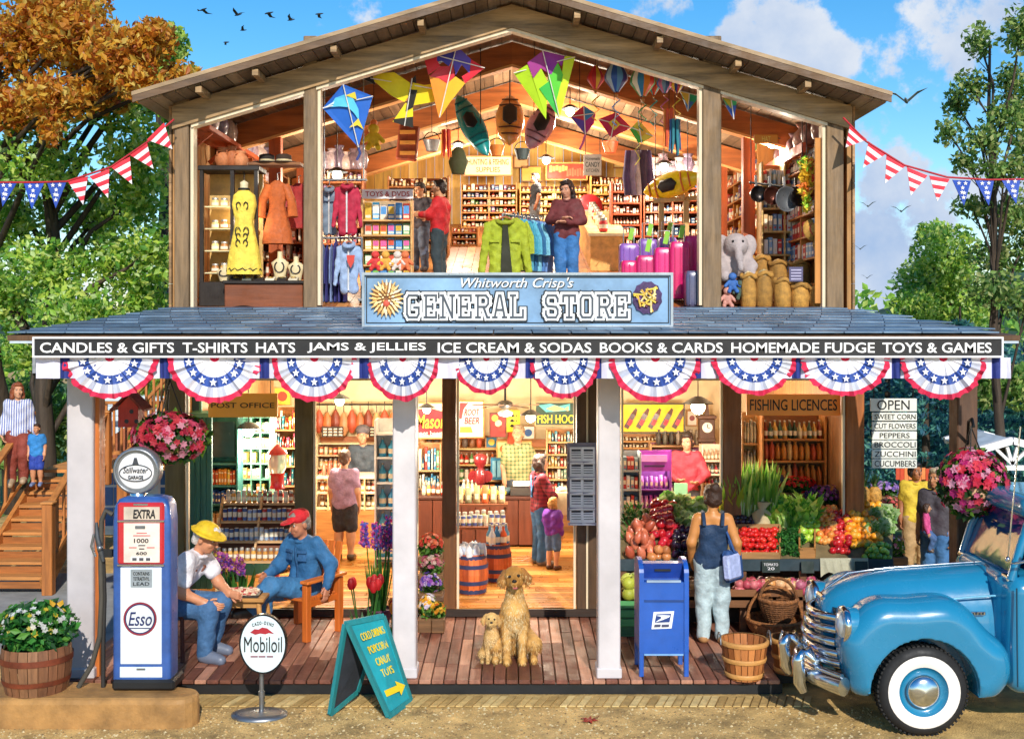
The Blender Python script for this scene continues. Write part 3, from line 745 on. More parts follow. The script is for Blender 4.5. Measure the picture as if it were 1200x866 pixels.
# ================================================================ fuel pump
PB,PR_,PWh=M('#31589c',r=.35,v=.2,coat=.4),M('#c22a33',r=.3,v=.1,coat=.5),M('#dfe8ee',r=.3,v=.1,coat=.4,s=2)
YP=-.72
gp=thing('fuel_pump', 'tall blue white and red vintage fuel pump with round globe on the kerbed island', 'fuel pump',(X(168,YP),YP+.22,.12))
def pz(y):return Z(y,YP)
def px(x):return X(x,YP)
b=MB(); c=px(167.5)
b.pbox(130.5,204,797,809,YP-.02,.34,BLACK,.02); b.build('base',gp)
b=MB()
b.loft([(c-.02,YP+.15,pz(797),.268,.14),(c-.02,YP+.15,pz(612),.268,.14),(c-.02,YP+.15,pz(594),.255,.135),(c-.02,YP+.15,pz(586),.22,.115),(c-.02,YP+.15,pz(583),.15,.08)],PB,40,e=9); b.build('body',gp)
b=MB(); b.pbox(140,190,664,779,YP+.005,.03,PWh,.012); b.build('door_panel',gp)
b=MB(); b.pbox(140,190,781,794,YP+.006,.03,PWh,.006); b.pbox(160,170,783,785,YP,.02,STEEL); b.build('lower_panel',gp)
b=MB(); b.pbox(137,192,589,662,YP-.005,.04,PR_,.02); b.pbox(137,192,661,663.5,YP-.01,.03,CHROME,.003); b.build('head_panel',gp)
b=MB(); b.pbox(145,187,594,609,YP-.012,.02,M('#d9c9b4')); b.build('price_plate',gp)
ptext(gp, 'EXTRA',156,182,597,607.5,YP-.014,INK,bold=.03,shear=.12)
b=MB(); b.pbox(145,187,613,659,YP-.012,.02,M('#e6d8ca')); b.pbox(158,170,616,620,YP-.016,.01,STEEL,.004); b.pbox(153,178,652.5,657.5,YP-.016,.01,M('#f4efe8')); b.build('dial_face',gp)
b=MB(); b.pbox(137,192,609.5,612,YP-.014,.02,CHROME,.003); b.pbox(156,173,590,592.4,YP-.012,.01,CHROME,.003); b.build('trim_bar',gp)
ptext(gp, '1000',157,174,631,636,YP-.016,INK,bold=.01); ptext(gp, '600',159.5,172,646.5,650,YP-.016,INK,bold=.01)
b=MB()
for x0,x1,y0,c_ in((160,172,624, '#c06060'),(156,176,627, '#c06060'),(162,170,638.5, '#2a2a2e'),(151,160,641, '#c06060'),(172,181,641, '#c06060'),(163,169,642.5, '#2a2a2e')):b.pbox(x0,x1,y0,y0+1.1,YP-.016,.005,M(c_))
for i in range(3):b.pbox(155+i*8,160+i*8,653.6,656.8,YP-.02,.004,M('#4a4a50'))
b.build('dial_marks',gp)
b=MB(); b.pbox(153,178,667,688,YP-.001,.008,M('#aab4bc',r=.35,metal=.4)); b.build('notice_plate',gp)
for s_,y0 in(('CONTAINS',670),('TETRAETHYL',676),('LEAD',682)):ptext(gp,s_,156,175,y0,y0+4,YP-.004,INK)
def disc(b,cx,cy,Y,r_px,dep,mat,n=32,ry=None):
 p=W(cx,cy,Y); r_=r_px/S(Y); rz=r_ if ry is None else ry/S(Y)
 b.prism([(p.x+r_*math.cos(2*math.pi*i/n),Y,p.z+rz*math.sin(2*math.pi*i/n))for i in range(n)],(0,dep,0),mat)
b=MB(); disc(b,164,725,YP-.002,19.5,.01,M('#9c2633')); disc(b,164,725,YP-.005,17.6,.006,M('#1e2f66')); disc(b,164,725,YP-.008,16.2,.006,M('#eef2f5')); b.build('roundel',gp)
ptext(gp, 'Esso',150.5,178,717,733,YP-.012,M('#14245c'),shear=.25,bold=.004)
b=MB(); b.pbox(152,176,735.5,736.6,YP-.011,.004,M('#14245c')); b.build('underline',gp)
b=MB(); gY=YP+.15; p=W(162,551,gY)
b.lathe([(.07,0),(.075,.05),(.05,.07),(.05,.12)],CHROME,(p.x,gY,pz(584)-.02),18); b.build('globe_collar',gp)
b=MB()
def rings_y(prof,mat,c,n=36):
 m0=Matrix.Translation(c)@Matrix.Rotation(R(90),4, 'X'); b.T=m0; b.loft([(0,0,z,r_,r_)for r_,z in prof],mat,n); b.T=None
rings_y([(.19,-.08),(.215,-.06),(.22,0),(.215,.06),(.19,.085),(.186,.06)],M('#8a8d92',r=.3,metal=.6),p); b.build('globe_rim',gp)
b=MB(); rings_y([(.186,.05),(.15,.066),(.0,.072)],M('#e4e3e6',r=.25,coat=.5,v=.04),p); b.build('globe_lens',gp)
b=MB(); q=Vector((p.x,gY-.078,p.z))
for k_ in range(48):
 a0,a1=2*math.pi*k_/48,2*math.pi*(k_+1)/48
 b.prism([q+Vector((math.cos(a)*rx,0,math.sin(a)*rz-.015))for a,rx,rz in((a0,.145,.072),(a1,.145,.072),(a1,.152,.079),(a0,.152,.079))],(0,-.004,0),INK)
b.prism([q+Vector(v_)for v_ in((-.03,0,.065),(.03,0,.065),(.022,0,.085),(.012,0,.125),(-.012,0,.125),(-.022,0,.085))],(0,-.004,0),M('#3c3f46')); b.build('emblem',gp)
text(gp, 'Stillwater',q+Vector((0,-.001,.012)),.23,.055,INK,shear=.25); text(gp, 'GARAGE',q+Vector((0,-.001,-.055)),.14,.034,INK,bold=.015)
b=MB(); hp=[(123,600),(112,606),(112,640),(117,700),(118,760),(110,790),(94,806)]
b.tube([W(x_,y_,YP+.1)for x_,y_ in[(132,603),(124,598),(119,610),(118,660),(119,700),(117,745),(108,778),(92,805)]],.024,M('#4a453c',r=.6),10); b.build('hose',gp)
b=MB(); b.tube([W(x_,y_,YP+.12)for x_,y_ in[(121,655),(122.5,700),(121,750),(121,806)]],.02,M('#2e2b28',r=.6),10); b.build('hose',gp)
b=MB(); b.tube([W(113,612,YP+.08),W(114,628,YP+.08),W(118,645,YP+.08),W(121,658,YP+.08)],[.012,.024,.03,.016],M('#55585c',r=.4,metal=.6),10); b.tube([W(110,626,YP+.06),W(107,640,YP+.06),W(112,652,YP+.06)],.012,STEEL,6); b.ball(W(117,642,YP+.05),.028,STEEL); b.build('nozzle',gp)
b=MB(); b.beam(W(120,648,YP+.1),W(132,648,YP+.1),.05,.07,BLACK); b.ball(W(200,645,YP+.15),(.02,.05,.05),STEEL); b.build('holster',gp)
# ================================================================ oval oil sign on a stand
YO=-.68
sgn=thing('stand_sign', 'oval white oil sign with red emblem on a chromed stand in the gravel', 'sign',W(307,842,YO+.1))
b=MB(); bp=W(304,841,YO+.1); b.loft([(bp.x,bp.y,GZ,.26,.2),(bp.x,bp.y,GZ+.02,.26,.2),(bp.x,bp.y,GZ+.035,.2,.15),(bp.x,bp.y,GZ+.05,.05,.05)],STEEL,24); b.build('base',sgn)
b=MB(); b.tube([(bp.x+.02,bp.y,GZ+.03),(bp.x+.02,bp.y,Z(785,YO))],.022,STEEL,10); b.lathe([(.03,0),(.03,.05)],STEEL,(bp.x+.02,bp.y,Z(820,YO)),10); b.build('pole',sgn)
b=MB(); disc(b,308,754.5,YO,28,.05,M('#2b2c30',r=.3,metal=.6),40,35); b.build('rim',sgn)
b=MB(); disc(b,308,754.5,YO-.004,26,.02,M('#d9eaf0',r=.3,v=.06,coat=.3),40,33); b.build('sign_face',sgn)
ptext(sgn, 'Mobiloil',286,330.5,746,764,YO-.012,INK)
b=MB(); wrd='CAZO-DINO'
for i,ch_ in enumerate(wrd):
 a=R(62-i*15.5+0); t=(i-4)/4; cx,cy=308+11.5*t,729.6+2.6*t*t
 text(None,ch_,W(cx,cy,YO-.009),(2.4 if ch_ not in 'I-' else .9)/S(YO),(4 if ch_!='-' else .8)/S(YO),INK,bold=.02,rot=Matrix.Rotation(R(-t*-22),3, 'Y')@Matrix.Rotation(R(90),3, 'X'),add_to=b)
b.build('lettering',sgn)
b=MB(); [b.pbox(x0,x1,768.5,770,YO-.008,.005,M('#8a3a4a'))for x0,x1 in((293.5,302),(303,311),(312.5,320))]; b.build('small_print',sgn)
b=MB(); b.pp([(293,741),(298,737),(303,737.5),(307,735),(313,736),(318,740),(321,742.5),(315,741.5),(311,743),(305,742),(299,743.5),(296,742)],YO-.009,.004,M('#b02430')); b.build('emblem',sgn)
# ================================================================ folding chalk board
TEAL=wood('#1f7f83',2,4,.15)
ab_=thing('sandwich_board', 'teal folding sandwich board with yellow lettering standing beside the white post', 'sign',(X(435,-.4),-.4,GZ))
Hh=Vector((X(428,-.35),-.18,Z(722,-.35)))
def panel(foot0,foot1,top0,top1,t,face,nm,brd=.05):
 f0,f1,t0,t1=[Vector(v)for v in(foot0,foot1,top0,top1)]
 nrm=(f1-f0).cross(t0-f0).normalized()*t
 b=MB()
 for p,q in((f0,t0),(f1,t1)):b.beam(p,q,brd,.035,TEAL,nrm)
 for p,q in((f0,f1),(t0,t1)):b.beam(p,q,brd,.034,TEAL,nrm)
 b.build('frame',ab_)
 b=MB(); b.prism([f0.lerp(t0,.03),f1.lerp(t1,.03),f1.lerp(t1,.97),f0.lerp(t0,.97)],nrm*.4,face); b.build(nm,ab_)
 return f0,f1,t0,t1,nrm
T0=W(407,731,-.55); T1=W(449,722,-.12)
F0=Vector((X(456,-.62),-.66,GZ+.02)); F1=Vector((X(481,-.2),-.2,GZ+.02))
f0,f1,t0,t1,nrm=panel(F0,F1,T0,T1,.02,M('#1d9aa6',r=.5,v=.12), 'board')
u=((f1-f0)+(t1-t0)).normalized(); v_=(t0-f0).normalized(); nn=u.cross(v_).normalized()
Rm=Matrix((u,v_,nn)).transposed(); Wd=(f1-f0).length*.8
YL=M('#f0d024',r=.5,v=.05)
mid=lambda t:f0.lerp(t0,t).lerp(f1.lerp(t1,t),.5)+nn*.022
for s_,t,k_ in(('COLD DRINKS',.84,1),('POPCORN',.685,.8),('CANDY',.54,.6),('TOYS',.41,.5)):
 text(ab_,s_,mid(t),Wd*k_,.075,YL,rot=Rm,bold=.006)
b=MB(); c=mid(.2); b.prism([c+u*p+v_*q for p,q in((-.16,-.03),(.06,-.03),(.06,-.07),(.18,0),(.06,.07),(.06,.03),(-.16,.03))],nn*.004,YL); b.build('arrow',ab_)
panel(W(387,836,-.6),W(418,810,-.25),T0+Vector((-.02,0,0)),T1+Vector((-.02,0,0)),.02,M('#2c3038',r=.8,v=.3), 'chalkboard')
# ================================================================ mailbox
MBL=M('#1f57b0',r=.35,v=.1,coat=.35); YM=.12
mb_=thing('mailbox', 'blue street mailbox with white logo standing on the porch boards', 'mailbox',(X(778,YM),YM+.2,0))
x0,x1=X(749,YM),X(807,YM)
b=MB(); prof=[(Z(766,YM),0),(Z(690,YM),0),(Z(682,YM),.0),(Z(682,YM),.14),(Z(664,YM),.14),(Z(664,YM),.3),(Z(672,YM),.4),(Z(688,YM),.44),(Z(766,YM),.44)]
b.prism([(x0+.04,YM+y_,z_)for z_,y_ in prof],(x1-x0-.08,0,0),MBL); b.build('body',mb_)
for sx,xs in((0,x0),(1,x1-.045)):
 b=MB(); pts=[(Z(764,YM),-.015),(Z(672,YM),-.015)]+[(Z(672,YM)+.12*math.sin(a),.22-.235*math.cos(a))for a in np.linspace(.1,math.pi-.1,12)]+[(Z(672,YM),.455),(Z(764,YM),.455)]
 b.prism([(xs,YM+y_,z_)for z_,y_ in pts],(.045,0,0),MBL); b.build('side_panel',mb_)
 for y_,z_ in((-.012,796),(.4,796)):
  b=MB(); b.box((xs+.0225,YM+y_+.03,Z(764,YM)/2),(.045,.06,Z(764,YM)),MBL,bev=.004); b.build('leg',mb_)
b=MB(); b.box(((x0+x1)/2,YM+.11,Z(671,YM)),(x1-x0-.1,.02,.15),M('#1b3f94',r=.4),Euler((R(18),0,0))); b.box(((x0+x1)/2,YM+.1,Z(670,YM)),(.16,.04,.02),BLACK); b.build('flap',mb_)
b=MB(); b.pbox(758,798,680,682.5,YM-.01,.03,M('#9fb6cf')); b.build('slot_lip',mb_)
b=MB(); b.pbox(752.5,803.5,703,705,YM-.012,.02,M('#17407f')); b.build('seam',mb_)
b=MB(); b.pbox(755,801,766,768,YM-.004,.02,M('#7fb0e0')); b.build('bottom_edge',mb_)
b=MB(); b.pp([(766,717),(790,716),(787,736),(763.5,737)],YM-.006,.008,M('#eef0f2',r=.4)); b.build('logo_plate',mb_)
b=MB(); b.pp([(769.2,719.6),(786.6,718.8),(784.6,728.8),(767.2,729.4)],YM-.01,.006,M('#1d3a7a')); b.pp([(768.6,721),(776.5,720.6),(785.4,721),(784,723),(776,726.4),(768,728.8),(775,724.2),(774.6,722.4)],YM-.014,.006,M('#e8eef4')); b.build('logo',mb_)
b=MB(); [b.pp([(x0,731.6),(x1,731.4),(x1-.5,734.6),(x0-.5,734.8)],YM-.01,.004,M('#4a4e6a'))for x0,x1 in((767,774.4),(775.6,784.2))]; b.build('logo_lettering',mb_)
# ================================================================ hanging basket, planters, flowers
GRN=leafm(['#3c6b26', '#2f5a22', '#54852f', '#6c9a38', '#27491f'])
def blooms(b,c,rad,n,r_,cols,up=.2):
 mats=M(cols,r=.6,v=.2,s=20,k='leaf')
 c=np.array(c)
 for i in range(n):
  d=nr.normal(size=3); d/=np.linalg.norm(d); d[2]=abs(d[2])if rnd.random()<up*2 else d[2]
  if d[1]>.4:d[1]*=-1
  p=c+d*np.array(rad)*rnd.uniform(.86,1.05); q=r_*rnd.uniform(.7,1.25)
  ax=Vector(d).normalized(); t1=ax.orthogonal().normalized(); t2=ax.cross(t1)
  vs_=[Vector(p)+ax*q*.1]; k_=6
  for j in range(k_*2):
   a=math.pi*j/k_; rr=q*(1 if j%2==0 else .62)
   vs_.append(Vector(p)+(t1*math.cos(a)+t2*math.sin(a))*rr+ax*q*.32)
  b.add(vs_,[(0,1+j,1+(j+1)%(2*k_))for j in range(2*k_)],mats)
def hanging_basket(label,cx,cy,rx,ry,Y,top,cols,hook=None):
 c=W(cx,cy,Y); r_=rx/S(Y); rz=ry/S(Y)
 o=thing('hanging_basket',label, 'flower basket',c-Vector((0,0,rz)))
 b=MB(); b.lathe([(.12,-rz*.75),(.2,-rz*.55),(.24,-.02),(.22,-.02)],M('#b98f6a',r=.7,v=.3),c,18); b.build('pot',o)
 b=MB(); b.leaves(c,(r_,r_*.8,rz),900,.11,GRN,.5,.6); b.build('foliage',o)
 b=MB(); blooms(b,c,(r_*.98,r_*.85,rz*.98),170,.048,cols); b.build('blossoms',o)
 b=MB()
 for k_ in range(3):b.tube([(c.x+.2*math.cos(k_*2.1),Y+.2*math.sin(k_*2.1),c.z),(top[0],top[1],top[2])],.007,IRON,5)
 b.build('hanger_wire',o)
 if hook:b=MB(); b.tube(hook,.016,IRON,7); b.build('bracket',o)
 return o
hanging_basket('full basket of pink and red flowers hanging above the fuel pump',200,513,46,29,.1,W(199,445,.1),['#c8304a', '#e0567a', '#d8404e', '#b02848', '#eca0b4'])
hanging_basket('round basket of bright pink flowers hanging from the dark porch post',1140,566,41,40,.0,W(1138,500,.0),['#e03a6a', '#d82846', '#f0709a', '#c83080', '#e8485a', '#f3b0c8'],[W(1134,520,.4),W(1135,494,.2),W(1139,491,.05),W(1141,500,0),W(1138,500,0)])
pl=thing('barrel_planter', 'wooden half barrel planter of white and yellow daisies on the island', 'planter',(X(43,-.66),-.66,.12))
c=Vector((X(43,-.66),-.66,.12))
b=MB(); st_=wood(['#9a6b48', '#86583a', '#ab7c58', '#744a30'],2,4,.3)
for k_ in range(22):
 a0,a1=2*math.pi*k_/22,2*math.pi*(k_+.94)/22
 vs_=[]
 for z_,r_ in((0,.27),(.14,.3),(.3,.315),(.42,.3)):
  for a in(a0,a1):vs_.append(c+Vector((math.cos(a)*r_,math.sin(a)*r_,z_)))
 b.add(vs_,[(0,1,3,2),(2,3,5,4),(4,5,7,6)],st_)
b.lathe([(.26,.38),(.0,.4)],M('#3a2a1c',r=.9),c,16); b.build('barrel',pl)
for z0,z1,r0,r1 in((.09,.135,.297,.304),(.28,.335,.321,.321)):
 b=MB(); b.lathe([(r0,z0),(r1,z1)],M('#7a3a22',r=.6,v=.35,metal=.3),c,26,cap=False); b.build('hoop',pl)
b=MB(); b.leaves(c+Vector((0,0,.56)),(.38,.32,.24),1100,.1,leafm(['#2f7a34', '#1f5a2a', '#4b9a40', '#6fae48']),.3,-.4); b.build('foliage',pl)
b=MB(); blooms(b,c+Vector((0,0,.57)),(.36,.3,.24),60,.03,['#f4f2ec', '#f7f4ea', '#f0d040', '#f6e070', '#ffffff'],.5); b.build('blossoms',pl)
b=MB(); p=W(66,707,-.7)
for sx in(-1,1):b.prism([p,p+Vector((sx*.06,0,.035)),p+Vector((sx*.065,.01,-.005)),p+Vector((sx*.03,0,-.035))],(0,.003,0),M('#d9a52c',v=.3))
b.tube([p+Vector((0,-.005,.03)),p+Vector((0,-.005,-.035))],.006,BLACK,5); solo('butterfly',b, 'small yellow butterfly above the barrel of daisies', 'butterfly')
bh=thing('birdhouse', 'small red wooden birdhouse hanging under the porch roof', 'birdhouse',W(153,500,.3))
RD=wood('#b3301f',2,6,.2)
c=W(154,488,.3); b=MB(); b.box(c,(.2,.2,.2),RD); b.build('box',bh)
b=MB();
for sx in(-1,1):b.prism([c+Vector((0,-.15,.22)),c+Vector((sx*.17,-.15,.06)),c+Vector((sx*.17,-.15,.08)),c+Vector((0,-.15,.245))],(0,.3,0),wood('#7a2a1c',1,5))
b.prism([c+Vector((-.1,-.1,.1)),c+Vector((.1,-.1,.1)),c+Vector((0,-.1,.21))],(0,.2,0),RD); b.build('roof',bh)
b=MB()
for dx,dz in((0,.05),(-.05,-.05),(.05,-.05)):disc(b,154+dx*115,488-dz*115,.198,2.6,.004,BLACK,12)
b.build('entrance_hole',bh); b=MB(); b.tube([c+Vector((0,0,.23)),W(157,440,.3)],.006,IRON,5); b.tube([W(178,505,.3),W(196,445,.3)],.006,IRON,5); b.build('hanger_wire',bh)
b=MB(); p=Vector((X(690,-.75),-.75,GZ+.012)); pts=[]
for i in range(15):a=2*math.pi*i/15; r_=(.085 if i%3==0 else .045); pts.append(p+Vector((math.cos(a)*r_,math.sin(a)*r_*1.1,.012*(i%2))))
b.prism(pts,(0,0,.003),M('#a8321c',r=.6,v=.3)); b.tube([p,p+Vector((.1,.06,.02))],.004,M('#7a3a1c'),5); solo('fallen_leaf',b, 'fallen red maple leaf lying on the gravel', 'leaf')
# ================================================================ people and dogs
V=lambda*a:np.array(a,float)
def person(label,loc,rz,H,skin='#c98f6b',top=('#8899aa', 'long'),bottom=('#2f3f60', 'trousers'),shoe='#3a2a20',hair=('#3a2618', 'short'),look=(0,0),hat=None,pose=None,extra=None,wide=1.0,group=None,pattern=None):
 J=dict(pe=V(0,0,.52),wa=V(0,.005,.62),ch=V(0,.012,.735),ne=V(0,.012,.835),he=V(0,-.008,.925),sa=V(-.094,.015,.79),ea=V(-.122,.02,.635),ra=V(-.128,-.03,.49),ha=V(-.126,-.045,.445),sb=V(.094,.015,.79),eb=V(.122,.02,.635),rb=V(.128,-.03,.49),hb=V(.126,-.045,.445),la=V(-.05,0,.505),ka=V(-.056,-.012,.28),aa=V(-.058,.016,.042),ta=V(-.066,-.08,.018),lb=V(.05,0,.505),kb=V(.056,-.012,.28),ab=V(.058,.016,.042),tb=V(.066,-.08,.018))
 for k_,v_ in(pose or{}).items():J[k_]=V(*v_)
 J={k_:v_*H for k_,v_ in J.items()}
 o=thing('person',label, 'person',loc,rz,group)
 SK=skinm(skin)
 us=(J['sb']-J['sa']); us/=np.linalg.norm(us); uh=(J['lb']-J['la']); uh/=np.linalg.norm(uh)
 def torso(s,g,low=True,wd=wide):
  for q in(-1,1):
   c,w_,p_=J['ch']+us*q*.048*H*wd,J['wa']+us*q*.036*H*wd,J['pe']+uh*q*.042*H
   s.cap(c,w_,(.058*wd+g)*H,(.052*wd+g)*H);
   if low:s.cap(w_,p_,(.052*wd+g)*H,(.062+g*1.35)*H)
  s.cap(J['sa']*.88+J['sb']*.12,J['sb']*.88+J['sa']*.12,(.034+g)*H); s.cap(J['sa']*.7+J['sb']*.3,J['ne']*.55+J['ch']*.45,(.03+g*.6)*H,(.034+g*.4)*H); s.cap(J['sb']*.7+J['sa']*.3,J['ne']*.55+J['ch']*.45,(.03+g*.6)*H,(.034+g*.4)*H)
 def arms(s,g,full):
  for q in 'ab':
   s.cap(J['s'+q],J['e'+q],(.038+g)*H,(.029+g)*H)
   if full:s.cap(J['e'+q],J['r'+q]*.94+J['e'+q]*.06,(.029+g)*H,(.022+g)*H)
 def legs(s,g,lo=1.0):
  for q in 'ab':
   s.cap(J['l'+q],J['k'+q],(.06+g)*H,(.041+g)*H)
   a=J['k'+q]+(J['a'+q]-J['k'+q])*lo
   s.cap(J['k'+q],a,(.041+g)*H,(.027+g*1.3)*H)
 s=SD(.022*H); torso(s,0); arms(s,0,True); legs(s,0)
 for q in 'ab':
  kn,an=J['k'+q],J['a'+q]; s.cap(kn*.75+an*.25,kn*.5+an*.5,.042*H,.036*H)
  s.cap(an,J['t'+q],.027*H,.021*H)
 s.cap(J['ne']-(J['he']-J['ne'])*.3,J['ne']*.45+J['he']*.55,.032*H,.029*H)
 b=MB(); b.sdf(s,.0115*H,SK)
 yaw,pit=look; up=J['he']-J['ne']; up/=np.linalg.norm(up)
 Rh=np.array((Matrix.Rotation(yaw,3, 'Z')@Matrix.Rotation(pit,3, 'X')))
 hc=J['he']; tr=lambda p:hc+Rh@(V(*p)*H*1.12)
 s=SD(.012*H)
 def he(p,r,k=None):s.ell(tr(p),V(*r)*H*1.12,Rh,None if k is None else k*H)
 he((0,.01,.018),(.043,.053,.05)); he((0,-.012,-.022),(.034,.038,.042)); he((0,-.03,-.05),(.017,.015,.014))
 s.cap(tr((0,-.05,.012)),tr((0,-.063,-.014)),.005*H,.009*H,.008*H)
 for q in(-1,1):
  he((q*.044,.008,-.004),(.007,.013,.018),.004); s.cap(tr((q*.008,-.047,.022)),tr((q*.028,-.04,.02)),.006*H,.005*H,.008*H); he((q*.022,-.038,-.014),(.012,.01,.012),.01)
 s.cap(tr((-.012,-.046,-.034)),tr((.012,-.046,-.034)),.005*H,.005*H,.006*H)
 s.cap(hc+Rh@V(0,.012*H,-.03*H),J['ne'],.029*H,.031*H)
 b.sdf(s,.0058*H,SK)
 for q in(-1,1):
  p=tr((q*.018,-.0415,.008)); b.ball(p,.0068*H,M('#c8bcb4',v=.02),8,6); b.ball(tr((q*.018,-.0458,.008)),.0044*H,M('#221a16',v=.02),8,6)
 b.ball(tr((0,-.0485,-.034)),(.012*H,.005*H,.004*H),M('#a2504a'),8,6)
 for q,sg_ in(('a',1),('b',-1)):
  h0,h1=Vector(J['r'+q]),Vector(J['h'+q]); d=(h1-h0).normalized(); fw=Vector((0,-1,.2))
  if abs(d.dot(fw.normalized()))>.85:fw=Vector((0,0,1))
  pn=d.cross(fw).normalized()*sg_; sd=pn.cross(d).normalized()
  if abs(sd.dot(Vector((0,-1,0))))>.2 and sd.y>0:sd=-sd
  curl=-pn if(-pn).dot(Vector((-(1 if q=='b' else-1),0,0)))>0 else pn
  s2=SD(.006*H); pa=h0+(h1-h0)*.15
  for t in(-1,0,1):s2.cap(pa+sd*t*.009*H,h1+sd*t*.014*H,.0125*H,.0105*H)
  b.sdf(s2,.0065*H,SK)
  for i,ln in enumerate((.042,.047,.044,.034)):
   p=h1+sd*(1.5-i)*.0105*H; q1=p+d*ln*.45*H; q2=q1+(d*.8+curl*.6).normalized()*ln*.35*H; q3=q2+(d*.35+curl).normalized()*ln*.25*H
   b.tube([p-d*.01*H,q1,q2,q3],[.0062*H,.0058*H,.0054*H,.004*H],SK,7)
  p=pa+sd*.014*H; b.tube([p,p+(d+sd*1.1).normalized()*.024*H,p+(d*1.5+sd*.9+curl*.3).normalized()*.043*H],[.0075*H,.0066*H,.0048*H],SK,7)
 b.build('body',o,True)
 tc_,sl_=top; tm=pattern or cloth(tc_)
 s=SD(.025*H); torso(s,.011,low=True)
 if sl_!='none':
  for q in 'ab':
   e_=J['e'+q]; sh=J['s'+q]
   if sl_=='long':s.cap(sh,e_,.045*H,.039*H); s.cap(e_,J['r'+q]*.93+e_*.07,.04*H,.031*H)
   else:s.cap(sh,sh+(e_-sh)*.62,.045*H,.044*H)
  s.cap(J['sa']*.93+J['sb']*.07,J['sb']*.93+J['sa']*.07,.041*H)
 else:
  s.p=[p for p in s.p if True]
 b=MB(); b.sdf(s,.012*H,tm,.0062*H,26/H)
 if sl_=='none':
  hh=J['ch'][2]+.03*H
  keep=[f for f in range(len(b.f))if max(b.v[i][2]for i in b.f[f])<hh+.0]
  b.f=[b.f[f]for f in keep]; b.m=[0]*len(keep); b.sm=[True]*len(keep)
  for q in(-1,1):b.tube([J['ch']+us*q*.055*H+V(0,-.066,.02)*H,J['ch']+us*q*.062*H+V(0,-.02,.1)*H,J['ch']+us*q*.06*H+V(0,.045,.08)*H,J['ch']+us*q*.055*H+V(0,.075,.02)*H],.014*H,tm,8,fl=.5)
 elif sl_=='long' or sl_=='short':
  b.tube([J['ne']+V(math.cos(a)*.04,math.sin(a)*.042-.002,-.012+.008*math.sin(a))*H for a in np.linspace(0,6.28,14)],.011*H,tm,6,cap=False)
 b.build('shirt',o,True)
 bc,bk=bottom; bm=cloth(bc,.2)
 s=SD(.02*H)
 for q in(-1,1):s.cap(J['pe']+uh*q*.038*H+(J['wa']-J['pe'])*.2,J['pe']+uh*q*.042*H,.055*H,.064*H)
 if bk=='skirt':
  m_=(J['ka']+J['kb'])/2
  for q in 'ab':s.cap(J['l'+q],J['k'+q]*.95+J['l'+q]*.05,.072*H,.075*H,.05*H)
  s.cap(J['pe'],m_,.07*H,.07*H)
 elif bk=='shorts':
  for q in 'ab':s.cap(J['l'+q],J['k'+q]*.9+J['l'+q]*.1,.07*H,.062*H)
 else:legs(s,.0125,.97)
 b=MB(); b.sdf(s,.012*H,bm,.0042*H,27/H); b.build({'skirt':'skirt', 'shorts':'shorts'}.get(bk, 'trousers'),o,True)
 for q in 'ab':
  s=SD(.015*H); an,to=J['a'+q],J['t'+q]; s.cap(an+V(0,0,-.004)*H,to,.036*H,.029*H); s.cap(an+V(0,.012,-.012)*H,to*.3+an*.7+V(0,0,-.012)*H,.03*H)
  b=MB(); b.sdf(s,.0095*H,M(shoe,r=.45,v=.15)); b.build('shoe',o,True)
 hcol,hk=hair
 if hk:
  HM=M(hcol,r=.5,v=.35,s=22,b=.5,bs=70)
  s=SD(.012*H); s.ell(tr((0,.019,.026)),V(.049,.054,.052)*H*1.12,Rh); s.ell(tr((0,-.02,.055)),V(.038,.028,.02)*H*1.12,Rh)
  s.ell(tr((0,-.075,-.012)),V(.045,.05,.048)*H*1.12,Rh,op=-1)
  if hk in('long', 'tail', 'bun', 'bob'):
   s.ell(tr((0,.03,-.01)),V(.047,.044,.05)*H*1.12,Rh)
   for q in(-1,1):s.cap(tr((q*.036,-.012,.03)),tr((q*.042,.005,-.03)),.014*H)
  if hk=='long':
   for q in(-1,0,1):s.cap(tr((q*.03,.035,0)),tr((q*.045,.05-abs(q)*.035,-.15)),.03*H,.024*H)
  if hk=='bob':
   for q in(-1,0,1):s.cap(tr((q*.035,.03,0)),tr((q*.045,.03-abs(q)*.02,-.06)),.03*H,.022*H)
  if hk=='tail':s.cap(tr((0,.065,.01)),tr((0,.085,-.08)),.022*H,.012*H)
  if hk=='bun':s.ell(tr((0,.06,.055)),V(.03,.028,.028)*H*1.12,Rh)
  if hk=='short':s.ell(tr((0,.045,-.01)),V(.038,.025,.04)*H*1.12,Rh)
  b=MB(); b.sdf(s,.0075*H,HM,.003*H,60/H); b.build('hair',o,True)
 if hat:
  hcl,ht=hat; hm=cloth(hcl); b=MB(); s=SD(.01*H)
  s.ell(tr((0,.01,.042)),V(.054,.062,.042)*H*1.12,Rh)
  if ht=='cap':s.ell(tr((0,-.068,.036)),V(.04,.042,.007)*H*1.12,Rh)
  elif ht=='bucket':
   s.ell(tr((0,0,.03)),V(.084,.092,.012)*H*1.12,Rh)
  elif ht=='turban':s.ell(tr((0,.012,.05)),V(.06,.066,.045)*H*1.12,Rh)
  b.sdf(s,.0075*H,hm); b.build('hat',o,True)
 if extra:extra(o,J,H,tr,b)
 return o
def at_floor(x,y,z=0.0):
 Y=YF(y,z); return Vector((X(x,Y),Y,z)),S(Y)
STRIPE=M(['#cfd0dc'],v=.1)
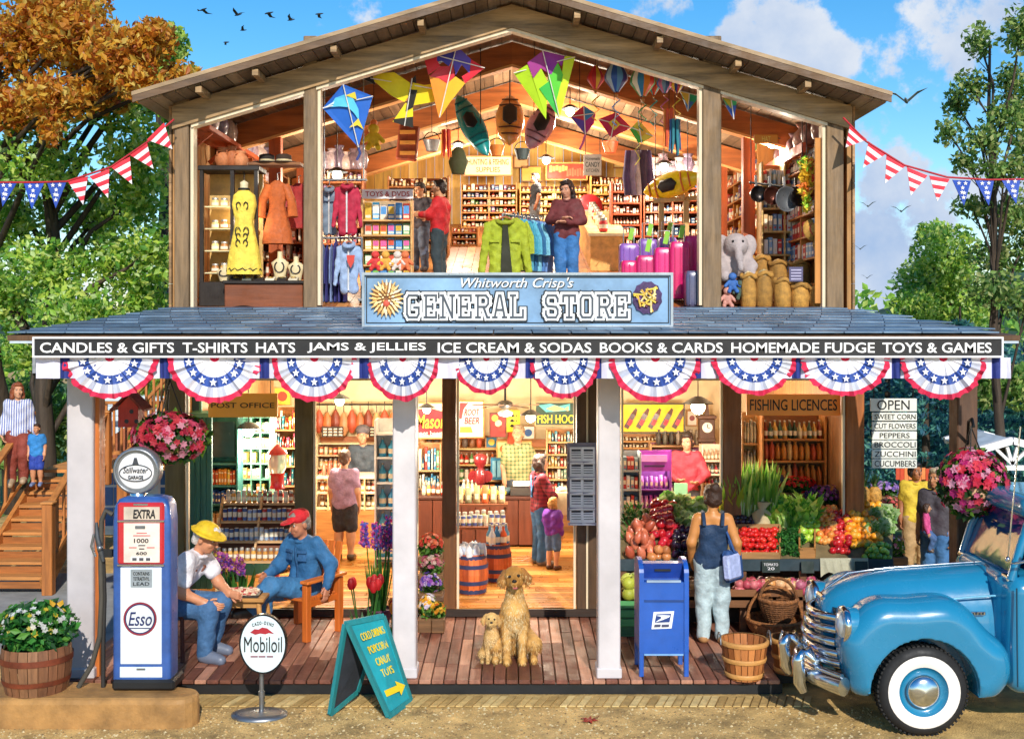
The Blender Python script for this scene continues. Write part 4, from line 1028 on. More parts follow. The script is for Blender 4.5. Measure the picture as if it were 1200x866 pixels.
def stripes(c1,c2,sc,ax=0,chk=False):
 m=M(c1,r=.85,v=.1,s=9,b=.2,bs=31+sc); nt_=m.node_tree; N_=nt_.nodes; L_=nt_.links
 tc_=N_.new('ShaderNodeTexCoord'); sp=N_.new('ShaderNodeSeparateXYZ'); L_.new(tc_.outputs['Object'],sp.inputs[0])
 def band(i):
  a=N_.new('ShaderNodeMath'); a.operation='MULTIPLY'; a.inputs[1].default_value=sc; L_.new(sp.outputs[i],a.inputs[0])
  f=N_.new('ShaderNodeMath'); f.operation='FRACT'; L_.new(a.outputs[0],f.inputs[0])
  g=N_.new('ShaderNodeMath'); g.operation='GREATER_THAN'; g.inputs[1].default_value=.6; L_.new(f.outputs[0],g.inputs[0]); return g.outputs[0]
 fac=band(ax)
 if chk:
  q=N_.new('ShaderNodeMath'); q.operation='ADD'; L_.new(fac,q.inputs[0]); L_.new(band(2),q.inputs[1])
  h_=N_.new('ShaderNodeMath'); h_.operation='MULTIPLY'; h_.inputs[1].default_value=.5; L_.new(q.outputs[0],h_.inputs[0]); fac=h_.outputs[0]
 mx_=N_.new('ShaderNodeMix'); mx_.data_type='RGBA'; bs_=N_['Principled BSDF']; src=bs_.inputs['Base Color'].links[0].from_socket
 L_.new(fac,mx_.inputs[0]); L_.new(src,mx_.inputs[6]); mx_.inputs[7].default_value=(*lin(c2),1); L_.new(mx_.outputs[2],bs_.inputs['Base Color'])
 return m
DEN='#3f6fa0'
p,s_=W(21,567,5.75),S(5.75)
person('woman in a striped shirt and rust red trousers coming down the outdoor stairs',p,R(14),118/s_, '#d49c78',('#d8d8e4', 'long'),('#8f3f30', 'trousers'), '#b59a7a',('#a0522c', 'bob'),(R(20),0),pose=dict(ta=(-.06,-.09,.0),ra=(-.15,-.05,.5),rb=(.17,-.02,.5),kb=(.056,-.06,.3),ab=(.058,-.02,.06),tb=(.06,-.11,.035)),pattern=stripes('#dcdce6', '#5a6aa8',30))
p=W(43,569,5.7)
person('small boy in a bright blue tee shirt and navy shorts on the outdoor stairs',p,R(8),72/S(5.7), '#c98a62',('#2f7fc0', 'short'),('#27409a', 'shorts'), '#6a7aa0',('#3c2415', 'short'),(R(-10),0),wide=1.1)
sit=dict(pe=(0,0,.28),la=(-.05,0,.27),lb=(.05,0,.27))
def sp(dx=0,lean=0):
 pass
po=dict(pe=(0,.02,.285),wa=(0,-.0,.375),ch=(0,-.075,.475),ne=(0,-.135,.56),he=(0,-.185,.635),sa=(-.103,-.115,.53),sb=(.103,-.115,.53),ea=(-.14,-.12,.37),ra=(-.09,-.235,.31),ha=(-.085,-.28,.30),eb=(.13,-.19,.375),rb=(.07,-.29,.33),hb=(.06,-.335,.325),la=(-.05,.0,.275),ka=(-.075,-.235,.28),aa=(-.08,-.215,.042),ta=(-.09,-.31,.018),lb=(.05,.0,.275),kb=(.08,-.235,.28),ab=(.085,-.17,.042),tb=(.09,-.265,.018))
p1,s_=at_floor(224,768)
def braces(o,J,H,tr,b):
 m_=cloth('#7a4a3a')
 for q in(-1,1):b2=MB(); b2.tube([J['wa']+V(q*.05,-.06,-.02)*H,J['ch']+V(q*.05,-.076,.0)*H,J['ch']+V(q*.055,-.03,.095)*H,J['ch']+V(q*.05,.05,.07)*H,J['wa']+V(q*.03,.075,0)*H],.013*H,m_,7,fl=.4); b2.build('brace',o,True)
old=person('old man in a yellow bucket hat and white tee shirt leaning over the board game',(X(205,p1.y),p1.y,0),R(78),1.95, '#cf8d68',('#e3dfe4', 'short'),('#456f9c', 'trousers'), '#6a7386',('#c9c4be', 'short'),(0,R(22)),('#d8b420', 'bucket'),po,extra=braces)
po2=dict(pe=(0,.03,.27),wa=(0,.05,.365),ch=(0,.035,.475),ne=(0,.02,.575),he=(0,-.015,.66),sa=(-.108,.03,.54),sb=(.108,.03,.54),ea=(-.15,-.02,.40),ra=(-.135,-.15,.36),ha=(-.13,-.195,.345),eb=(.2,.05,.42),rb=(.235,-.03,.315),hb=(.24,-.045,.265),la=(-.05,.0,.265),ka=(-.07,-.235,.285),aa=(-.08,-.235,.045),ta=(-.09,-.33,.02),lb=(.05,.0,.265),kb=(.0,-.25,.335),ab=(-.085,-.335,.2),tb=(-.13,-.41,.185))
p2=Vector((X(352,1.75),1.75,0))
def denim(o,J,H,tr,b):
 m_=cloth('#24527e'); ax=J['wa']-J['ch']
 for q in(-1,1):
  b2=MB(); c=J['ch']+V(q*.052,-.074,.0)*H; b2.box(c,(.058*H,.012,.06*H),m_,Euler((R(-10),0,R(q*14))),.004); b2.box(c+V(0,-.007,.026)*H,(.062*H,.012,.018*H),m_,Euler((R(-10),0,R(q*14))),.004); b2.build('pocket',o,True)
 b2=MB(); b2.tube([J['ch']+V(0,-.078,.05)*H,J['ch']+V(0,-.083,0)*H,J['wa']+V(0,-.075,.03)*H,J['wa']+V(0,-.08,-.03)*H],.008*H,m_,6,fl=.4); b2.build('placket',o,True)
cap_man=person('man in a red cap and blue denim shirt sitting in the orange armchair',p2,R(-32),1.86, '#b9795a',('#2f6a9c', 'long'),('#39719f', 'trousers'), '#2b2724',('#8a8078', 'short'),(R(-12),R(14)),('#c8202a', 'cap'),po2,extra=denim)
FZ=.1
p,s_=at_floor(404,656,FZ)
person('man in a purple tee shirt and black shorts facing the meat counter',p,R(176),128/s_, '#b98564',('#93728c', 'short'),('#25222a', 'shorts'), '#4a3826',('#4a2c1c', 'short'),wide=1.12)
p=W(425,650,7.3)
person('shop clerk in a dark apron behind the meat counter',(p.x,p.y,FZ),0,1.72, '#b98060',('#3a4450', 'long'),('#30343c', 'trousers'),hair=('#3a3028', 'short'),hat=('#4a4448', 'turban'))
p=W(607,640,7.0)
person('cashier in a green plaid shirt standing behind the shop counter',(p.x,p.y,FZ),R(12),1.78, '#cf9470',('#a8a06a', 'short'),('#4a5058', 'trousers'),hair=('#8a7458', 'short'),wide=1.2,look=(R(-25),R(-8)),pose=dict(eb=(.17,0,.66),rb=(.18,-.1,.55),hb=(.17,-.14,.53)),pattern=stripes('#b3a873', '#4f6b46',16,0,True))
p,s_=at_floor(633,661,FZ)
def overalls(o,J,H,tr,b):
 s=SD(.02*H); m_=cloth(DEN,.16)
 for q in(-1,1):s.cap(J['ch']+V(q*.03,-.045,-.01)*H,J['wa']+V(q*.04,-.03,0)*H,.04*H,.05*H)
 b2=MB(); b2.sdf(s,.013*H,m_)
 for q in(-1,1):b2.tube([J['ch']+V(q*.045,-.085,.02)*H,J['ch']+V(q*.055,-.03,.1)*H,J['ch']+V(q*.05,.055,.07)*H,J['wa']+V(-q*.01,.08,0)*H],.011*H,m_,7,fl=.5)
 b2.build('bib',o,True)
person('woman in blue overalls and a red plaid shirt carrying a paper bag inside the doorway',p,R(112),128/s_, '#c98e6c',('#8a2436', 'long'),(DEN, 'trousers'), '#7a6a5c',('#3a2620', 'bob'),pose=dict(ea=(-.15,-.05,.65),ra=(-.1,-.15,.6),ha=(-.07,-.19,.6),eb=(.14,-.06,.65),rb=(.08,-.16,.58),hb=(.05,-.19,.58)),extra=overalls,pattern=stripes('#96283a', '#4a1526',18,0,True))
b=MB(); q=p+Vector((.3,-.1,.72)); b.loft([(q.x,q.y,q.z,.11,.07),(q.x,q.y,q.z+.3,.13,.09),(q.x+.01,q.y,q.z+.32,.12,.07)],M('#d9c7a2',r=.8,b=.4),14,e=5); b.ball((q.x,q.y,q.z+.33),(.09,.06,.06),M('#e8d9b8',v=.3),10,6)
solo('paper_bag',b, 'tan paper grocery bag held by the woman in overalls', 'bag')
p,s_=at_floor(648,667,FZ)
person('small child in a puffy purple coat and brown boots beside the woman in overalls',p,R(150),84/s_, '#cf9878',('#6a2a9a', 'long'),('#4a6a9a', 'shorts'), '#5a3826',('#b98a4c', 'bob'),wide=1.35,pose=dict(eb=(.16,-.06,.66),rb=(.16,-.18,.6),hb=(.15,-.22,.6)))
p=W(805,640,6.4)
person('cashier in a rose red vest behind the counter by the purple display',(p.x,p.y,FZ),R(-8),1.72, '#c08c70',('#b0384a', 'long'),('#3a3a42', 'trousers'),hair=('#2f1e18', 'tail'),look=(R(-15),R(10)),pose=dict(ea=(-.16,-.02,.64),ra=(-.08,-.13,.6),ha=(-.05,-.16,.6),eb=(.16,-.03,.64),rb=(.09,-.13,.58),hb=(.06,-.16,.58)))
p=W(909,640,3.05)
person('man in a white shirt and dark turban walking past the bread shelves',(p.x,p.y,FZ),R(80),1.5, '#7a4a30',('#dfe2ea', 'long'),('#5a5550', 'trousers'),hair=('#1d1614',None),hat=('#3a3d48', 'turban'))
p,s_=at_floor(835,752)
def tote(o,J,H,tr,b):pass
person('woman in a navy tank top and pale jeans choosing vegetables',p,R(174),183/s_, '#c98648',('#1d3a5c', 'none'),('#bcd0d4', 'trousers'), '#b98a5a',('#3a2418', 'bun'),(R(12),R(8)),wide=.86,pose=dict(ea=(-.15,.03,.64),ra=(-.16,-.02,.5),ha=(-.155,-.05,.455),eb=(.135,.03,.64),rb=(.13,-.06,.5),hb=(.12,-.1,.46)))
b=MB(); c=p+Vector((.2,-.1,0)); zc=.86
b.box((c.x,c.y,zc),(.11,.3,.34),cloth('#24487e'),Euler((0,R(-6),R(-40))),.03); b.box((c.x-.02,c.y-.07,zc),(.09,.26,.26),cloth('#a9b4dc'),Euler((0,R(-6),R(-40))),.02)
b.tube([(c.x,c.y+.06,zc+.16),(c.x-.08,c.y+.08,zc+.4),(c.x-.12,c.y+.1,zc+.55),(c.x-.06,c.y,zc+.35),(c.x+.01,c.y-.06,zc+.15)],.014,cloth('#24487e'),7)
solo('tote_bag',b, 'blue and lilac shoulder bag hanging from the woman in the navy tank top', 'bag')
p=W(1073,664,5.5)
person('woman in a yellow blouse and khaki trousers by the outdoor flower stall',(p.x,p.y,GZ),R(-20),1.62, '#a86a44',('#d8b83a', 'short'),('#b59468', 'trousers'), '#6a4a30',('#1f1512', 'bun'),look=(R(35),0))
p=W(1097,690,4.0)
person('fair haired man in a dark vest by the outdoor flower stall',(p.x,p.y,GZ),R(-35),1.72, '#bb8058',('#4a444a', 'short'),(DEN, 'trousers'), '#5a5048',('#b9a484', 'bob'),look=(R(-10),0),wide=1.15)
p=W(1086,650,3.85)
person('small child in a pink top carried by the fair haired man',(p.x,p.y,3.475-(655-380)/S(3.85)),R(70),.72, '#c08c68',('#d8508a', 'long'),('#4a6a9a', 'trousers'), '#5a4a40',('#4a3020', 'bob'),pose=dict(ka=(-.09,-.12,.38),aa=(-.08,-.05,.2),ta=(-.09,-.1,.16),kb=(.09,-.12,.38),ab=(.08,-.05,.2),tb=(.09,-.1,.16)))
def up(x,Y):return Vector((X(x,Y),Y,UF(Y)))
cross=dict(ea=(-.15,-.02,.65),ra=(-.02,-.115,.655),ha=(.04,-.12,.66),eb=(.15,-.02,.64),rb=(.03,-.125,.62),hb=(-.03,-.13,.625))
p=up(664,UY(343))
person('young woman in a maroon cardigan and blue jeans with folded arms on the upper floor',p,R(-14),131/S(p.y), '#c48c70',('#6a2c2e', 'long'),('#3a78b8', 'trousers'), '#4a3028',('#2a1714', 'long'),(R(-12),R(18)),pose=cross)
p=up(515,UY(333))
person('man in a bright red jacket browsing the film rack on the upper floor',p,R(-105),121/S(p.y), '#c08a62',('#c81e24', 'long'),('#2c3a40', 'trousers'), '#2a2626',('#2a1a14', 'short'),wide=1.25,pose=dict(eb=(.14,-.06,.66),rb=(.1,-.16,.66),hb=(.09,-.2,.67),ea=(-.14,-.05,.66),ra=(-.1,-.16,.65),ha=(-.09,-.2,.66)))
p=up(492,UY(318))
person('teenage boy in a dark grey top beside the man in the red jacket',p,R(-20),103/S(p.y), '#c58e6a',('#3c3842', 'short'),('#4c5a72', 'trousers'), '#3a3a44',('#241815', 'short'),(R(-25),R(15)),pose=cross)
p=up(627,9.4)
person('distant shopper in a black tee shirt deep inside the upper floor',p,R(-70),74/S(9.4), '#a87050',('#25262c', 'short'),('#6a7078', 'trousers'), '#3a3a3a',('#2a1c18', 'short'))
def dog(label,c,H,cols,puppy,tilt):
 """sitting dog, facing the viewer; c = ground point between the front paws"""
 o=thing('dog',label, 'dog',c)
 FU=M(cols,r=.8,v=.25,s=9,b=.5,bs=60)
 s=SD(.03*H); k=H; fat=1.15 if puppy else 1.0
 P=lambda x,y,z:V(x,y,z)*k
 hd=1.28 if puppy else 1.0
 s.cap(P(0,.1,.52),P(0,.26,.2),.13*k*fat,.17*k*fat)
 s.cap(P(0,.06,.5),P(0,.07,.4),.135*k*fat,.12*k*fat)
 s.cap(P(0,.1,.56),P(0,.04,.72),.105*k*fat,.085*k*fat)
 for q in(-1,1):
  s.cap(P(q*.085,.06,.45),P(q*.078,.02,.22),.062*k,.045*k); s.cap(P(q*.078,.02,.22),P(q*.075,.01,.045),.042*k,.036*k); s.cap(P(q*.075,.0,.035),P(q*.078,-.05,.028),.04*k,.034*k)
  s.cap(P(q*.11,.27,.18),P(q*.19,.08,.17),.11*k,.085*k); s.cap(P(q*.19,.08,.15),P(q*.18,.2,.05),.055*k,.04*k); s.cap(P(q*.18,.2,.04),P(q*.19,.0,.035),.036*k,.036*k)
 s.cap(P(0,.4,.08),P(.14,.55,.05),.05*k,.03*k)
 b=MB(); b.sdf(s,.012*H,FU,.002*H,30/H)
 Rh=np.array(Matrix.Rotation(tilt,3, 'Y')@Matrix.Rotation(R(-6),3, 'X')); hc=P(0,.0,.83); T=lambda*p:hc+Rh@(V(*p)*k*hd)
 s=SD(.016*H*hd)
 def e(p,r,kk=None):s.ell(T(*p),V(*r)*k*hd,Rh,kk)
 e((0,.02,.03),(.105,.11,.098)); e((0,-.07,-.015),(.062,.06,.05)); e((0,-.12,-.022),(.05,.055,.04)); e((0,-.095,-.06),(.04,.05,.02))
 for q in(-1,1):e((q*.045,-.06,-.03),(.04,.04,.035)); e((q*.05,-.05,.055),(.035,.03,.025))
 b.sdf(s,.0085*H*hd,FU,.002*H,60/H)
 DK=M('#15110f',r=.3,v=.05)
 for q in(-1,1):b.ball(T(q*.043,-.083,.04),.0155*k*hd,DK,10,8)
 b.ball(T(0,-.168,.0),(.024*k*hd,.016*k*hd,.018*k*hd),DK,10,8)
 if not puppy:b.ball(T(0,-.135,-.066),(.026*k,.03*k,.013*k),M('#c8606a',r=.4),10,6); b.ball(T(0,-.12,-.058),(.036*k,.032*k,.01*k),DK,10,6)
 else:b.tube([T(-.025,-.158,-.045),T(0,-.168,-.038),T(.025,-.158,-.045)],.004*k,DK,5)
 for q in(-1,1):
  s=SD(.015*H); s.cap(T(q*.088,.02,.075),T(q*.128,-.012,-.0),.03*k*hd,.04*k*hd); s.cap(T(q*.128,-.012,-.0),T(q*.12,-.03,-.05),.038*k*hd,.022*k*hd)
  for i in range(len(s.p)):pass
  b.sdf(s,.0085*H*hd,M(cols[-1],r=.8,v=.25,s=9,b=.5,bs=60))
 bo=b.build('body',o,True)
 vv=np.array(b.v); fb_=MB(); n_=13000; idx=[i for i in range(len(b.f))if b.mats[b.m[i]]is not DK]
 for i in range(n_):
  f=b.f[idx[rnd.randrange(len(idx))]]; q=[Vector(vv[j])for j in f]; nn_=(q[1]-q[0]).cross(q[2]-q[0])
  if nn_.length<1e-9:continue
  nn_.normalize(); p=q[0].lerp(q[2],rnd.random()).lerp(q[1],rnd.random()*.5)
  if p.z>.74*k and p.y<-.05*k and rnd.random()<.8:continue
  d=(Vector((rnd.gauss(0,.25),rnd.gauss(0,.25),-1))+nn_*.22).normalized(); sd2=d.cross(nn_).normalized()if d.cross(nn_).length>1e-4 else Vector((1,0,0))
  ln=rnd.uniform(.02,.036)*k; wd=.0028*k
  fb_.add([p-sd2*wd,p+sd2*wd,p+d*ln+nn_*.004],[(0,1,2)],M(['#e8cf9c', '#dfc08a', '#d4ae6e'],r=.8,v=.2,s=9)if p.y<.06*k and abs(p.x)<.1*k and .15*k<p.z<.7*k else M(cols+['#e6c98e'],r=.8,v=.2,s=9))
 fb_.build('fur',o,True)
 return o
c,s_=at_floor(603,778); dog('large golden retriever sitting on the porch with its mouth open',c,110/s_/.92,['#c08a40', '#ad7832', '#cc9a52', '#94622a'],False,R(-6))
c,s_=at_floor(576,777); dog('small pale golden puppy sitting against the larger dog',c,56/s_/.94,['#d9b678', '#cfa766', '#e2c48c', '#b98f52'],True,R(5))
# ================================================================ trees and the far background
sheet('grass',-60,-9.6,3,60,GZ+.004,M('#5e7a32',r=.95,v=.4,s=2,b=.6))
sheet('lawn',6.2,60,7.5,60,GZ+.004,M('#54702e',r=.95,v=.4,s=2,b=.6))
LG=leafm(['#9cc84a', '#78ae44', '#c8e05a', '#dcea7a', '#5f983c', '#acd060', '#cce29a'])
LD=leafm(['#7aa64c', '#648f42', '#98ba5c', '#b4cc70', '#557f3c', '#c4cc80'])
LO=leafm(['#fab834', '#f0a030', '#ffd050', '#e08a2a', '#ffe070', '#cc7028', '#f6b03c'])
LB=leafm(['#4f9298', '#42788c', '#66ac9a', '#38667c', '#7cc0a8'])
BK=wood('#43362a',2,3,.4,.9,.8)
def tree(name,label,base,th,tr_,clumps,leaf,n,size,lean=(0,0),limbs=None,group=None,shell=.2):
 """base point, trunk height and radius; clumps: (x, y, z, rx, ry, rz) world"""
 o=thing(name,label, 'tree',base,0,group)
 B=Vector(base); b=MB(); pts=[]
 for i in range(7):
  t=i/6; pts.append(B+Vector((lean[0]*t+.06*math.sin(i*2.1),lean[1]*t+.05*math.cos(i*1.7),th*t)))
 b.tube(pts,[tr_*(1-.78*i/6)*(1.35 if i==0 else 1)for i in range(7)],BK,10)
 for c in clumps:
  if limbs is False:break
  c3=Vector(c[:3]); t=max(.2,min(.95,(c3.z-B.z)/th-.25)); k_=min(5,int(t*6)); s0=pts[k_].lerp(pts[k_+1],t*6-k_)
  m_=s0.lerp(c3,.5)+Vector((rnd.uniform(-.2,.2),rnd.uniform(-.2,.2),.12*(c3-s0).length))
  b.tube([s0,m_,c3,c3+(c3-m_)*.08],[tr_*.34,tr_*.22,tr_*.12,tr_*.03],BK,6)
  for q in range(3):
   e=c3+Vector((rnd.uniform(-1,1)*c[3],rnd.uniform(-1,1)*c[4],rnd.uniform(-.7,1)*c[5]))*.8
   b.tube([m_.lerp(c3,rnd.uniform(.2,.9)),e],[tr_*.1,tr_*.02],BK,5)
 b.build('trunk',o)
 b=MB(); tv=sum(c[3]*c[5]for c in clumps)
 for c in clumps:b.leaves(c[:3],c[3:],int(n*c[3]*c[5]/tv),size,leaf,shell,.3)
 b.build('crown',o); return o
def clump(x,y,Y,rx,ry,d=None):p=W(x,y,Y); s_=S(Y); return(p.x,Y+rnd.uniform(-.6,.6),p.z,rx/s_,(d or rx)/s_,ry/s_)
Y=9.6
cl=[clump(x,y,Y+rnd.uniform(-1,1),rx,ry)for x,y,rx,ry in((60,200,62,40),(150,175,50,45),(25,260,45,42),(110,250,55,40),(170,235,40,45),(60,315,55,38),(140,305,52,40),(20,350,40,40),(100,365,55,36),(170,350,40,36),(-30,200,50,50),(-40,310,50,50),(60,140,50,30),(150,130,50,30),(205,160,28,30),(30,410,50,32),(120,415,55,30),(190,300,30,40),(180,110,45,30),(205,120,30,26))]
tree('leafy_tree', 'large green leafy tree with dark branches growing beside the store',(X(48,Y),Y,GZ),7.4,.2,cl,LG,24000,.135,(.3,0),shell=.02)
Y=7.6
cl=[clump(x,y,Y+rnd.uniform(-1,1),rx,ry)for x,y,rx,ry in((30,60,45,40),(90,40,50,40),(140,60,45,38),(60,110,50,30),(165,95,32,26),(30,20,50,30),(120,110,40,26),(170,40,28,30),(-30,60,50,55),(70,0,60,26),(58,150,16,24),(200,85,30,24),(20,130,40,30),(190,55,24,24),(110,60,60,40))]
tree('autumn_tree', 'tall tree with orange and golden autumn leaves beside the roof',(X(20,11),11,GZ),8.6,.2,cl,LO,15000,.135,(.2,-3),shell=.02)
Y=13
cl=[clump(x,y,Y,rx,ry)for x,y,rx,ry in((205,60,26,26),(190,95,28,26),(215,85,16,14))]
tree('leafy_tree', 'pale green tree top showing between the autumn leaves and roof',(X(190,Y),Y,GZ),9.6,.22,cl,LG,2500,.14)
Y=9.5
cl=[clump(x,y,Y+rnd.uniform(-.6,.6),rx,ry)for x,y,rx,ry in((1137,55,20,24),(1150,95,26,24),(1125,120,18,22),(1170,140,30,26),(1110,155,18,20),(1140,170,24,20),(1160,205,34,22),(1118,195,18,16),(1190,40,24,34),(1195,90,20,28),(1185,250,36,24),(1145,240,26,16),(1195,180,26,26),(1180,300,40,26),(1160,340,36,24),(1195,355,34,24),(1215,130,30,60),(1225,260,40,60))]
tree('slender_tree', 'tall slender tree with sparse dark leaves beside the starred pennants',(X(1172,Y),Y,GZ),8.6,.1,cl,LD,10000,.11,(-.2,0),shell=.02)
Y=15
cl=[clump(x,y,Y+rnd.uniform(-.8,.8),rx,ry)for x,y,rx,ry in((1100,300,42,36),(1075,330,34,30),(1125,325,34,30),(1100,350,50,30),(1062,362,30,22),(1140,365,34,24),(1095,275,24,18),(1030,390,30,16))]
tree('round_tree', 'rounded bushy green tree in the distance behind the porch roof',(X(1098,Y),Y,GZ),4.6,.22,cl,LG,9000,.13)
for i,(x,Y,h_,lb)in enumerate(((1040,12.5,3.6, 'blue green conifer behind the list of vegetables'),(1085,11.5,3.3, 'blue green conifer behind the yellow blouse woman'),(1125,13.5,4.0, 'blue green conifer behind the dark porch post'),(1170,12,3.4, 'blue green conifer behind the white pavilion'),(1215,13,3.9, 'blue green conifer at the edge of the flower market'))):
 c=Vector((X(x,Y),Y,GZ)); o=thing('conifer',lb, 'tree',c,0, 'conifers behind the flower market')
 b=MB(); b.tube([c,c+Vector((0,0,h_))],[.12,.02],BK,7); b.build('trunk',o)
 b=MB()
 for k_ in range(11):
  t=k_/11; r_=(1-t)*1.25+.12
  for j in range(int(9-t*4)):
   a=rnd.uniform(0,6.28); b.leaves(c+Vector((math.cos(a)*r_*.6,math.sin(a)*r_*.6,h_*(.08+.9*t))),(r_*.48,r_*.48,.13),42,.15,LB,.0,.2,.4)
 b.build('crown',o)
def hedge(label,x0,x1,y0,y1,Y,n,leaf,size=.17):
 b=MB()
 k_=max(3,int((x1-x0)/26))
 for i in range(k_):
  x=x0+(x1-x0)*(i+.5)/k_; c=clump(x,(y0+y1)/2+rnd.uniform(-6,6),Y,(x1-x0)/k_*.85,(y1-y0)/2*rnd.uniform(.8,1.15),40); b.leaves(c[:3],c[3:],n//k_,size,leaf,.05)
 return solo('hedge',b,label, 'hedge')
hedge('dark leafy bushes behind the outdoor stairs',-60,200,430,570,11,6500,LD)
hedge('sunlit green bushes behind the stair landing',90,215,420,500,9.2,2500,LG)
hedge('dark green trees beyond the flower market',1000,1260,395,560,17,7000,LB,.24)
hedge('green foliage behind the truck cab',1140,1260,420,480,10.5,2200,LD)
for nm,x0,x1 in(('hills',-220,-28),('hills',28,220)):
 b=MB(); vs_=[]; n_=60
 for j in range(2):
  for i in range(n_+1):
   x=x0+(x1-x0)*i/n_; h_=9+4*math.sin(i*.37)+2.5*math.sin(i*1.13)+rnd.uniform(-.5,.5)
   vs_.append((x,150+(40 if j else 0),GZ if j==0 else h_))
 vs_+=[(v[0],240,GZ)for v in vs_[:n_+1]]
 b.add(vs_,[(r_*(n_+1)+i,r_*(n_+1)+i+1,(r_+1)*(n_+1)+i+1,(r_+1)*(n_+1)+i)for r_ in range(2)for i in range(n_)],M('#3c5a3a',r=.95,v=.4,s=.3),True)
 tag(b.build(nm),kind='structure')
def bird(label,x,y,Y,sp_,col,rz,flap,group):
 c=W(x,y,Y); b=MB(); m_=M(col,r=.7)
 b.T=Matrix.Translation(c)@Matrix.Rotation(rz,4, 'Z')@Matrix.Rotation(R(12),4, 'Y')
 w_=sp_/S(Y)/2
 b.tube([(-w_*.45,0,0),(-w_*.25,0,.0),(w_*.05,0,.02*w_),(w_*.3,0,.05*w_),(w_*.42,0,.04*w_)],[w_*.03,w_*.07,w_*.1,w_*.06,w_*.01],m_,8)
 for sy in(-1,1):
  b.prism([(-w_*.12,sy*w_*.05,0),(w_*.2,sy*w_*.05,0),(w_*.2,sy*w_*.5,w_*flap),(-w_*.08,sy*w_*.5,w_*flap)],(0,0,w_*.02),m_)
  b.prism([(-w_*.08,sy*w_*.5,w_*flap),(w_*.2,sy*w_*.5,w_*flap),(-w_*.2,sy*w_,w_*flap*1.25)],(0,0,w_*.015),m_)
 b.T=None; solo('bird',b,label, 'bird',group)
for i,(x,y,s_)in enumerate(((238,12,17),(279,18,16),(315,16,17),(341,24,14),(374,17,15),(285,36,12),(265,50,11),(372,18,2))):
 if s_>5:bird('small dark bird of the flock in the sky beside the autumn tree',x,y,30,s_*1.5, '#20242a',R(150+i*9),.35 if i%2 else-.2, 'dark birds flying in a flock')
for x,y,s_,lb in((1062,119,48, 'large grey gull gliding beside the roof corner'),(1056,248,24, 'white gull gliding in front of the low clouds'),(1017,242,20, 'small gull beside the striped pennants'),(1008,292,16, 'small gull low beside the store corner'),(1016,326,14, 'smallest gull just above the porch roof')):
 bird(lb,x,y,20,s_, '#7a858c',R(65),.42, 'gulls over the porch roof')
 # ================================================================ outdoor stairs beside the store
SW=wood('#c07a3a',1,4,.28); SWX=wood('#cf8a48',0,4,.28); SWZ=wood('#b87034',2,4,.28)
st=thing('outdoor_stairs', 'orange wooden outdoor stairs with slatted railings climbing beside the store', 'stairs',(X(25,4.4),4.4,GZ))
xa,xb=X(-30,4.3),X(50,4.3)
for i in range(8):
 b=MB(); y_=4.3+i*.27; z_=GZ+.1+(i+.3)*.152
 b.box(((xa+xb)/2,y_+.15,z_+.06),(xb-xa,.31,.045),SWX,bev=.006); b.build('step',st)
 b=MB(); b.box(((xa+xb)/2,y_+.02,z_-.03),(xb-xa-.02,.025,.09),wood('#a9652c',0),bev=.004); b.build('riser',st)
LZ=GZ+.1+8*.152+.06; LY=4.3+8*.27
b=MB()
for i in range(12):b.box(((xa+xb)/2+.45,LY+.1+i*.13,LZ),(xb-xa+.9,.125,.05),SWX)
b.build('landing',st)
for x in(xa,xb+.03):
 b=MB(); b.beam((x,4.25,GZ+.1),(x,LY+.1,LZ-.05),.06,.26,SW); b.build('stringer',st)
def rail(p,q,n_,h_=.9,low=.12):
 p,q=Vector(p),Vector(q); up=Vector((0,0,h_));
 b=MB(); b.beam(p+up,q+up,.1,.05,SW,bev=.006); b.build('handrail',st)
 b=MB(); b.beam(p+Vector((0,0,low)),q+Vector((0,0,low)),.06,.06,SW); b.build('bottom_rail',st)
 for i in range(1,n_):
  b=MB(); t=p.lerp(q,i/n_); b.beam(t+Vector((0,0,low)),t+up,.035,.035,SWZ,(0,1,0)); b.build('baluster',st)
def newel(p,h_):
 b=MB(); b.box(Vector(p)+Vector((0,0,h_/2)),(.14,.14,h_),SWZ,bev=.01); b.box(Vector(p)+Vector((0,0,h_+.015)),(.17,.17,.03),SWX,bev=.008); b.build('newel_post',st)
xr=xb+.1
newel((xr,4.25,GZ),1.22); newel((xr,LY,LZ-.2),1.1)
rail((xr,4.3,GZ+.3),(xr,LY,LZ),9)
newel((xa-.1,4.25,GZ),1.22); rail((xa-.1,4.3,GZ+.3),(xa-.1,LY,LZ),9)
rail((xa,LY+1.5,LZ),(xb+.6,LY+1.5,LZ),12,.95); newel((xb+.62,LY+1.5,LZ-.1),1.1)
u0=Vector((xb+.25,LY+.35,LZ)); u1=Vector((-4.15,LY+.35,LZ+2.05))
for dy in(0,1.0):
 b=MB(); b.beam(u0+Vector((0,dy,-.05)),u1+Vector((0,dy,-.05)),.06,.34,SW); b.build('stringer',st)
 rail(u0+Vector((0,dy,.1)),u1+Vector((0,dy,.1)),16,.85,.1)
for i in range(12):
 t=(i+.5)/12; c=u0.lerp(u1,t); b=MB(); b.box((c.x,c.y+.5,c.z+.02),(.26,.98,.04),SW); b.build('step',st)
for x in(xb+.25,-4.7):
 t=(x-u0.x)/(u1.x-u0.x); b=MB(); z1_=u0.lerp(u1,t).z; b.box((x,LY+.35,(GZ+z1_)/2),(.16,.16,z1_-GZ),SWZ,bev=.01); b.build('support_post',st)
hw=thing('cottage', 'small white cottage with blue windows and brick gable behind the fuel pump', 'house',(X(150,8.6),8.6,GZ))
b=MB()
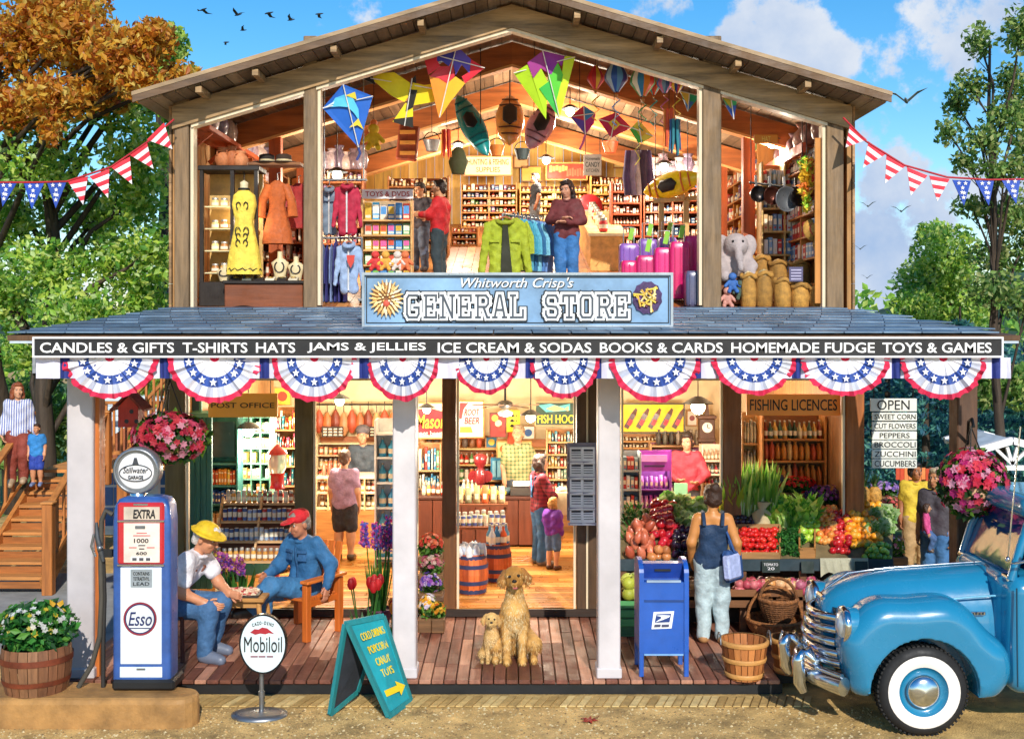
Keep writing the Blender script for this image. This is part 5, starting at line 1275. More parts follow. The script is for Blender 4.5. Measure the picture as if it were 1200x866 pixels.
for i in range(14):b.box((X(165,8.6),9.1,GZ+.1+i*.17),(2.0,1.0,.165),M('#cfe0ea',r=.6,v=.08),bev=.01)
b.build('wall',hw)
b=MB(); c=W(165,540,8.5); b.prism([(c.x-1.15,8.5,c.z-.02),(c.x+1.15,8.5,c.z-.02),(c.x,8.5,c.z+.75)],(0,1.2,0),M('#a8603c',r=.8,v=.3)); b.build('roof',hw)
for x in(133,200):
 b=MB(); b.pbox(x-15,x+15,543,620,8.56,.05,WHITE); f=b.build('window',hw)
 b=MB()
 for i in range(2):
  for j in range(3):b.pbox(x-12+i*12.6,x-.6+i*12.6,547+j*24,568+j*24,8.545,.01,M('#4a78b8',r=.1,v=.15))
 b.build('pane',f)
 # ================================================================ outdoor flower market
def flower_bed(label,x0,x1,y0,y1,Y,cols,n,dep=.5,r_=.03,name='flower_tray',green=GRN):
 o=thing(name,label, 'flowers',W((x0+x1)/2,y1,Y)); a=W(x0,y1,Y); c=W(x1,y0,Y)
 m_=Vector(((a.x+c.x)/2,Y+dep/2,(a.z+c.z)/2)); rd=((c.x-a.x)/2,dep/2,(c.z-a.z)/2)
 b=MB(); b.leaves(m_-Vector((0,0,rd[2]*.15)),rd,n*5,.08,green,.2,-.3); b.build('foliage',o)
 b=MB(); blooms(b,m_,rd,n,r_,cols,.45); b.build('blossoms',o)
 b=MB(); b.box((m_.x,m_.y,a.z-.06),(rd[0]*1.9,dep*.9,.16),wood('#7a5634',0),bev=.01); b.build('tray',o)
 return o
def stall_table(label,x0,x1,y,Y,dep,col,zb=GZ,name='stall_table'):
 a=W(x0,y,Y); c=W(x1,y,Y); o=thing(name,label, 'table',((a.x+c.x)/2,Y+dep/2,zb))
 b=MB(); b.box(((a.x+c.x)/2,Y+dep/2,a.z-.02),(c.x-a.x,dep,.04),wood(col,0),bev=.005); b.build('table_top',o)
 for x in(a.x+.05,c.x-.05):
  for y_ in(Y+.05,Y+dep-.05):b=MB(); b.box((x,y_,(a.z-.04+zb)/2),(.06,.06,a.z-.04-zb),wood(col,2)); b.build('leg',o)
 return o
stall_table('plank table carrying coral flowers beside the woman in the yellow blouse',1024,1066,618,6.3,.8, '#8a6038')
flower_bed('tray of coral pink flowers on the plank table behind the oranges',1026,1064,584,610,6.3,['#e8705a', '#f08c78', '#d85a5a', '#f3a890'],90)
stall_table('low plank bench of mixed flowers beside the dark porch post',1150,1215,640,5.2,.8, '#7a5634')
flower_bed('bank of mixed pink flowers behind the truck hood',1152,1215,590,632,5.2,['#e0507a', '#d83a5a', '#f0a0b8', '#f4d8e0', '#e8a83a'],120)
flower_bed('tray of small pink and white flowers by the market path',1030,1066,630,655,4.6,['#e890b0', '#f4e0e8', '#d86a94'],60,.4,.024)
flower_bed('orange blossoms on the rack behind the yellow blouse woman',1088,1122,560,620,7.2,['#e8803a', '#f0a050', '#d8602a', '#e8b870'],90)
rk=thing('flower_rack', 'open metal rack with an orange fringed awning in the flower market', 'rack',W(1090,640,6.9))
for x in(1058,1090,1120):
 b=MB(); p=W(x,548,6.9); b.tube([p,(p.x,6.9,GZ)],.015,M('#c8b8a8',r=.5),6); b.build('post',rk)
b=MB()
for i in range(16):b.pbox(1050+i*5,1054.5+i*5,548+(i%2),562+(i%3)*2,6.8+.01*(i%2),.02,M(['#d8603a', '#c84a2a', '#e8884a'],r=.8))
b.build('awning',rk)
for y in(585,612):b=MB(); b.pbox(1058,1120,y,y+1.5,6.9,.4,M('#c8b8a8')); b.build('shelf',rk)
gz=thing('pavilion', 'white open timber pavilion roof behind the truck cab', 'pavilion',W(1185,620,8.5))
b=MB(); a,t,c=W(1148,527,8.5),W(1186,516,8.5),W(1224,527,8.5)
for dy in(0,1.6):
 d=Vector((0,dy,0)); b.beam(a+d,t+d,.1,.12,WHITE); b.beam(t+d,c+d,.1,.12,WHITE); b.beam(W(1160,548,8.5)+d,W(1212,548,8.5)+d,.08,.08,WHITE)
 for x in(1165,1180,1192,1207):b.beam(W(1186,544,8.5)+d,W(x,524,8.5)+d,.05,.05,WHITE)
b.prism([a,t,t+Vector((0,1.6,0)),a+Vector((0,1.6,0))],(0,0,.03),M('#b8c4d0')); b.prism([t,c,c+Vector((0,1.6,0)),t+Vector((0,1.6,0))],(0,0,.03),M('#b8c4d0')); b.build('roof',gz)
for x in(1152,1220):
 b=MB(); p=W(x,530,8.55); b.box((p.x,8.55,(p.z+GZ)/2),(.1,.1,p.z-GZ),WHITE); b.build('post',gz)
vl=thing('list_board', 'white slatted list of vegetables hanging beside the orange post', 'sign',W(1048,550,2.4))
for i,(s_,y0,y1)in enumerate((('OPEN',467,482),('SWEET CORN',483.5,493),('CUT FLOWERS',494.5,504),('PEPPERS',505.5,515),('BROCCOLI',516,526),('ZUCCHINI',527,537),('CUCUMBERS',538,548.5))):
 b=MB(); b.pbox(1020+(i>0)*2,1074.5,y0,y1,2.4,.02,M('#e2e2d8',r=.6,v=.08),.003); sl_=b.build('board',vl)
 k_={0:(1028,1066),3:(1031,1066)}.get(i,(1025,1073)); ptext(sl_,s_,k_[0],k_[1],y0+1.8,y1-1.8,2.396,INK)
b=MB()
for x in(1024,1070):b.tube([W(x,545,2.43),W(x,440,2.43)],.006,IRON,5)
b.build('cord',vl)
b=MB()
for i in range(46):
 sx=-1 if i%2 else 1; x=sx*rnd.uniform(14,62); y=rnd.uniform(32,48); h_=rnd.uniform(2.2,4.2); b.leaves((x,y,GZ+h_*.8),(3.2,2.5,h_),330,.6,LG if i%3 else LD,.1)
tag(b.build('woods'),kind='stuff')
for a_ in(('bed of scarlet flowers on the ground behind the yellow blouse woman',1046,1066,648,668,5.9,['#e0302a', '#f05a3a', '#d82a4a'],60),('bed of pink and white flowers beside the fair haired man',1112,1150,622,664,4.9,['#f08ab0', '#f4d8e4', '#e0507a', '#f0c050'],90),('trailing yellow and orange flowers behind the flower rack',1062,1120,604,634,7.8,['#f0b030', '#e8803a', '#f4d850'],110),('row of lilac flowers in front of the blue green conifers',1022,1060,566,584,8.4,['#b48ad0', '#d8b0e8', '#8a6ac0'],90)):flower_bed(*a_)
# ================================================================ porch furniture and the ground-floor shop
def disc_at(b,c,r_,dep,mat,n=20):b.prism([(c[0]+r_*math.cos(2*math.pi*i/n),c[1],c[2]+r_*math.sin(2*math.pi*i/n))for i in range(n)],(0,dep,0),mat)
OR_=wood('#d06a20',2,5,.2); ORX=wood('#cf6a22',0,5,.2)
ch=thing('garden_chair', 'orange slatted wooden armchair under the man in the red cap', 'chair',(p2.x,p2.y,0),R(-32))
zs=.44
for i in range(6):b=MB(); b.box((0,-.2+i*.095,zs),(.54,.08,.03),ORX,bev=.005); b.build('seat_slat',ch,True)
for i in range(5):b=MB(); b.beam((-.22+i*.11,.3,zs),(-.22+i*.11,.42,zs+.55),.085,.025,OR_,(0,1,0),.005); b.build('back_slat',ch,True)
for sx in(-1,1):
 for y_,z_ in((-.24,.64),(.3,.62)):b=MB(); b.box((sx*.31,y_,z_/2),(.07,.08,z_),OR_,bev=.006); b.build('leg',ch,True)
 b=MB(); b.box((sx*.33,.02,.655),(.12,.66,.035),wood('#d87428',1,5,.2),bev=.008); b.build('armrest',ch,True)
 b=MB(); b.box((sx*.3,.02,zs-.04),(.03,.56,.07),wood('#c8641e',1)); b.build('side_rail',ch,True)
DKC=wood('#5b2a1c',2,5,.25)
po_=old.location
sc_=thing('chair', 'dark brown wooden chair under the old man in the yellow hat', 'chair',(po_.x,po_.y,0),R(78))
b=MB(); b.box((0,.0,.47),(.44,.42,.04),DKC,bev=.012); b.build('seat',sc_,True)
for sx in(-1,1):
 for y_ in(-.18,.18):b=MB(); b.tube([(sx*.19,y_,.46),(sx*.21,y_*1.1,0)],.022,DKC,8); b.build('leg',sc_,True)
 b=MB(); b.tube([(sx*.19,.19,.48),(sx*.2,.27,.98)],.02,DKC,8); b.build('back_post',sc_,True)
for z_ in(.66,.8,.94):b=MB(); b.box((0,.19+(z_-.48)*.16,z_),(.38,.02,.06),DKC); b.build('back_rail',sc_,True)
tb=thing('side_table', 'small light wooden table carrying the board game', 'table',(X(283,1.2),1.2,0))
tx,ty,tz=X(282,1.2),1.2,.57; WT=wood('#c08a4a',0,5,.2)
b=MB(); b.box((tx,ty,tz-.02),(.6,.5,.04),WT,bev=.008); b.build('table_top',tb)
b=MB(); b.box((tx,ty,tz-.075),(.5,.4,.06),WT); b.build('apron',tb)
for sx in(-1,1):
 for sy in(-1,1):b=MB(); b.tube([(tx+sx*.23,ty+sy*.18,tz-.04),(tx+sx*.29,ty+sy*.23,0)],[.03,.02],WT,8); b.build('leg',tb)
gb_=thing('board_game', 'checked game board with red and pale pieces on the small table', 'board game',(tx,ty,tz))
b=MB(); b.box((tx,ty,tz+.012),(.46,.4,.022),M('#2a2522',r=.5)); b.build('case',gb_)
b=MB()
for i in range(8):
 for j in range(8):b.box((tx-.175+i*.05,ty-.154+j*.044,tz+.025),(.049,.043,.004),M('#e8cfa8')if(i+j)%2 else M('#b8503a'))
b.build('board',gb_)
for k_ in range(22):
 i,j=rnd.randrange(8),rnd.randrange(8); b=MB(); b.lathe([(.017,0),(.018,.008),(.012,.011)],M('#b8222a')if k_%2 else M('#f0e2c8'),(tx-.175+i*.05,ty-.154+j*.044,tz+.027),12); b.build('game_piece',gb_)
LEAFB=M(['#3f7d34', '#55963e', '#2f6a2c'],r=.45,v=.2,k='leaf')
def spikes(label,x0,x1,y0,y1,Y,cols,potc,n,zbase,leafh=.5,tul=False,name='potted_flowers'):
 """upright flower spikes over strap leaves, in a pot that stands at height zbase"""
 o=thing(name,label, 'flowers',(X((x0+x1)/2,Y),Y,zbase)); pw=(X(x1,Y)-X(x0,Y))*.42; ph=.2; cx=X((x0+x1)/2,Y)
 b=MB(); b.lathe([(pw*.75,0),(pw,ph),(pw*1.06,ph),(pw*1.04,ph-.02),(0,ph-.03)],M(potc,r=.7,v=.25),(cx,Y,zbase),18); b.build('pot',o)
 zt,zb=Z(y0,Y),Z(y1,Y)
 b=MB(); m_=M(cols,r=.6,v=.2,k='leaf'); bl=MB()
 for i in range(n):
  x=X(rnd.uniform(x0,x1),Y); y_=Y+rnd.uniform(-.12,.12); top=rnd.uniform(zt-(zt-zb)*.35,zt); r0=Vector((cx+(x-cx)*.4,Y,zbase+ph-.03))
  bl.tube([r0,Vector((x,y_,top)).lerp(r0,.4),(x,y_,top)],.007,LEAFB,5)
  if tul:b.loft([(x,y_,top-.02,.02,.02),(x,y_,top+.02,.04,.04),(x,y_,top+.07,.036,.036),(x,y_,top+.1,.018,.018)],m_,10)
  else:
   L_=max(.14,(zt-zb)*.55)
   for k_ in range(26):
    t=k_/26; a=k_*2.4; r_=.042*(1-t*.45); b.leaves((x+math.cos(a)*r_,y_+math.sin(a)*r_,top-L_+L_*t),(.02,.02,.02),5,.04,m_,.2,0,.7)
 for i in range(n*3):
  a=rnd.uniform(0,6.28); h_=leafh*rnd.uniform(.6,1); p=Vector((cx+math.cos(a)*pw*.5,Y+math.sin(a)*pw*.5,zbase+ph-.03)); q=p+Vector((math.cos(a)*.1,math.sin(a)*.1,h_)); sd=Vector((-math.sin(a),math.cos(a),0))*.018
  bl.add([p-sd,p+sd,p.lerp(q,.6)+sd*1.2,p.lerp(q,.6)-sd*1.2,q],[(0,1,2,3),(3,2,4)],LEAFB)
 b.build('blossoms',o); bl.build('leaves',o); return o
spikes('pot of violet and pink hyacinths behind the game table',252,306,648,672,2.15,['#a84ab8', '#d060b0', '#7050c0', '#e080c4', '#f0cc50'], '#7a4a34',13,.1,.4)
spikes('tall violet and pink hyacinths beside the white post',426,462,604,655,1.5,['#7866d8', '#e04a94', '#9a50cc', '#f070b0', '#6a8ae0'], '#6a3a58',9,.14,.62)
spikes('pot of red tulips in front of the tall hyacinths',408,446,684,700,.95,['#c81a24', '#d82a30', '#b01420'], '#4a3024',8,.0,.3,True)
spikes('small pot of red and orange flowers at the foot of the white post',450,470,712,722,.7,['#d83a24', '#f0a030', '#e85a2a'], '#2f5a3a',9,.0,.16,True)
b=MB(); b.box((X(444,1.5),1.5,.07),(.36,.32,.14),wood('#6a4a5a',0),bev=.01); solo('crate',b, 'low violet grey crate under the tall hyacinths', 'crate')
fst=stall_table('narrow stepped stand carrying bouquets beside the door post',490,519,700,1.95,.4, '#6a4a34',0)
for lb,y0,y1,cols in(('bucket of coral red bouquets, topmost on the stand beside the door',628,655,['#e0503a', '#e87a50', '#c83a30', '#f0a080']),('bucket of pink bouquets, second on the stand beside the door',652,676,['#e07a9a', '#f0b0a0', '#d04a6a', '#f4d8c8']),('bucket of violet bouquets on the stand beside the door',674,698,['#9a4ab8', '#7a5ac8', '#c890d8', '#e8d8f0'])):
 flower_bed(lb,489,519,y0,y1,2.0+(698-y1)*.004,cols,80,.34,.026, 'bouquet_bucket')
flower_bed('tray of white and yellow blossoms on the porch boards beside the door',489,512,700,728,1.75,['#e8e4f0', '#f0c030', '#d8d0f0', '#f0e8d0', '#e8a820'],70,.34,.026)
flower_bed('small tray of orange marigolds beside the white blossoms',505,521,708,728,1.7,['#f0a820', '#e87a20', '#f4c840'],40,.25,.022)
TE=wood('#3f8a86',2,4,.22); TEL=wood('#62a89c',0,4,.15)
def hang_sign(name,label,x0,x1,y0,y1,Y,col,s_,tc_=INK,fr=None,pad=(8,5),cords=True):
 o=thing(name,label, 'sign',W((x0+x1)/2,y1,Y)); b=MB(); b.pbox(x0,x1,y0,y1,Y,.04,M(col,r=.6,v=.06,s=3),.006); b.build('board',o)
 if fr:b=MB(); frame_rect(b,x0,x1,y0,y1,Y-.01,1.6,.06,fr); b.build('frame',o)
 if s_:ptext(o,s_,x0+pad[0],x1-pad[0],y0+pad[1],y1-pad[1],Y-.004,tc_,bold=.004)
 if cords:
  b=MB()
  for x in(x0+8,x1-8):p=W(x,y0,Y+.02); b.tube([p,(p.x,p.y,2.94)],.005,IRON,4)
  b.build('cord',o)
 return o
hang_sign('shop_sign', 'orange wooden post office sign hanging inside the window',244,325,461,489,2.66, '#ffb648', 'POST OFFICE',pad=(3.5,11))
hang_sign('shop_sign', 'orange wooden fishing licences sign hanging over the bread shelves',875,985,462,487,2.66, '#ffa048', 'FISHING LICENCES',pad=(4,6))
b=MB(); b.box((-3.86,2.95,1.1),(.22,.34,2.0),TE)
dr=thing('cabinet', 'tall teal plank cabinet beside the post office window frame', 'cabinet',(X(233,3.2),3.2,FZ))
for i in range(4):b=MB(); b.pbox(222+i*6.6,228.2+i*6.6,488,690,3.1,.05,TE,.004); b.build('plank',dr)
b=MB(); b.pbox(222,249,484,489,3.06,.4,TEL); b.build('cornice',dr); b=MB(); b.pbox(222,236,462,484,3.2,.05,TEL); b.pbox(225,233,465,481,3.19,.02,M('#2c5a70',r=.2)); b.build('top_panel',dr)
un=shelving('shelf_unit', 'teal shelf unit with a dark window panel beside the pigeonholes', 'shelves',Vector((X(260,3.9),3.9,FZ)),0,.42,Z(482,3.9)-FZ,.3,(.05,.3,.45,.56,.69),TE)
b=MB(); b.box((X(260,3.92),3.93,Z(515,3.9)),(.34,.03,.46),M('#2d4650',r=.2,v=.3)); b.build('window_panel',un.o)
PALX=['#c8402a', '#e0a830', '#3a6ab0', '#d8d0c0', '#7a3a28', '#4a8a5a', '#e07a3a', '#8a8aa0', '#b83a50']
stock(un,3, 'book', 'paperback_book',9,['#e0902a', '#d8622a', '#e8c04a', '#c84a2a'], 'paperback book on the upper teal shelf under the dark panel', 'book')
stock(un,2, 'book', 'paperback_book',9,['#2a4aa0', '#3a6ac0', '#e0c04a', '#2a3a7a'], 'blue or yellow book on the lower teal shelf under the dark panel', 'book')
stock(un,1, 'box', 'parcel',4,['#c8a070', '#b89060'], 'brown parcel at the bottom of the teal shelf unit', 'parcel')
ph=thing('pigeonhole_rack', 'green painted rack of small post office pigeonholes', 'shelves',W(294,640,4.3))
xa_,xb_=X(272,4.3),X(316,4.3); za_,zb_=Z(580,4.3),Z(489,4.3)
GRP=wood('#6aa48a',0,4,.15)
b=MB(); b.box(((xa_+xb_)/2,4.6,(za_+zb_)/2),(xb_-xa_,.02,zb_-za_),M('#5a8a72')); b.build('back_panel',ph)
for i in range(5):b=MB(); b.box((xa_+(xb_-xa_)*i/4,4.45,(za_+zb_)/2),(.02,.28,zb_-za_),GRP); b.build('divider',ph)
for j in range(6):b=MB(); b.box(((xa_+xb_)/2,4.446,za_+(zb_-za_)*j/5),(xb_-xa_-.002,.28,.018),GRP); b.build('shelf',ph)
b=MB(); b.box(((xa_+xb_)/2,4.46,(za_+FZ)/2-.02),(xb_-xa_+.04,.3,za_-FZ-.04),TE); b.build('base_cabinet',ph)
for j in range(5):
 goods('box', 'mail_bundle',(xa_+.015,4.42,za_+(zb_-za_)*j/5+.011),(xb_-.015,4.42,za_+(zb_-za_)*j/5+.011),8,.13,.16,['#e8e0d0', '#d8c8a8', '#b8c8d0', '#c87a4a', '#7a9a6a', '#e8c86a'], 'bundle of post in the green pigeonholes', 'post bundle',p=.2)
gm_=thing('gumball_machine', 'red gumball machine with a glass globe beside the pigeonholes', 'gumball machine',W(325,640,3.7)); c=W(325,572,3.7)
RED=M('#c81e24',r=.3,v=.08,coat=.4)
b=MB(); b.lathe([(.1,0),(.085,.04),(.085,.16),(.1,.2)],RED,c,18); b.build('base',gm_)
b=MB(); b.lathe([(.085,.2),(.12,.28),(.12,.38),(.09,.45)],M('#e6e0da',r=.1,v=.1,tr=.6),c,20); b.build('globe',gm_)
b=MB(); b.lathe([(.13,.44),(.11,.49),(.05,.53),(.02,.56),(0,.57)],RED,c,18); b.build('lid',gm_)
b=MB(); b.lathe([(.1,FZ-c.z),(.1,FZ-c.z+.03),(.03,FZ-c.z+.05),(.03,0)],RED,c,14); b.build('stand',gm_)
rk_=thing('display_rack', 'slanted wooden rack of jars and cans behind the card players', 'rack',(X(300,2.75),2.8,FZ)); RW_=wood('#c9a070',0,4,.2)
def slant(u,t):return Vector((X(252,2.75)+(X(346,2.75)-X(252,2.75))*u,2.72+.5*t,.62+.62*t))
b=MB(); b.prism([slant(0,0),slant(1,0),slant(1,1),slant(0,1)],(0,.03,-.03),wood('#7a4a30',0)); b.build('back_panel',rk_)
for t in(0,.34,.68,1):b=MB(); b.beam(slant(0,t)+Vector((0,-.05,.0)),slant(1,t)+Vector((0,-.05,0)),.12,.025,RW_); b.build('shelf',rk_)
for u in(0,.5,1):b=MB(); b.beam(slant(u,0)+Vector((0,-.07,-.02)),slant(u,1)+Vector((0,-.07,.08)),.025,.05,RW_); b.build('divider',rk_)
for u in(.03,.97):
 for t in(.1,.95):b=MB(); p=slant(u,t); b.box((p.x,p.y,(p.z+FZ)/2-.02),(.05,.05,p.z-FZ-.04),RW_); b.build('leg',rk_)
for t,n_,pal,lb in((0,13,['#d8a04a', '#b86a30', '#c88a3a'], 'amber jar on the lowest shelf of the slanted rack'),(.34,15,['#9ab0c8', '#5a7aa8', '#c8d0d8', '#3a5a8a'], 'blue grey can on the middle shelf of the slanted rack'),(.68,15,['#4a68a8', '#8aa0c8', '#30488a', '#b83a40'], 'blue can on the upper shelf of the slanted rack'),(1,14,['#b0502a', '#d89a3a', '#8a3a24', '#3a5a90', '#c8c0b0'], 'jar standing along the top of the slanted rack')):
 goods('jar' if t in(0,1)else 'can', 'jar' if t in(0,1)else 'tin_can',slant(.03,t)+Vector((0,-.06,.015)),slant(.97,t)+Vector((0,-.06,.015)),n_,.15,.055,pal,lb, 'jar' if t in(0,1)else 'tin can')
mc=thing('meat_counter', 'long glass fronted meat counter in front of the dark aproned clerk', 'counter',(X(415,6.5),6.6,FZ)); c0,c1=X(370,6.5),X(484,6.5)
b=MB(); b.box(((c0+c1)/2,6.75,.36),(c1-c0,.5,.52),wood('#b07a40',0)); b.build('base',mc)
b=MB(); b.box(((c0+c1)/2,6.8,1.12),(c1-c0,.5,.04),M('#d8c8a8',r=.3)); b.build('counter_top',mc)
for i in range(9):b=MB(); b.box((c0+(c1-c0)*i/8,6.52,.86),(.02,.02,.5),M('#d8c08a')); b.build('mullion',mc)
for z_ in(.64,.88):b=MB(); b.box(((c0+c1)/2,6.74,z_),(c1-c0,.4,.02),M('#e0d0a8')); b.build('shelf',mc)
for z_,lb,pal in((.65, 'dark jar on the lower shelf of the meat counter',['#4a4038', '#7a5a40', '#b09a70', '#3a4a3a']),(.89, 'preserve jar on the upper shelf of the meat counter',['#8a3a30', '#c87a4a', '#d8b060', '#6a3028'])):goods('jar', 'jar',(c0+.03,6.68,z_+.001),(c1-.03,6.68,z_+.001),18,.17,.07,pal,lb, 'jar')
goods('loaf', 'cured_ham',(c0+.05,6.72,1.141),(X(400,6.5),6.72,1.141),4,.2,.16,['#b8604a', '#c87a60', '#a04a3a'], 'cured ham lying on the meat counter', 'ham')
goods('bottle', 'bottle',(X(446,6.5),6.72,1.141),(X(470,6.5),6.72,1.141),5,.22,.07,['#c83a2a', '#d8b04a', '#3a6a4a'], 'sauce bottle on the meat counter beside the clerk', 'bottle')
for i,x in enumerate(np.linspace(374,470,11)):
 p=W(x,486+(i%2)*3,7.9); b=MB(); b.tube([p+Vector((0,0,.22)),p+Vector((0,0,.08))],.006,IRON,4); b.loft([(p.x,p.y,p.z-.3,.03,.03),(p.x,p.y,p.z-.2,.09,.07),(p.x,p.y,p.z-.02,.07,.06),(p.x,p.y,p.z+.08,.02,.02)],M(['#a8482a', '#c06a3a', '#8a3a24', '#c88a5a'][i%4],r=.5,v=.25),12)
 solo('hanging_ham',b, 'ham or sausage hanging on a hook over the meat counter', 'ham', 'meat hanging over the counter')
hr_=MB(); hr_.tube([W(370,474,7.88),W(484,474,7.88)],.015,IRON,6); solo('hook_rail',hr_, 'iron rail of hooks over the meat counter', 'rail')
for x0,x1,lb in((377,402, 'dark price board over the meat counter beside the olive post'),(420,450, 'dark price board over the meat counter behind the clerk')):
 o=thing('price_board',lb, 'sign',W(x0,512,7.7)); b=MB(); b.pbox(x0,x1,500,512,7.7,.04,M('#3a2c24')); b.build('board',o); b=MB()
 for j in range(3):
  for i in range(4):b.pbox(x0+2+i*6,x0+6+i*6,502+j*3.4,503.6+j*3.4,7.69,.008,PALE)
 b.build('chalk_lines',o)
un=shelving('shelf_unit', 'white back shelves of red and amber goods behind the meat counter', 'shelves',Vector((X(428,8.0),7.9,FZ)),0,X(484,8)-X(371,8),Z(512,8)-FZ,.28,(.52,.66,.8,.93),M('#e0c8a0'),wood('#a0603a',0))
for r_,lb in((0, 'lowest'),(1, 'middle'),(2, 'upper')):stock(un,r_,['box', 'jar', 'can'][r_],['goods_box', 'jar', 'tin_can'][r_],20,['#c84a30', '#e0a04a', '#b03a28', '#e8d0a0', '#d87a4a', '#8a3a30'], 'packet or jar on the %s white shelf behind the meat counter'%lb, 'groceries')
un=shelving('shelf_unit', 'tall white rack of blue water jugs beside the white post', 'shelves',Vector((X(458,4.8),4.8,FZ)),0,.46,Z(492,4.8)-FZ,.36,(.06,.23,.4,.57,.74,.9),M('#e4e6ea',r=.4))
for r_ in range(5):stock(un,r_, 'bottle', 'water_jug',3,['#3aa0d0', '#58b8e0', '#2a86bc'], 'blue plastic water jug on the tall white rack', 'jug',group='blue water jugs on the white rack',hf=.85,df=.45)
cn=thing('shop_counter', 'long dark wooden shop counter facing the doorway', 'counter',(X(563,6.3),6.4,FZ)); c0,c1=X(490,6.3),X(641,6.3)
zc_=Z(584,6.3); CW_=wood('#5a2c1c',0,3,.25)
b=MB()
for i in range(9):b.box((c0+(c1-c0)*(i+.5)/9,6.32,(zc_+FZ)/2),((c1-c0)/9-.012,.04,zc_-FZ-.06),wood('#6a3622',2,3,.25),None,.006)
b.build('front_panel',cn)
b=MB(); b.box(((c0+c1)/2,6.62,zc_),(c1-c0+.06,.66,.05),wood('#4a2418',0),bev=.01); b.build('counter_top',cn)
b=MB(); b.box(((c0+c1)/2,6.64,(zc_+FZ)/2),(c1-c0-.04,.58,zc_-FZ-.08),CW_); b.build('body',cn)
ct=zc_+.027
goods('jar', 'candy_jar',(X(493,6.3),6.48,ct),(X(521,6.3),6.48,ct),5,.2,.1,['#c83a30', '#d8d0b8', '#8a4a30', '#e0a050'], 'candy jar at the far end of the dark counter', 'jar')
goods('melon', 'squash',(X(541,6.3),6.42,ct),(X(566,6.3),6.42,ct),6,.11,.1,['#d8843a', '#e8e0c8', '#c8502a', '#e0b060'], 'small squash in the row on the dark counter', 'squash')
goods('melon', 'lemon',(X(572,6.3),6.44,ct),(X(594,6.3),6.44,ct),7,.09,.08,['#e8d02a', '#d8c030', '#e0b828'], 'yellow lemon in the row on the dark counter', 'lemon')
goods('jar', 'candy_jar',(X(540,6.3),6.62,ct),(X(560,6.3),6.62,ct),4,.24,.12,['#d8d0c0', '#c84a3a', '#e8c890'], 'tall candy jar beside the red coffee grinder', 'jar')
cg=thing('coffee_grinder', 'tall dark red coffee grinder on the dark counter', 'coffee grinder',W(563,583,6.6)); c=Vector((X(563,6.6),6.6,ct)); MR=M('#7a1a20',r=.3,coat=.4)
b=MB(); b.lathe([(.1,0),(.09,.04),(.05,.08),(.05,.16)],MR,c,14); b.build('base',cg); b=MB(); b.lathe([(.07,.16),(.09,.22),(.09,.34),(.04,.4),(.09,.46),(.11,.58),(.04,.62)],MR,c,14); b.build('hopper',cg)
b=MB()
for sx in(-1,1):disc_at(b,(c.x+sx*.1,c.y-.02,c.z+.27),.09,.02,MR)
b.build('flywheel',cg)
bw=MB(); c=W(585,578,6.5); bw.lathe([(.06,0),(.17,.09),(.16,.09),(.05,.02)],M('#4a6470',r=.3),(X(592,6.5),6.55,ct),18); solo('bowl',bw, 'grey blue bowl on the dark counter near the cashier', 'bowl')
rg=thing('cash_register', 'pale cash register on the dark counter in front of the cashier', 'cash register',(X(612,6.5),6.5,ct))
b=MB(); b.box((X(611,6.5),6.5,ct+.06),(.34,.26,.12),M('#3a3430'),bev=.01); b.build('body',rg); b=MB(); b.box((X(611,6.5),6.45,ct+.16),(.26,.14,.09),M('#c8ccd8'),Euler((R(-25),0,0)),.01); b.build('keyboard',rg)
un=shelving('shelf_unit', 'wide pale wooden shelves of groceries behind the dark counter', 'shelves',Vector((X(580,7.9),7.85,FZ)),0,X(676,8)-X(490,8),Z(515,8)-FZ,.3,(.36,.54,.72,.9),wood('#d8b070',0),wood('#c07a4a',0))
for r_,kd,nm,lb in((0, 'box', 'cereal_box', 'bright box on the lowest shelf behind the dark counter'),(1, 'can', 'tin_can', 'can on the middle shelf behind the dark counter'),(2, 'bottle', 'bottle', 'bottle on the upper shelf behind the dark counter'),(3, 'vase', 'jug', 'old jug along the top of the shelves behind the counter')):
 if r_<3:stock(un,r_,kd,nm,30,['#c83a2a', '#e0a83a', '#d8d0b0', '#3a6a9a', '#8a3a24', '#5a8a4a', '#e07a3a', '#e8e0d0'],lb, 'groceries')
 else:goods('vase', 'jug',un.M@Vector((-un.L/2+.05,.12,un.H*.9+.02)),un.M@Vector((-.2,.12,un.H*.9+.02)),9,.2,.13,['#b04a2a', '#8a5a3a', '#c8a070', '#5a4a40'],lb, 'jug')
bx_=thing('crate_stack', 'blue slatted drinks crate on the shelf behind the cashier', 'crate',W(590,562,7.6))
b=MB(); b.pbox(575,628,537,562,7.6,.2,M('#2f7aa0')); b.build('case',bx_); b=MB()
for i in range(9):b.pbox(577+i*5.7,581+i*5.7,540,559,7.585,.02,M('#8ac4dc'))
b.build('slats',bx_)
def poster(label,x0,x1,y0,y1,Y,col,fr,draw=None,name='poster'):
 o=thing(name,label, 'poster' if name=='poster' else 'sign',W((x0+x1)/2,y1,Y)); b=MB(); b.pbox(x0,x1,y0,y1,Y,.02,M(col,r=.55,v=.12)); b.build('panel',o)
 b=MB(); frame_rect(b,x0,x1,y0,y1,Y-.01,1.4,.04,fr); b.build('frame',o)
 if draw:draw(o,Y-.004)
 return o
def d1(o,Y):
 b=MB(); b.pp([(487,480),(503,478),(518,482),(518,506),(503,510),(487,506)],Y,.006,M('#c8202c')); b.build('red_shape',o); ptext(o, "Mason's",488,530,485,502,Y-.012,M('#f0c83a'),bold=.01,shear=.15); ptext(o, 'root beer',489,517,505,510,Y-.012,WHITE)
poster('red and yellow soda sign partly behind the door post',484,533,473,513,7.6, '#f0d8b0',wood('#d88a4a',0),d1, 'shop_sign')
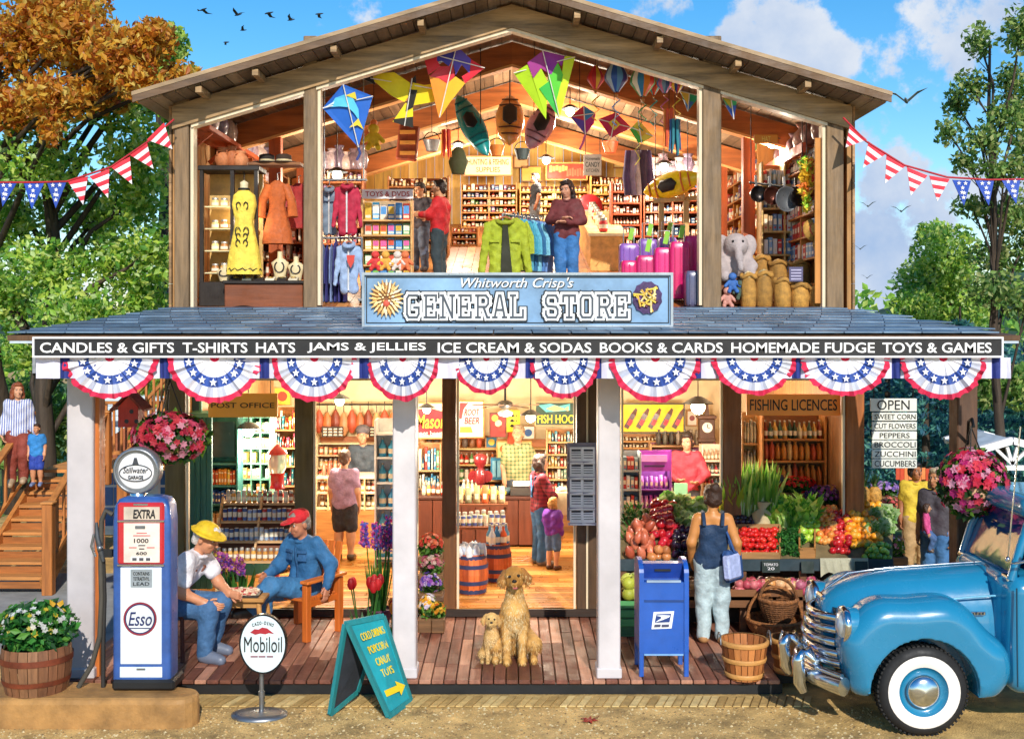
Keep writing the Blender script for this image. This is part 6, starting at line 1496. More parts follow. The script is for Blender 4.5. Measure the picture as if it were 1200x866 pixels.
def d2(o,Y):
 ptext(o, 'ROOT',544,562,479,487,Y-.004,M('#b82a30'),shear=.2,bold=.02); ptext(o, 'BEER',544,562,489,497,Y-.004,M('#b82a30'),shear=.2,bold=.02)
 b=MB(); b.pp([(539,472),(549,472),(543,480),(541,491),(538,491)],Y-.002,.006,M('#d83a3a')); b.pp([(539,500),(552,500),(554,507),(539,507)],Y-.002,.006,M('#e8a83a')); b.build('graphic',o)
poster('white root beer sign in an orange frame inside the doorway',538,566,471,512,7.5, '#f0e8e0',wood('#d8843a',0),d2, 'shop_sign')
def d3(o,Y):
 b=MB()
 for i in range(3):disc(b,580+i*4,490+i*6,Y,4,.005,M(['#e8b04a', '#f0d8b0', '#c83a2a'][i]),14)
 b.build('graphic',o)
poster('dark red poster between the root beer sign and yellow poster',575,592,485,511,7.55, '#a82a24',wood('#6a3020',0),d3)
def d4(o,Y):
 b=MB()
 for i in range(3):y=487+i*6; b.pp([(597,y),(600,y-2),(604,y),(606,y-1.5),(606,y+1.5),(604,y),(600,y+2)],Y,.005,INK)
 b.build('fish',o)
poster('yellow poster with three dark fish over the counter',595,608,482,505,7.5, '#f0d02a',wood('#c8a020',0),d4)
poster('orange red poster under the yellow fish poster',596,610,507,520,7.6, '#d8502a',wood('#a83a20',0))
def d5(o,Y):
 ptext(o, 'FISH HOOKS',630,684,486,496,Y-.006,M('#f0d83a'),bold=.01)
 b=MB(); b.pp([(631,475),(645,473),(655,476),(668,473),(668,481),(640,483)],Y-.002,.005,M('#5ab0b8')); b.pp([(640,479),(650,475),(662,479),(666,476),(666,482),(662,480),(650,482)],Y-.005,.005,M('#d8b07a')); b.build('fish',o)
poster('dark green fish hook sign with yellow lettering inside the doorway',628,686,472,498,7.6, '#2f4a3a',wood('#c8a070',0),d5, 'shop_sign')
def d6(o,Y):
 b=MB(); [disc(b,590+i*8.5,526,Y,4.5,.005,M(['#d87a3a', '#c8502a'][i%2]),16)for i in range(4)]; b.build('graphic',o)
poster('pale yellow poster with orange rounds behind the cashier',583,622,518,536,7.7, '#e8d08a',wood('#b8904a',0),d6)
pw=MB(); disc_at(pw,W(648,531,7.6),.13,.03,M('#dfe8e8',r=.3,coat=.4),28); disc_at(pw,W(648,531,7.59),.085,.01,M('#8ab88a',r=.3),24); solo('wall_plate',pw, 'round green and white plate on the wall behind the overalls woman', 'plate')
cf=thing('ceiling_fan', 'dark ceiling fan with one glass light inside the doorway', 'fan',W(592,474,5.4)); c=W(592,474,5.4)
b=MB(); b.lathe([(.05,-.06),(.1,-.03),(.11,.03),(.05,.06)],M('#4a4642',r=.35,metal=.5),c,18); b.tube([c,(c.x,c.y,2.93)],.018,IRON,8); b.build('motor',cf)
for k_ in range(5):
 a=k_*1.2566+.3; d=Vector((math.cos(a),math.sin(a),-.03)); b=MB(); b.beam(c+d*.1,c+d*.5,.11,.012,wood('#5a3a24',1),(0,.15,1)); b.build('blade',cf)
b=MB(); b.lathe([(.03,-.07),(.11,-.12),(.09,-.16),(0,-.18)],M('#e8e4dc',r=.2),c,18); b.build('light_bowl',cf)
BRW=wood(['#c05a28', '#a84a20', '#d06a34', '#b4521e'],2,4,.25)
def barrel(label,x,y,r_,h_,fillc,Y=None):
 c,s_=at_floor(x,y,FZ); o=thing('barrel',label, 'barrel',c); b=MB()
 for k_ in range(18):
  a0,a1=2*math.pi*k_/18,2*math.pi*(k_+.95)/18; vs_=[]
  for t in(0,.25,.5,.75,1):
   rr=r_*(.82+.18*math.sin(math.pi*t))
   for a in(a0,a1):vs_.append(c+Vector((math.cos(a)*rr,math.sin(a)*rr,h_*t)))
  b.add(vs_,[(2*i,2*i+1,2*i+3,2*i+2)for i in range(4)],BRW)
 b.lathe([(r_*.8,h_*.93),(0,h_*.94)],BLACK,c,16); b.build('staves',o)
 for t in(.08,.3,.7,.92):rr=r_*(.82+.18*math.sin(math.pi*t))*1.015; b=MB(); b.lathe([(rr,h_*t-.025),(rr*1.005,h_*t+.025)],M('#34406a',r=.5,metal=.3),c,24,cap=False); b.build('hoop',o)
 return c,r_,h_
c,r_,h_=barrel('wooden barrel with blue hoops nearest the door post',553,694,.21,.5,0)
for i in range(16):a=i*2.4; q=r_*.75*math.sqrt(i/16); inst('paper_packet',_pr['bag']if 'bag' in _pr else _pr.setdefault('bag',proto('bag')),c+Vector((math.cos(a)*q,math.sin(a)*q,h_*.93)),(R(rnd.uniform(-20,20)),R(rnd.uniform(-20,20)),a),(.1,.1,.16),M(['#dfe2ea', '#b8c4d8', '#8aa0c0'][i%3]), 'pale paper packet heaped in the barrel nearest the door post', 'packet', 'packets in the first barrel')
c,r_,h_=barrel('wooden barrel with blue hoops just behind the first barrel',582,680,.2,.5,0)
for i in range(9):a=i*2.4; q=r_*.7*math.sqrt(i/9); inst('bottle',_pr['bottle'],c+Vector((math.cos(a)*q,math.sin(a)*q,h_*.93)),(0,0,0),(.09,.09,.28),M(['#5a9ac8', '#d8602a', '#3a7ab0', '#d8e0e8'][i%4]), 'bottle standing in the second barrel', 'bottle', 'bottles in the second barrel')
dt=thing('display_table', 'small tiered table of jars and sacks beside the dark counter', 'table',W(560,650,5.3)); DT=wood('#7a4428',0)
for z_,dy in((.5,0),(.78,.25)):b=MB(); b.box((X(563,5.2),5.2+dy,FZ+z_),(.78,.3,.035),DT); b.build('shelf',dt)
for sx in(-1,1):
 for y_,z_ in((5.07,.5),(5.57,.78)):b=MB(); b.box((X(563,5.2)+sx*.36,y_,FZ+z_/2),(.04,.04,z_),DT); b.build('leg',dt)
xl,xr_=X(563,5.2)-.36,X(563,5.2)+.36
goods('can', 'tin_can',(xl,5.17,FZ+.518),(xr_,5.17,FZ+.518),9,.16,.07,['#5a6aa8', '#c85a2a', '#8a9ac0', '#d8d0c0'], 'can on the lower tier of the small table near the barrels', 'tin can')
goods('jar', 'jar',(xl,5.27,FZ+.518),(xr_,5.27,FZ+.518),8,.2,.08,['#b8c48a', '#9ab088', '#d8c8a0'], 'green jar on the lower tier of the small table near the barrels', 'jar')
goods('bag', 'sack_packet',(xl,5.45,FZ+.798),(xr_,5.45,FZ+.798),6,.24,.12,['#9aa07a', '#c8b88a', '#d86a3a', '#b8a878'], 'cloth packet on the upper tier of the small table near the barrels', 'packet')
nr_=thing('newspaper_rack', 'grey wire rack of newspapers on the dark door post', 'rack',W(682,612,2.3)); GR=M('#8e8698',r=.5)
xa_,xb_=X(667,2.3),X(698,2.3)
for i in range(5):
 zt=Z(528+i*18,2.3); b=MB(); b.box(((xa_+xb_)/2,2.36,zt-.15),(xb_-xa_+.02,.1,.015),GR); b.box(((xa_+xb_)/2,2.3,zt-.14),(xb_-xa_+.02,.01,.03),GR); b.build('pocket',nr_)
b=MB(); b.box(((xa_+xb_)/2,2.43,(Z(520,2.3)+Z(612,2.3))/2),(xb_-xa_+.04,.015,Z(520,2.3)-Z(612,2.3)),GR); b.build('back_panel',nr_)
for i in range(5):
 for j in range(2):
  zt=Z(528+i*18,2.3); cx=xa_+(xb_-xa_)*(.27+.46*j); b=MB(); Rn=Euler((R(-20),0,R(rnd.uniform(-5,5))))
  b.box((cx,2.33,zt-.06),(.15,.014,.2),M('#f2eef0',r=.8),Rn); Rm_=Rn.to_matrix()
  for q in range(4):b.box(Vector((cx,2.33,zt-.06))+Rm_@Vector((0,-.008,.06-q*.03)),(.11,.003,.008 if q else .024),M('#3a363e'),Rm_)
  solo('newspaper',b, 'folded newspaper in the grey rack on the door post', 'newspaper', 'newspapers in the rack')
def d7(o,Y):
 for i in range(5):
  x=737+i*14; b=MB(); b.pp([(x-1,503),(x-6,500),(x+3,484),(x+8,487)],Y-.002,.006,M('#4a2418',r=.3)); b.pp([(x+3,484),(x+8,487),(x+10,480),(x+8,478)],Y-.002,.006,M('#5a3020')); b.pp([(x-2,497),(x+1,491),(x+5,493),(x+2,499)],Y-.006,.005,M('#d83a4a')); b.build('bottle_picture',o)
poster('framed yellow picture of leaning brown bottles',722,801,474,506,7.7, '#f0c41e',BLACK,d7, 'framed_picture')
ck=thing('long_case_clock', 'dark wooden clock with a pale dial and carved finial', 'clock',W(829,600,7.0)); c=W(829,500,7.0); DW=wood('#4a2c1c',2,4,.2)
b=MB(); b.pbox(820,838,491,516,7.0,.2,DW,.01); b.pbox(818,840,487,491,6.97,.26,DW,.01); b.pbox(822,836,516,640,7.02,.18,DW); b.pbox(819,839,514,518,6.98,.24,DW,.008); b.build('case',ck)
b=MB(); b.pp([(826,487),(832,487),(830,476),(831,471),(828,474)],7.05,.06,DW); b.build('finial',ck)
b=MB(); disc(b,829,501,6.99,6,.015,M('#d8d4c8',r=.3),26); b.build('dial',ck)
b=MB(); b.beam(W(829,501,6.98),W(829,497,6.98),.012,.006,INK,(0,1,0)); b.beam(W(829,501,6.98),W(832,502,6.98),.012,.006,INK,(0,1,0)); b.build('hands',ck)
un=shelving('display_stand', 'purple cardboard display stand of packets with a bright header', 'display stand',Vector((X(767,5.0),5.0,FZ)),0,.48,Z(552,5.0)-FZ,.3,(.12,.36,.58,.8),M('#7a3a94',r=.5))
b=MB(); b.pbox(747,787,528,552,5.0,.03,M('#9a3aa8',r=.4)); b.pbox(752,782,533,541,4.985,.016,M('#d88ad0')); b.pbox(755,779,545,547,4.985,.016,M('#3a1a4a')); b.build('header',un.o)
for r_,pal,lb in((3,['#c86ad0', '#8a4ab8'], 'topmost'),(2,['#a83a9a', '#d88ac8', '#6a3a9a'], 'second'),(1,['#c8309a', '#2a2430', '#e8e0f0'], 'third')):stock(un,r_, 'bag' if r_>1 else 'box', 'sweet_packet',6,pal, 'purple packet on the %s tier of the purple display'%lb, 'packet',hf=.72)
un=shelving('shelf_unit', 'grey shelf unit of blue packets beside the purple display', 'shelves',Vector((X(737,4.6),4.6,FZ)),0,.34,Z(530,4.6)-FZ,.3,(.1,.3,.5,.68,.84),M('#a8b0b8'))
for r_ in range(5):stock(un,r_, 'box', 'packet',5,['#5a7a9a', '#c8d0d8', '#b83a3a', '#3a5a80', '#8aa0b0'], 'packet on the grey shelf unit beside the purple display', 'packet',group='packets on the grey shelf unit')
un=shelving('shelf_unit', 'pink backed shelves behind the cashier in the red vest', 'shelves',Vector((X(803,7.6),7.6,FZ)),0,X(818,7.6)-X(736,7.6),Z(520,7.6)-FZ,.3,(.4,.58,.76,.97),wood('#c89a70',0),M('#a85a80'))
for r_,lb in((0, 'lowest'),(1, 'middle'),(2, 'top')):stock(un,r_,['can', 'jar', 'box'][r_],['tin_can', 'jar', 'goods_box'][r_],18,['#b83a5a', '#6a3a7a', '#d8a0b0', '#c8c0c8', '#8a4a3a'], 'packet or jar on the %s pink backed shelf'%lb, 'groceries')
goods('vase', 'model_house',un.M@Vector((-un.L/2+.1,.14,un.H*.97+.02)),un.M@Vector((un.L/2-.3,.14,un.H*.97+.02)),7,.24,.22,['#6a6458', '#8a7a68', '#504a44', '#a09080'], 'grey brown ornament above the pink backed shelves', 'ornament')
un=shelving('shelf_unit', 'narrow pale bookcase of red bottles below the long case clock', 'shelves',Vector((X(836,6.6),6.6,FZ)),0,.36,Z(522,6.6)-FZ,.28,(.2,.4,.56,.7,.84),M('#d8c8b0'))
for r_ in range(1,5):stock(un,r_, 'bottle', 'bottle',5,['#a83a40', '#8a3040', '#c8a080', '#5a6a70'], 'bottle on the narrow pale bookcase below the clock', 'bottle',group='bottles on the narrow bookcase')
k2=stall_table('pale wooden pay counter in front of the cashier in red',786,852,586,5.9,.5, '#c8905a',FZ, 'pay_counter')
b=MB(); b.pbox(790,806,566,586,6.0,.03,M('#6a9a7a',r=.4),.01); solo('screen',b, 'green backed till screen on the pale pay counter', 'till screen')
un=shelving('bread_shelf', 'wooden shelves of wrapped loaves under the fishing licences sign', 'shelves',Vector((3.57,3.35,FZ)),0,.82,Z(488,3.35)-FZ,.34,(.14,.3,.59,.74,.865),wood('#c8863f',0),M('#8a5a34'))
for r_,lb in((3, 'upper'),(2, 'middle'),(1, 'lower')):stock(un,r_, 'loaf', 'bread_loaf',10,['#d88a3a', '#e8a850', '#c8702a', '#e0b878', '#c85a3a'], 'wrapped loaf on the %s bread shelf'%lb, 'bread',hf=.9 if r_>1 else .4,fill=.95)
stock(un,4, 'bottle', 'bottle',12,['#2f4a3a', '#d8b060', '#8a3a2a', '#4a6a5a', '#e0d0a0'], 'bottle on the top bread shelf', 'bottle',hf=.8)
un=shelving('shelf_unit', 'narrow pale rack of jars beside the bread shelves', 'shelves',Vector((X(880,3.6),3.6,FZ)),0,.24,Z(484,3.6)-FZ,.28,(.2,.38,.52,.66,.82),wood('#d8a870',0))
for r_ in range(1,5):stock(un,r_, 'jar', 'jar',4,['#d8d0b8', '#c8b48a', '#e8e0c8'], 'pale jar on the narrow rack beside the bread shelves', 'jar',group='pale jars on the narrow rack')
# ================================================================ produce stand
def bed(x,t,dz=0):Y=1.8+1.0*t; return Vector((X(x,Y),Y,.80+.44*t+dz))
ps=thing('produce_stand', 'long sloping market stand of vegetables across the shop window', 'stand',(2.7,2.1,0)); PSW=wood('#6a4428',0,3,.3)
for t0,t1,x0,x1 in((0,1,727,812),(0,1,858,1046)):
 b=MB(); b.prism([bed(x0,t0),bed(x1,t0),bed(x1,t1),bed(x0,t1)],(0,.02,-.05),M('#7a6a48',r=.8,v=.3)); b.build('sloping_bed',ps)
b=MB(); b.prism([bed(812,0),bed(858,0),bed(858,1),bed(812,1)],(0,.02,-.05),M('#7a6a48',r=.8,v=.3)); b.build('sloping_bed',ps)
b=MB(); p,q=bed(726,0),bed(1046,0); b.box(((p.x+q.x)/2,1.785,.76),(q.x-p.x,.03,.13),M('#2f4048',r=.7,v=.2)); b.build('front_board',ps)
b=MB(); b.box(((p.x+q.x)/2,1.95,.40),(q.x-p.x,.5,.04),PSW); b.build('lower_shelf',ps)
b=MB(); b.box(((p.x+q.x)/2,2.24,.3),(q.x-p.x,.03,.6),M('#2a2420',r=.9)); b.build('back_board',ps)
for x in(730,800,870,940,1010,1043):b=MB(); p=bed(x,.05); b.box((p.x,1.83,.38),(.07,.07,.76),PSW); b.build('leg',ps)
for x in np.linspace(728,1000,6)[:-1]:
 b=MB(); b.pbox(x,x+50,691,712,1.7,.03,wood('#8a5a34',0,3,.3),.005); b.build('lower_front',ps)
def pile(kind,name,x0,x1,t0,t1,nx,ny,sz,pal,label,cat,layers=1,sc=None,rot=True,gloss=.35,z0=0):
 if kind not in _pr:_pr[kind]=proto(kind)
 for l_ in range(layers):
  for j in range(ny-l_):
   for i in range(nx-l_):
    u=(i+.5+.5*l_+rnd.uniform(-.2,.2))/nx; v_=(j+.5+.5*l_+rnd.uniform(-.2,.2))/ny
    p=bed(x0+(x1-x0)*u,t0+(t1-t0)*v_,z0+l_*sz*.62); s3=sc or(1,1,1); k_=sz*rnd.uniform(.88,1.14)
    inst(name,_pr[kind],p,(rnd.uniform(-.6,.6)if rot else 0,rnd.uniform(-.6,.6)if rot else 0,rnd.uniform(0,6.3)if rot else rnd.uniform(-.3,.3)),(k_*s3[0],k_*s3[1],k_*s3[2]),M(pal[rnd.randrange(len(pal))],r=gloss,v=.15,s=9,coat=.2),label,cat,label+' heap')
def crate(label,x0,x1,t0,t1,col='#a87a48',h_=.1):
 a,b2,c,d=bed(x0,t0),bed(x1,t0),bed(x1,t1),bed(x0,t1); o=thing('produce_crate',label, 'crate',(a+c)/2); m_=wood(col,0,4,.25); up=Vector((0,0,h_/2))
 for p,q,nm in((a,b2, 'front_slat'),(d,c, 'back_slat'),(a,d, 'side_slat'),(b2,c, 'side_slat')):b=MB(); b.beam(p+up,q+up,.02,h_,m_); b.build(nm,o)
 return o
def leafy(name,label,x0,x1,t0,t1,n,h_,mat,cat='vegetables',wd=.03,spread=.12,z0=0,stalk=None):
 """upright leafy bunch: strap leaves rising from a bed"""
 b=MB()
 for i in range(n):
  p=bed(rnd.uniform(x0,x1),rnd.uniform(t0,t1),z0); q=p+Vector((rnd.gauss(0,spread),rnd.gauss(0,spread)-.05,h_*rnd.uniform(.6,1.05))); m_=p.lerp(q,.55)+Vector((0,0,.04)); sd=Vector((rnd.uniform(-1,1),rnd.uniform(-.4,.4),0)).normalized()*wd
  if stalk and i%2:b.tube([p,p.lerp(m_,.8)],[wd*.5,wd*.4],stalk,5)
  b.add([p-sd*.5,p+sd*.5,m_+sd,m_-sd,q],[(0,1,2,3),(3,2,4)],mat)
 return solo(name,b,label,cat)
VG=M(['#a4dc54', '#80c444', '#bce86c', '#d4f088', '#62a840'],r=.4,v=.2,k='leaf'); VGD=leafm(['#448c3a', '#347a34', '#5aa448', '#2a642c']); VGL=leafm(['#a8cc7a', '#c4dc98', '#86b85a', '#d4e4b0'])
leafy('green_beans', 'heap of long green beans beside the sweet potatoes',728,762,.35,1,90,.12,M(['#4a8a34', '#5f9c3e', '#2f6a2a'],r=.4),wd=.014,spread=.14)
pile('root', 'sweet_potato',738,768,0,.6,3,5,.17,['#c8684a', '#b8563c', '#d87a5a'], 'sweet potato on the market stand', 'sweet potato',2,(.62,.62,1),True)
pile('apple', 'red_pepper',762,796,.2,1,5,6,.105,['#b81a24', '#c8283a', '#a01830', '#d83a40'], 'shiny red pepper behind the sweet potatoes', 'pepper',3,None,True,.2)
pile('melon', 'aubergine',786,808,0,.5,4,4,.1,['#2a1a30', '#3a2040', '#1c1420'], 'small dark aubergine beside the red peppers', 'aubergine',2,(.8,.8,1.1),True,.2)
pile('root', 'potato',764,784,-.05,.12,3,2,.11,['#c8804a', '#b87040'], 'orange potato at the lip of the stand', 'potato',2)
def lettuce(label,x,t,r_,mat):
 b=MB(); p=bed(x,t,r_*.7); b.leaves(p,(r_,r_,r_*.8),170,r_*.95,mat,.45,-.5,.95); solo('lettuce',b,label, 'lettuce',label+' heap')
for i,(x,t)in enumerate(((790,.75),(803,.6),(814,.8),(798,.95),(812,.5),(822,.9),(784,.98))):lettuce('pale green leafy lettuce behind the woman in the navy top',x,t,.12,VGL)
pile('apple', 'tomato',866,912,.02,.5,9,5,.075,['#d8201c', '#e03424', '#c81a1c'], 'ripe red tomato in the crate on the stand', 'tomato',2,(1,1,.85),True,.18,.03)
crate('shallow wooden crate of ripe tomatoes',864,914,0,.52)
pile('melon', 'black_plum',858,888,.52,.75,6,3,.075,['#2a1a34', '#3a2238', '#1e1428'], 'dark plum behind the tomato crate', 'plum',2,None,True,.25)
leafy('leeks', 'tall bright green leeks standing behind the tomatoes',856,908,.72,1.0,300,.6,VG,wd=.022,spread=.07,stalk=M('#d8e4b0',r=.4))
leafy('celery', 'leafy green celery bunches beside the tall leeks',904,956,.6,.95,230,.26,VG,wd=.035,spread=.1,stalk=M('#b8d480',r=.4))
leafy('corn_plants', 'yellow green sweet corn leaves beside the brown post',846,866,.75,1.0,70,.44,M(['#b8c83a', '#d8d44a', '#8ab03a'],r=.4,k='leaf'),wd=.03,spread=.07)
for i,(x,t)in enumerate(((917,.12),(925,.2),(932,.1),(920,.38),(930,.42),(936,.3),(914,.3))):
 b=MB(); p=bed(x,t,.06); b.leaves(p,(.085,.085,.07),240,.035,VGD,.5,-.3,.9); b.tube([p-Vector((0,0,.08)),p],.025,M('#8ab06a'),7); solo('broccoli',b, 'dark green broccoli head beside the tomato crate', 'broccoli', 'broccoli heads on the stand')
b=MB(); p=bed(893,.62); b.loft([(p.x,p.y,p.z,.1,.08),(p.x,p.y,p.z+.16,.12,.1),(p.x,p.y,p.z+.22,.04,.04),(p.x+.03,p.y,p.z+.3,.09,.05)],M('#c8b48a',r=.8,b=.5),16,rip=.06); solo('paper_bag',b, 'crumpled tan paper bag between the leeks and celery', 'bag')
bs2=crate('small square wicker box beside the broccoli',937,955,.05,.4, '#a8743c',.12)
pile('apple', 'green_apple',936,962,.3,1.0,5,8,.085,['#8aba2a', '#a4c83a', '#7aa828', '#b4d050'], 'green apple on the sloping stand', 'apple',2,None,True,.2)
pile('apple', 'peach',958,980,.25,.95,4,8,.085,['#e08a3a', '#d86a34', '#e8a050'], 'orange peach between the green and red apples', 'peach',2,None,True,.4)
pile('apple', 'red_apple',974,998,.08,.85,4,8,.085,['#b81a24', '#c82a2a', '#a01420', '#d84a3a'], 'red apple beside the heap of oranges', 'apple',2,None,True,.2)
pile('melon', 'orange',990,1034,.2,1.0,8,8,.092,['#f09a1c', '#f0a82c', '#e8861a'], 'bright orange on the sloping stand', 'orange',2,None,True,.4)
pile('melon', 'lime',1012,1044,-.02,.25,6,3,.07,['#7aa83a', '#a8c84a', '#5f8a30'], 'green lime below the oranges', 'lime',2,None,True,.3)
flower_bed('violet and lilac flowers behind the apples',938,996,570,600,2.85,['#8a4aa8', '#a86ac0', '#c090d0', '#7a3a90', '#5a4a90'],130,.3,.026)
flower_bed('bright red flowers in front of the bread shelves',914,960,560,580,2.9,['#d81a1c', '#e82a24', '#c01418'],90,.25,.026)
for i,x in enumerate((997,1012,1025)):
 b=MB(); p=bed(x,1.02,.05); b.loft([(p.x,p.y,p.z,.05,.05),(p.x,p.y,p.z+.06,.085,.085),(p.x,p.y,p.z+.15,.08,.08),(p.x,p.y,p.z+.2,.04,.04)],M('#b8863a',r=.6,v=.4,s=30,b=.8),14,rip=.05,rk=7)
 for k_ in range(22):a=k_*2.4; q=p+Vector((0,0,.19)); e_=q+Vector((math.cos(a)*(.05+.005*k_),math.sin(a)*(.05+.005*k_),.28-.009*k_)); sd=Vector((-math.sin(a),math.cos(a),0))*.016; b.add([q-sd,q+sd,e_],[(0,1,2)],M(['#4a7a3a', '#6a9a4a', '#8ab06a'],r=.5))
 solo('pineapple',b, 'pineapple with a spiky crown behind the oranges', 'pineapple', 'pineapples behind the oranges')
for x0,x1,nm,n_,pal,lb,kd in((864,898, 'onion',7,['#b84a5a', '#c86a70', '#a03a4a'], 'red onion on the lower shelf of the stand', 'melon'),(896,928, 'onion',6,['#d89a5a', '#c8844a', '#e0b080'], 'brown onion on the lower shelf of the stand', 'melon'),(926,958, 'turnip',7,['#a83050', '#b84868', '#c87088'], 'pink turnip on the lower shelf of the stand', 'melon'),(786,826, 'potato',8,['#b88a58', '#a8784a', '#c89a68'], 'brown potato on the lower shelf behind the mailbox', 'root')):
 for l_ in range(2):
  for i in range(n_):
   for j in range(2):inst(nm,_pr[kd],(X(x0+(x1-x0)*(i+.5+.3*l_)/n_,1.8),1.78+j*.13,.425+l_*.07),(rnd.uniform(-.5,.5),rnd.uniform(-.5,.5),rnd.uniform(0,6)),.1*rnd.uniform(.9,1.15),M(pal[rnd.randrange(3)],r=.4,v=.2),lb,nm,lb+' heap')
for l_ in range(2):
 for i in range(4):
  for j in range(2):inst('melon',_pr['melon'],(X(731+(752-731)*(i+.5)/4,1.72),1.66+j*.16,.4+l_*.12),(.4,.3,i),.15*rnd.uniform(.9,1.1),M(['#a8b03a', '#c0c45a', '#8a9a34'][(i+j)%3],r=.5,v=.3,s=20), 'yellow green melon in the green crate', 'melon', 'melons in the green crate')
mcr=thing('melon_crate', 'green painted crate of melons beside the mailbox', 'crate',(X(740,1.6),1.7,0)); GC=wood('#4f9a5a',0,4,.15)
for z_ in(.36,.26,.16):b=MB(); b.box((X(741,1.58),1.58,z_),(.3,.02,.08),GC,bev=.004); b.build('slat',mcr)
b=MB(); b.box((X(741,1.7),1.74,.18),(.28,.28,.36),wood('#3a6a44',0)); b.build('body',mcr)
for x,t,s_,lb in((902,-.02, 'TOMATO 20', 'black chalk price tag below the tomato crate'),(945,-.03, '', 'small blank slate tag under the wicker box'),(1008,-.03, '', 'small blank slate tag below the oranges')):
 p=bed(x,t,-.04); o=thing('price_tag',lb, 'price tag',p); w_=.2 if len(s_)>8 else .14; q=Vector((p.x,p.y-.05,p.z)); Rt=Matrix.Rotation(R(78),3, 'X')
 b=MB(); b.box(q,(w_,.012,.13),M('#22302c',r=.8,v=.2),Euler((R(-12),0,0))); b.build('slate',o)
 for i,wrd in enumerate(s_.split()):text(o,wrd,q+Vector((0,-.01,.025-.045*i)),w_*(.8 if i==0 else .4),.03,WHITE,rot=Rt)
b=MB(); p,q=bed(960,0),bed(1016,0)
for i in range(12):
 x=p.x+(q.x-p.x)*i/12; x2=p.x+(q.x-p.x)*(i+1)/12; dz=.03*math.sin(i*1.3); b.prism([(x,1.76,.84),(x2,1.76,.84),(x2,1.75-.02*(i%2),.66+dz),(x,1.75-.02*((i+1)%2),.66+.03*math.sin((i-1)*1.3))],(0,.01,0),M('#b8b49a',r=.9,b=.4,bs=90))
solo('burlap_cloth',b, 'pale burlap cloth draped over the front of the stand', 'cloth')
def bushel(label,x,y,r_,h_,col='#b06a34'):
 c,s_=at_floor(x,y); o=thing('bushel_basket',label, 'basket',c); b=MB(); m_=wood([col, '#a05c2a', '#c07a40', '#b4703a'],2,5,.2)
 for k_ in range(20):
  a0,a1=2*math.pi*k_/20,2*math.pi*(k_+.88)/20; vs_=[]
  for t in(0,.5,1):
   rr=r_*(.74+.26*t)
   for q in(rr,rr-.012):
    for a in(a0,a1):vs_.append(c+Vector((math.cos(a)*q,math.sin(a)*q,h_*t)))
  b.add(vs_,[(0,1,5,4),(4,5,9,8),(2,6,7,3),(6,10,11,7),(8,9,11,10)],m_)
 b.lathe([(r_*.73,.01),(r_*.73,.02),(0,.02)],m_,c,18); b.build('staves',o)
 for t in(.12,.52,.96):rr=r_*(.74+.26*t)+.008; b=MB(); b.lathe([(rr,h_*t-.022),(rr+.006,h_*t),(rr+.003,h_*t+.022),(rr-.022 if t>.9 else rr,h_*t+.022)],wood('#c8904e',0,4,.2),c,26,cap=False); b.build('hoop',o)
 b=MB()
 for sx in(-1,1):b.tube([c+Vector((sx*(r_+.01),math.cos(a)*.09,h_*.92+math.sin(a)*.1))for a in np.linspace(0,math.pi,9)],.007,STEEL,5)
 b.build('handle',o)
bushel('slatted wooden bushel basket standing at the porch edge',872,793,.235,.37)
bushel('slatted wooden bushel basket partly behind the truck bumper',926,787,.2,.34, '#a8602c')
def wicker(label,x,y,r_,h_,z0=0,tilt=0,hoop=True):
 c,s_=at_floor(x,y); c.z=z0; o=thing('wicker_basket',label, 'basket',c); WK=M('#9a6234',r=.7,v=.4,s=30,b=1,bs=60)
 T=Matrix.Translation(c)@Matrix.Rotation(tilt,4, 'X'); b=MB(); b.T=T; prof=[(r_*.6,0),(r_*.85,h_*.3),(r_,h_*.8),(r_*1.02,h_),(r_*.94,h_),(r_*.8,h_*.35),(0,.03)]
 for j in range(11):
  t=j/10; rr=r_*(.62+.4*math.sin(t*1.5)); b.tube([(math.cos(a)*rr*(1+.025*(-1)**k_),math.sin(a)*rr*(1+.025*(-1)**k_),h_*t)for k_,a in enumerate(np.linspace(0,2*math.pi,41))],.014,WK,5,cap=False)
 b.lathe(prof[:3]+[(r_*.99,h_)],M('#6a4020',r=.8),n=24,cap=False); b.lathe([(0,.02),(r_*.6,.02)],M('#6a4020',r=.8),n=24); b.build('body',o)
 b=MB(); b.T=T; b.tube([(math.cos(a)*r_*1.03,math.sin(a)*r_*1.03,h_)for a in np.linspace(0,2*math.pi,33)],.022,WK,6,cap=False); b.build('rim',o)
 if hoop:b=MB(); b.T=T; b.tube([(math.cos(a)*r_*1.02,0,h_*.9+math.sin(a)*r_*1.25)for a in np.linspace(0,math.pi,21)],.018,WK,7); b.build('handle',o)
wicker('wide wicker basket with a tall hoop handle below the onions',908,746,.3,.2)
wicker('smaller wicker basket sitting inside the wide wicker basket',912,748,.2,.24,.2)
def wall_unit(label,x0,x1,ytop,Y,rows,n_,pal,col,ktop=None):
 u=shelving('shelf_unit',label, 'shelves',Vector((X((x0+x1)/2,Y),Y,FZ)),0,X(x1,Y)-X(x0,Y),Z(ytop,Y)-FZ,.28,rows,wood(col,0),wood('#b07a4a',0))
 for r_ in range(len(rows)):stock(u,r_, 'mix', 'goods_box',n_,pal, 'packet or jar on the '+label, 'groceries',group='goods on the '+label)
 return u
wall_unit('tall pale shelves of bright goods behind the gumball machine',318,349,478,6.2,(.3,.44,.58,.71,.84),9,['#e8803a', '#d83a34', '#f0c84a', '#e8e0d8', '#3a8a9a', '#c85a7a'], '#d8b078')
wall_unit('narrow side shelves of goods left of the root beer sign',488,517,520,7.3,(.3,.5,.7),7,['#4a8ab0', '#c83a34', '#e8e0d0', '#6aa078'], '#c8a070')
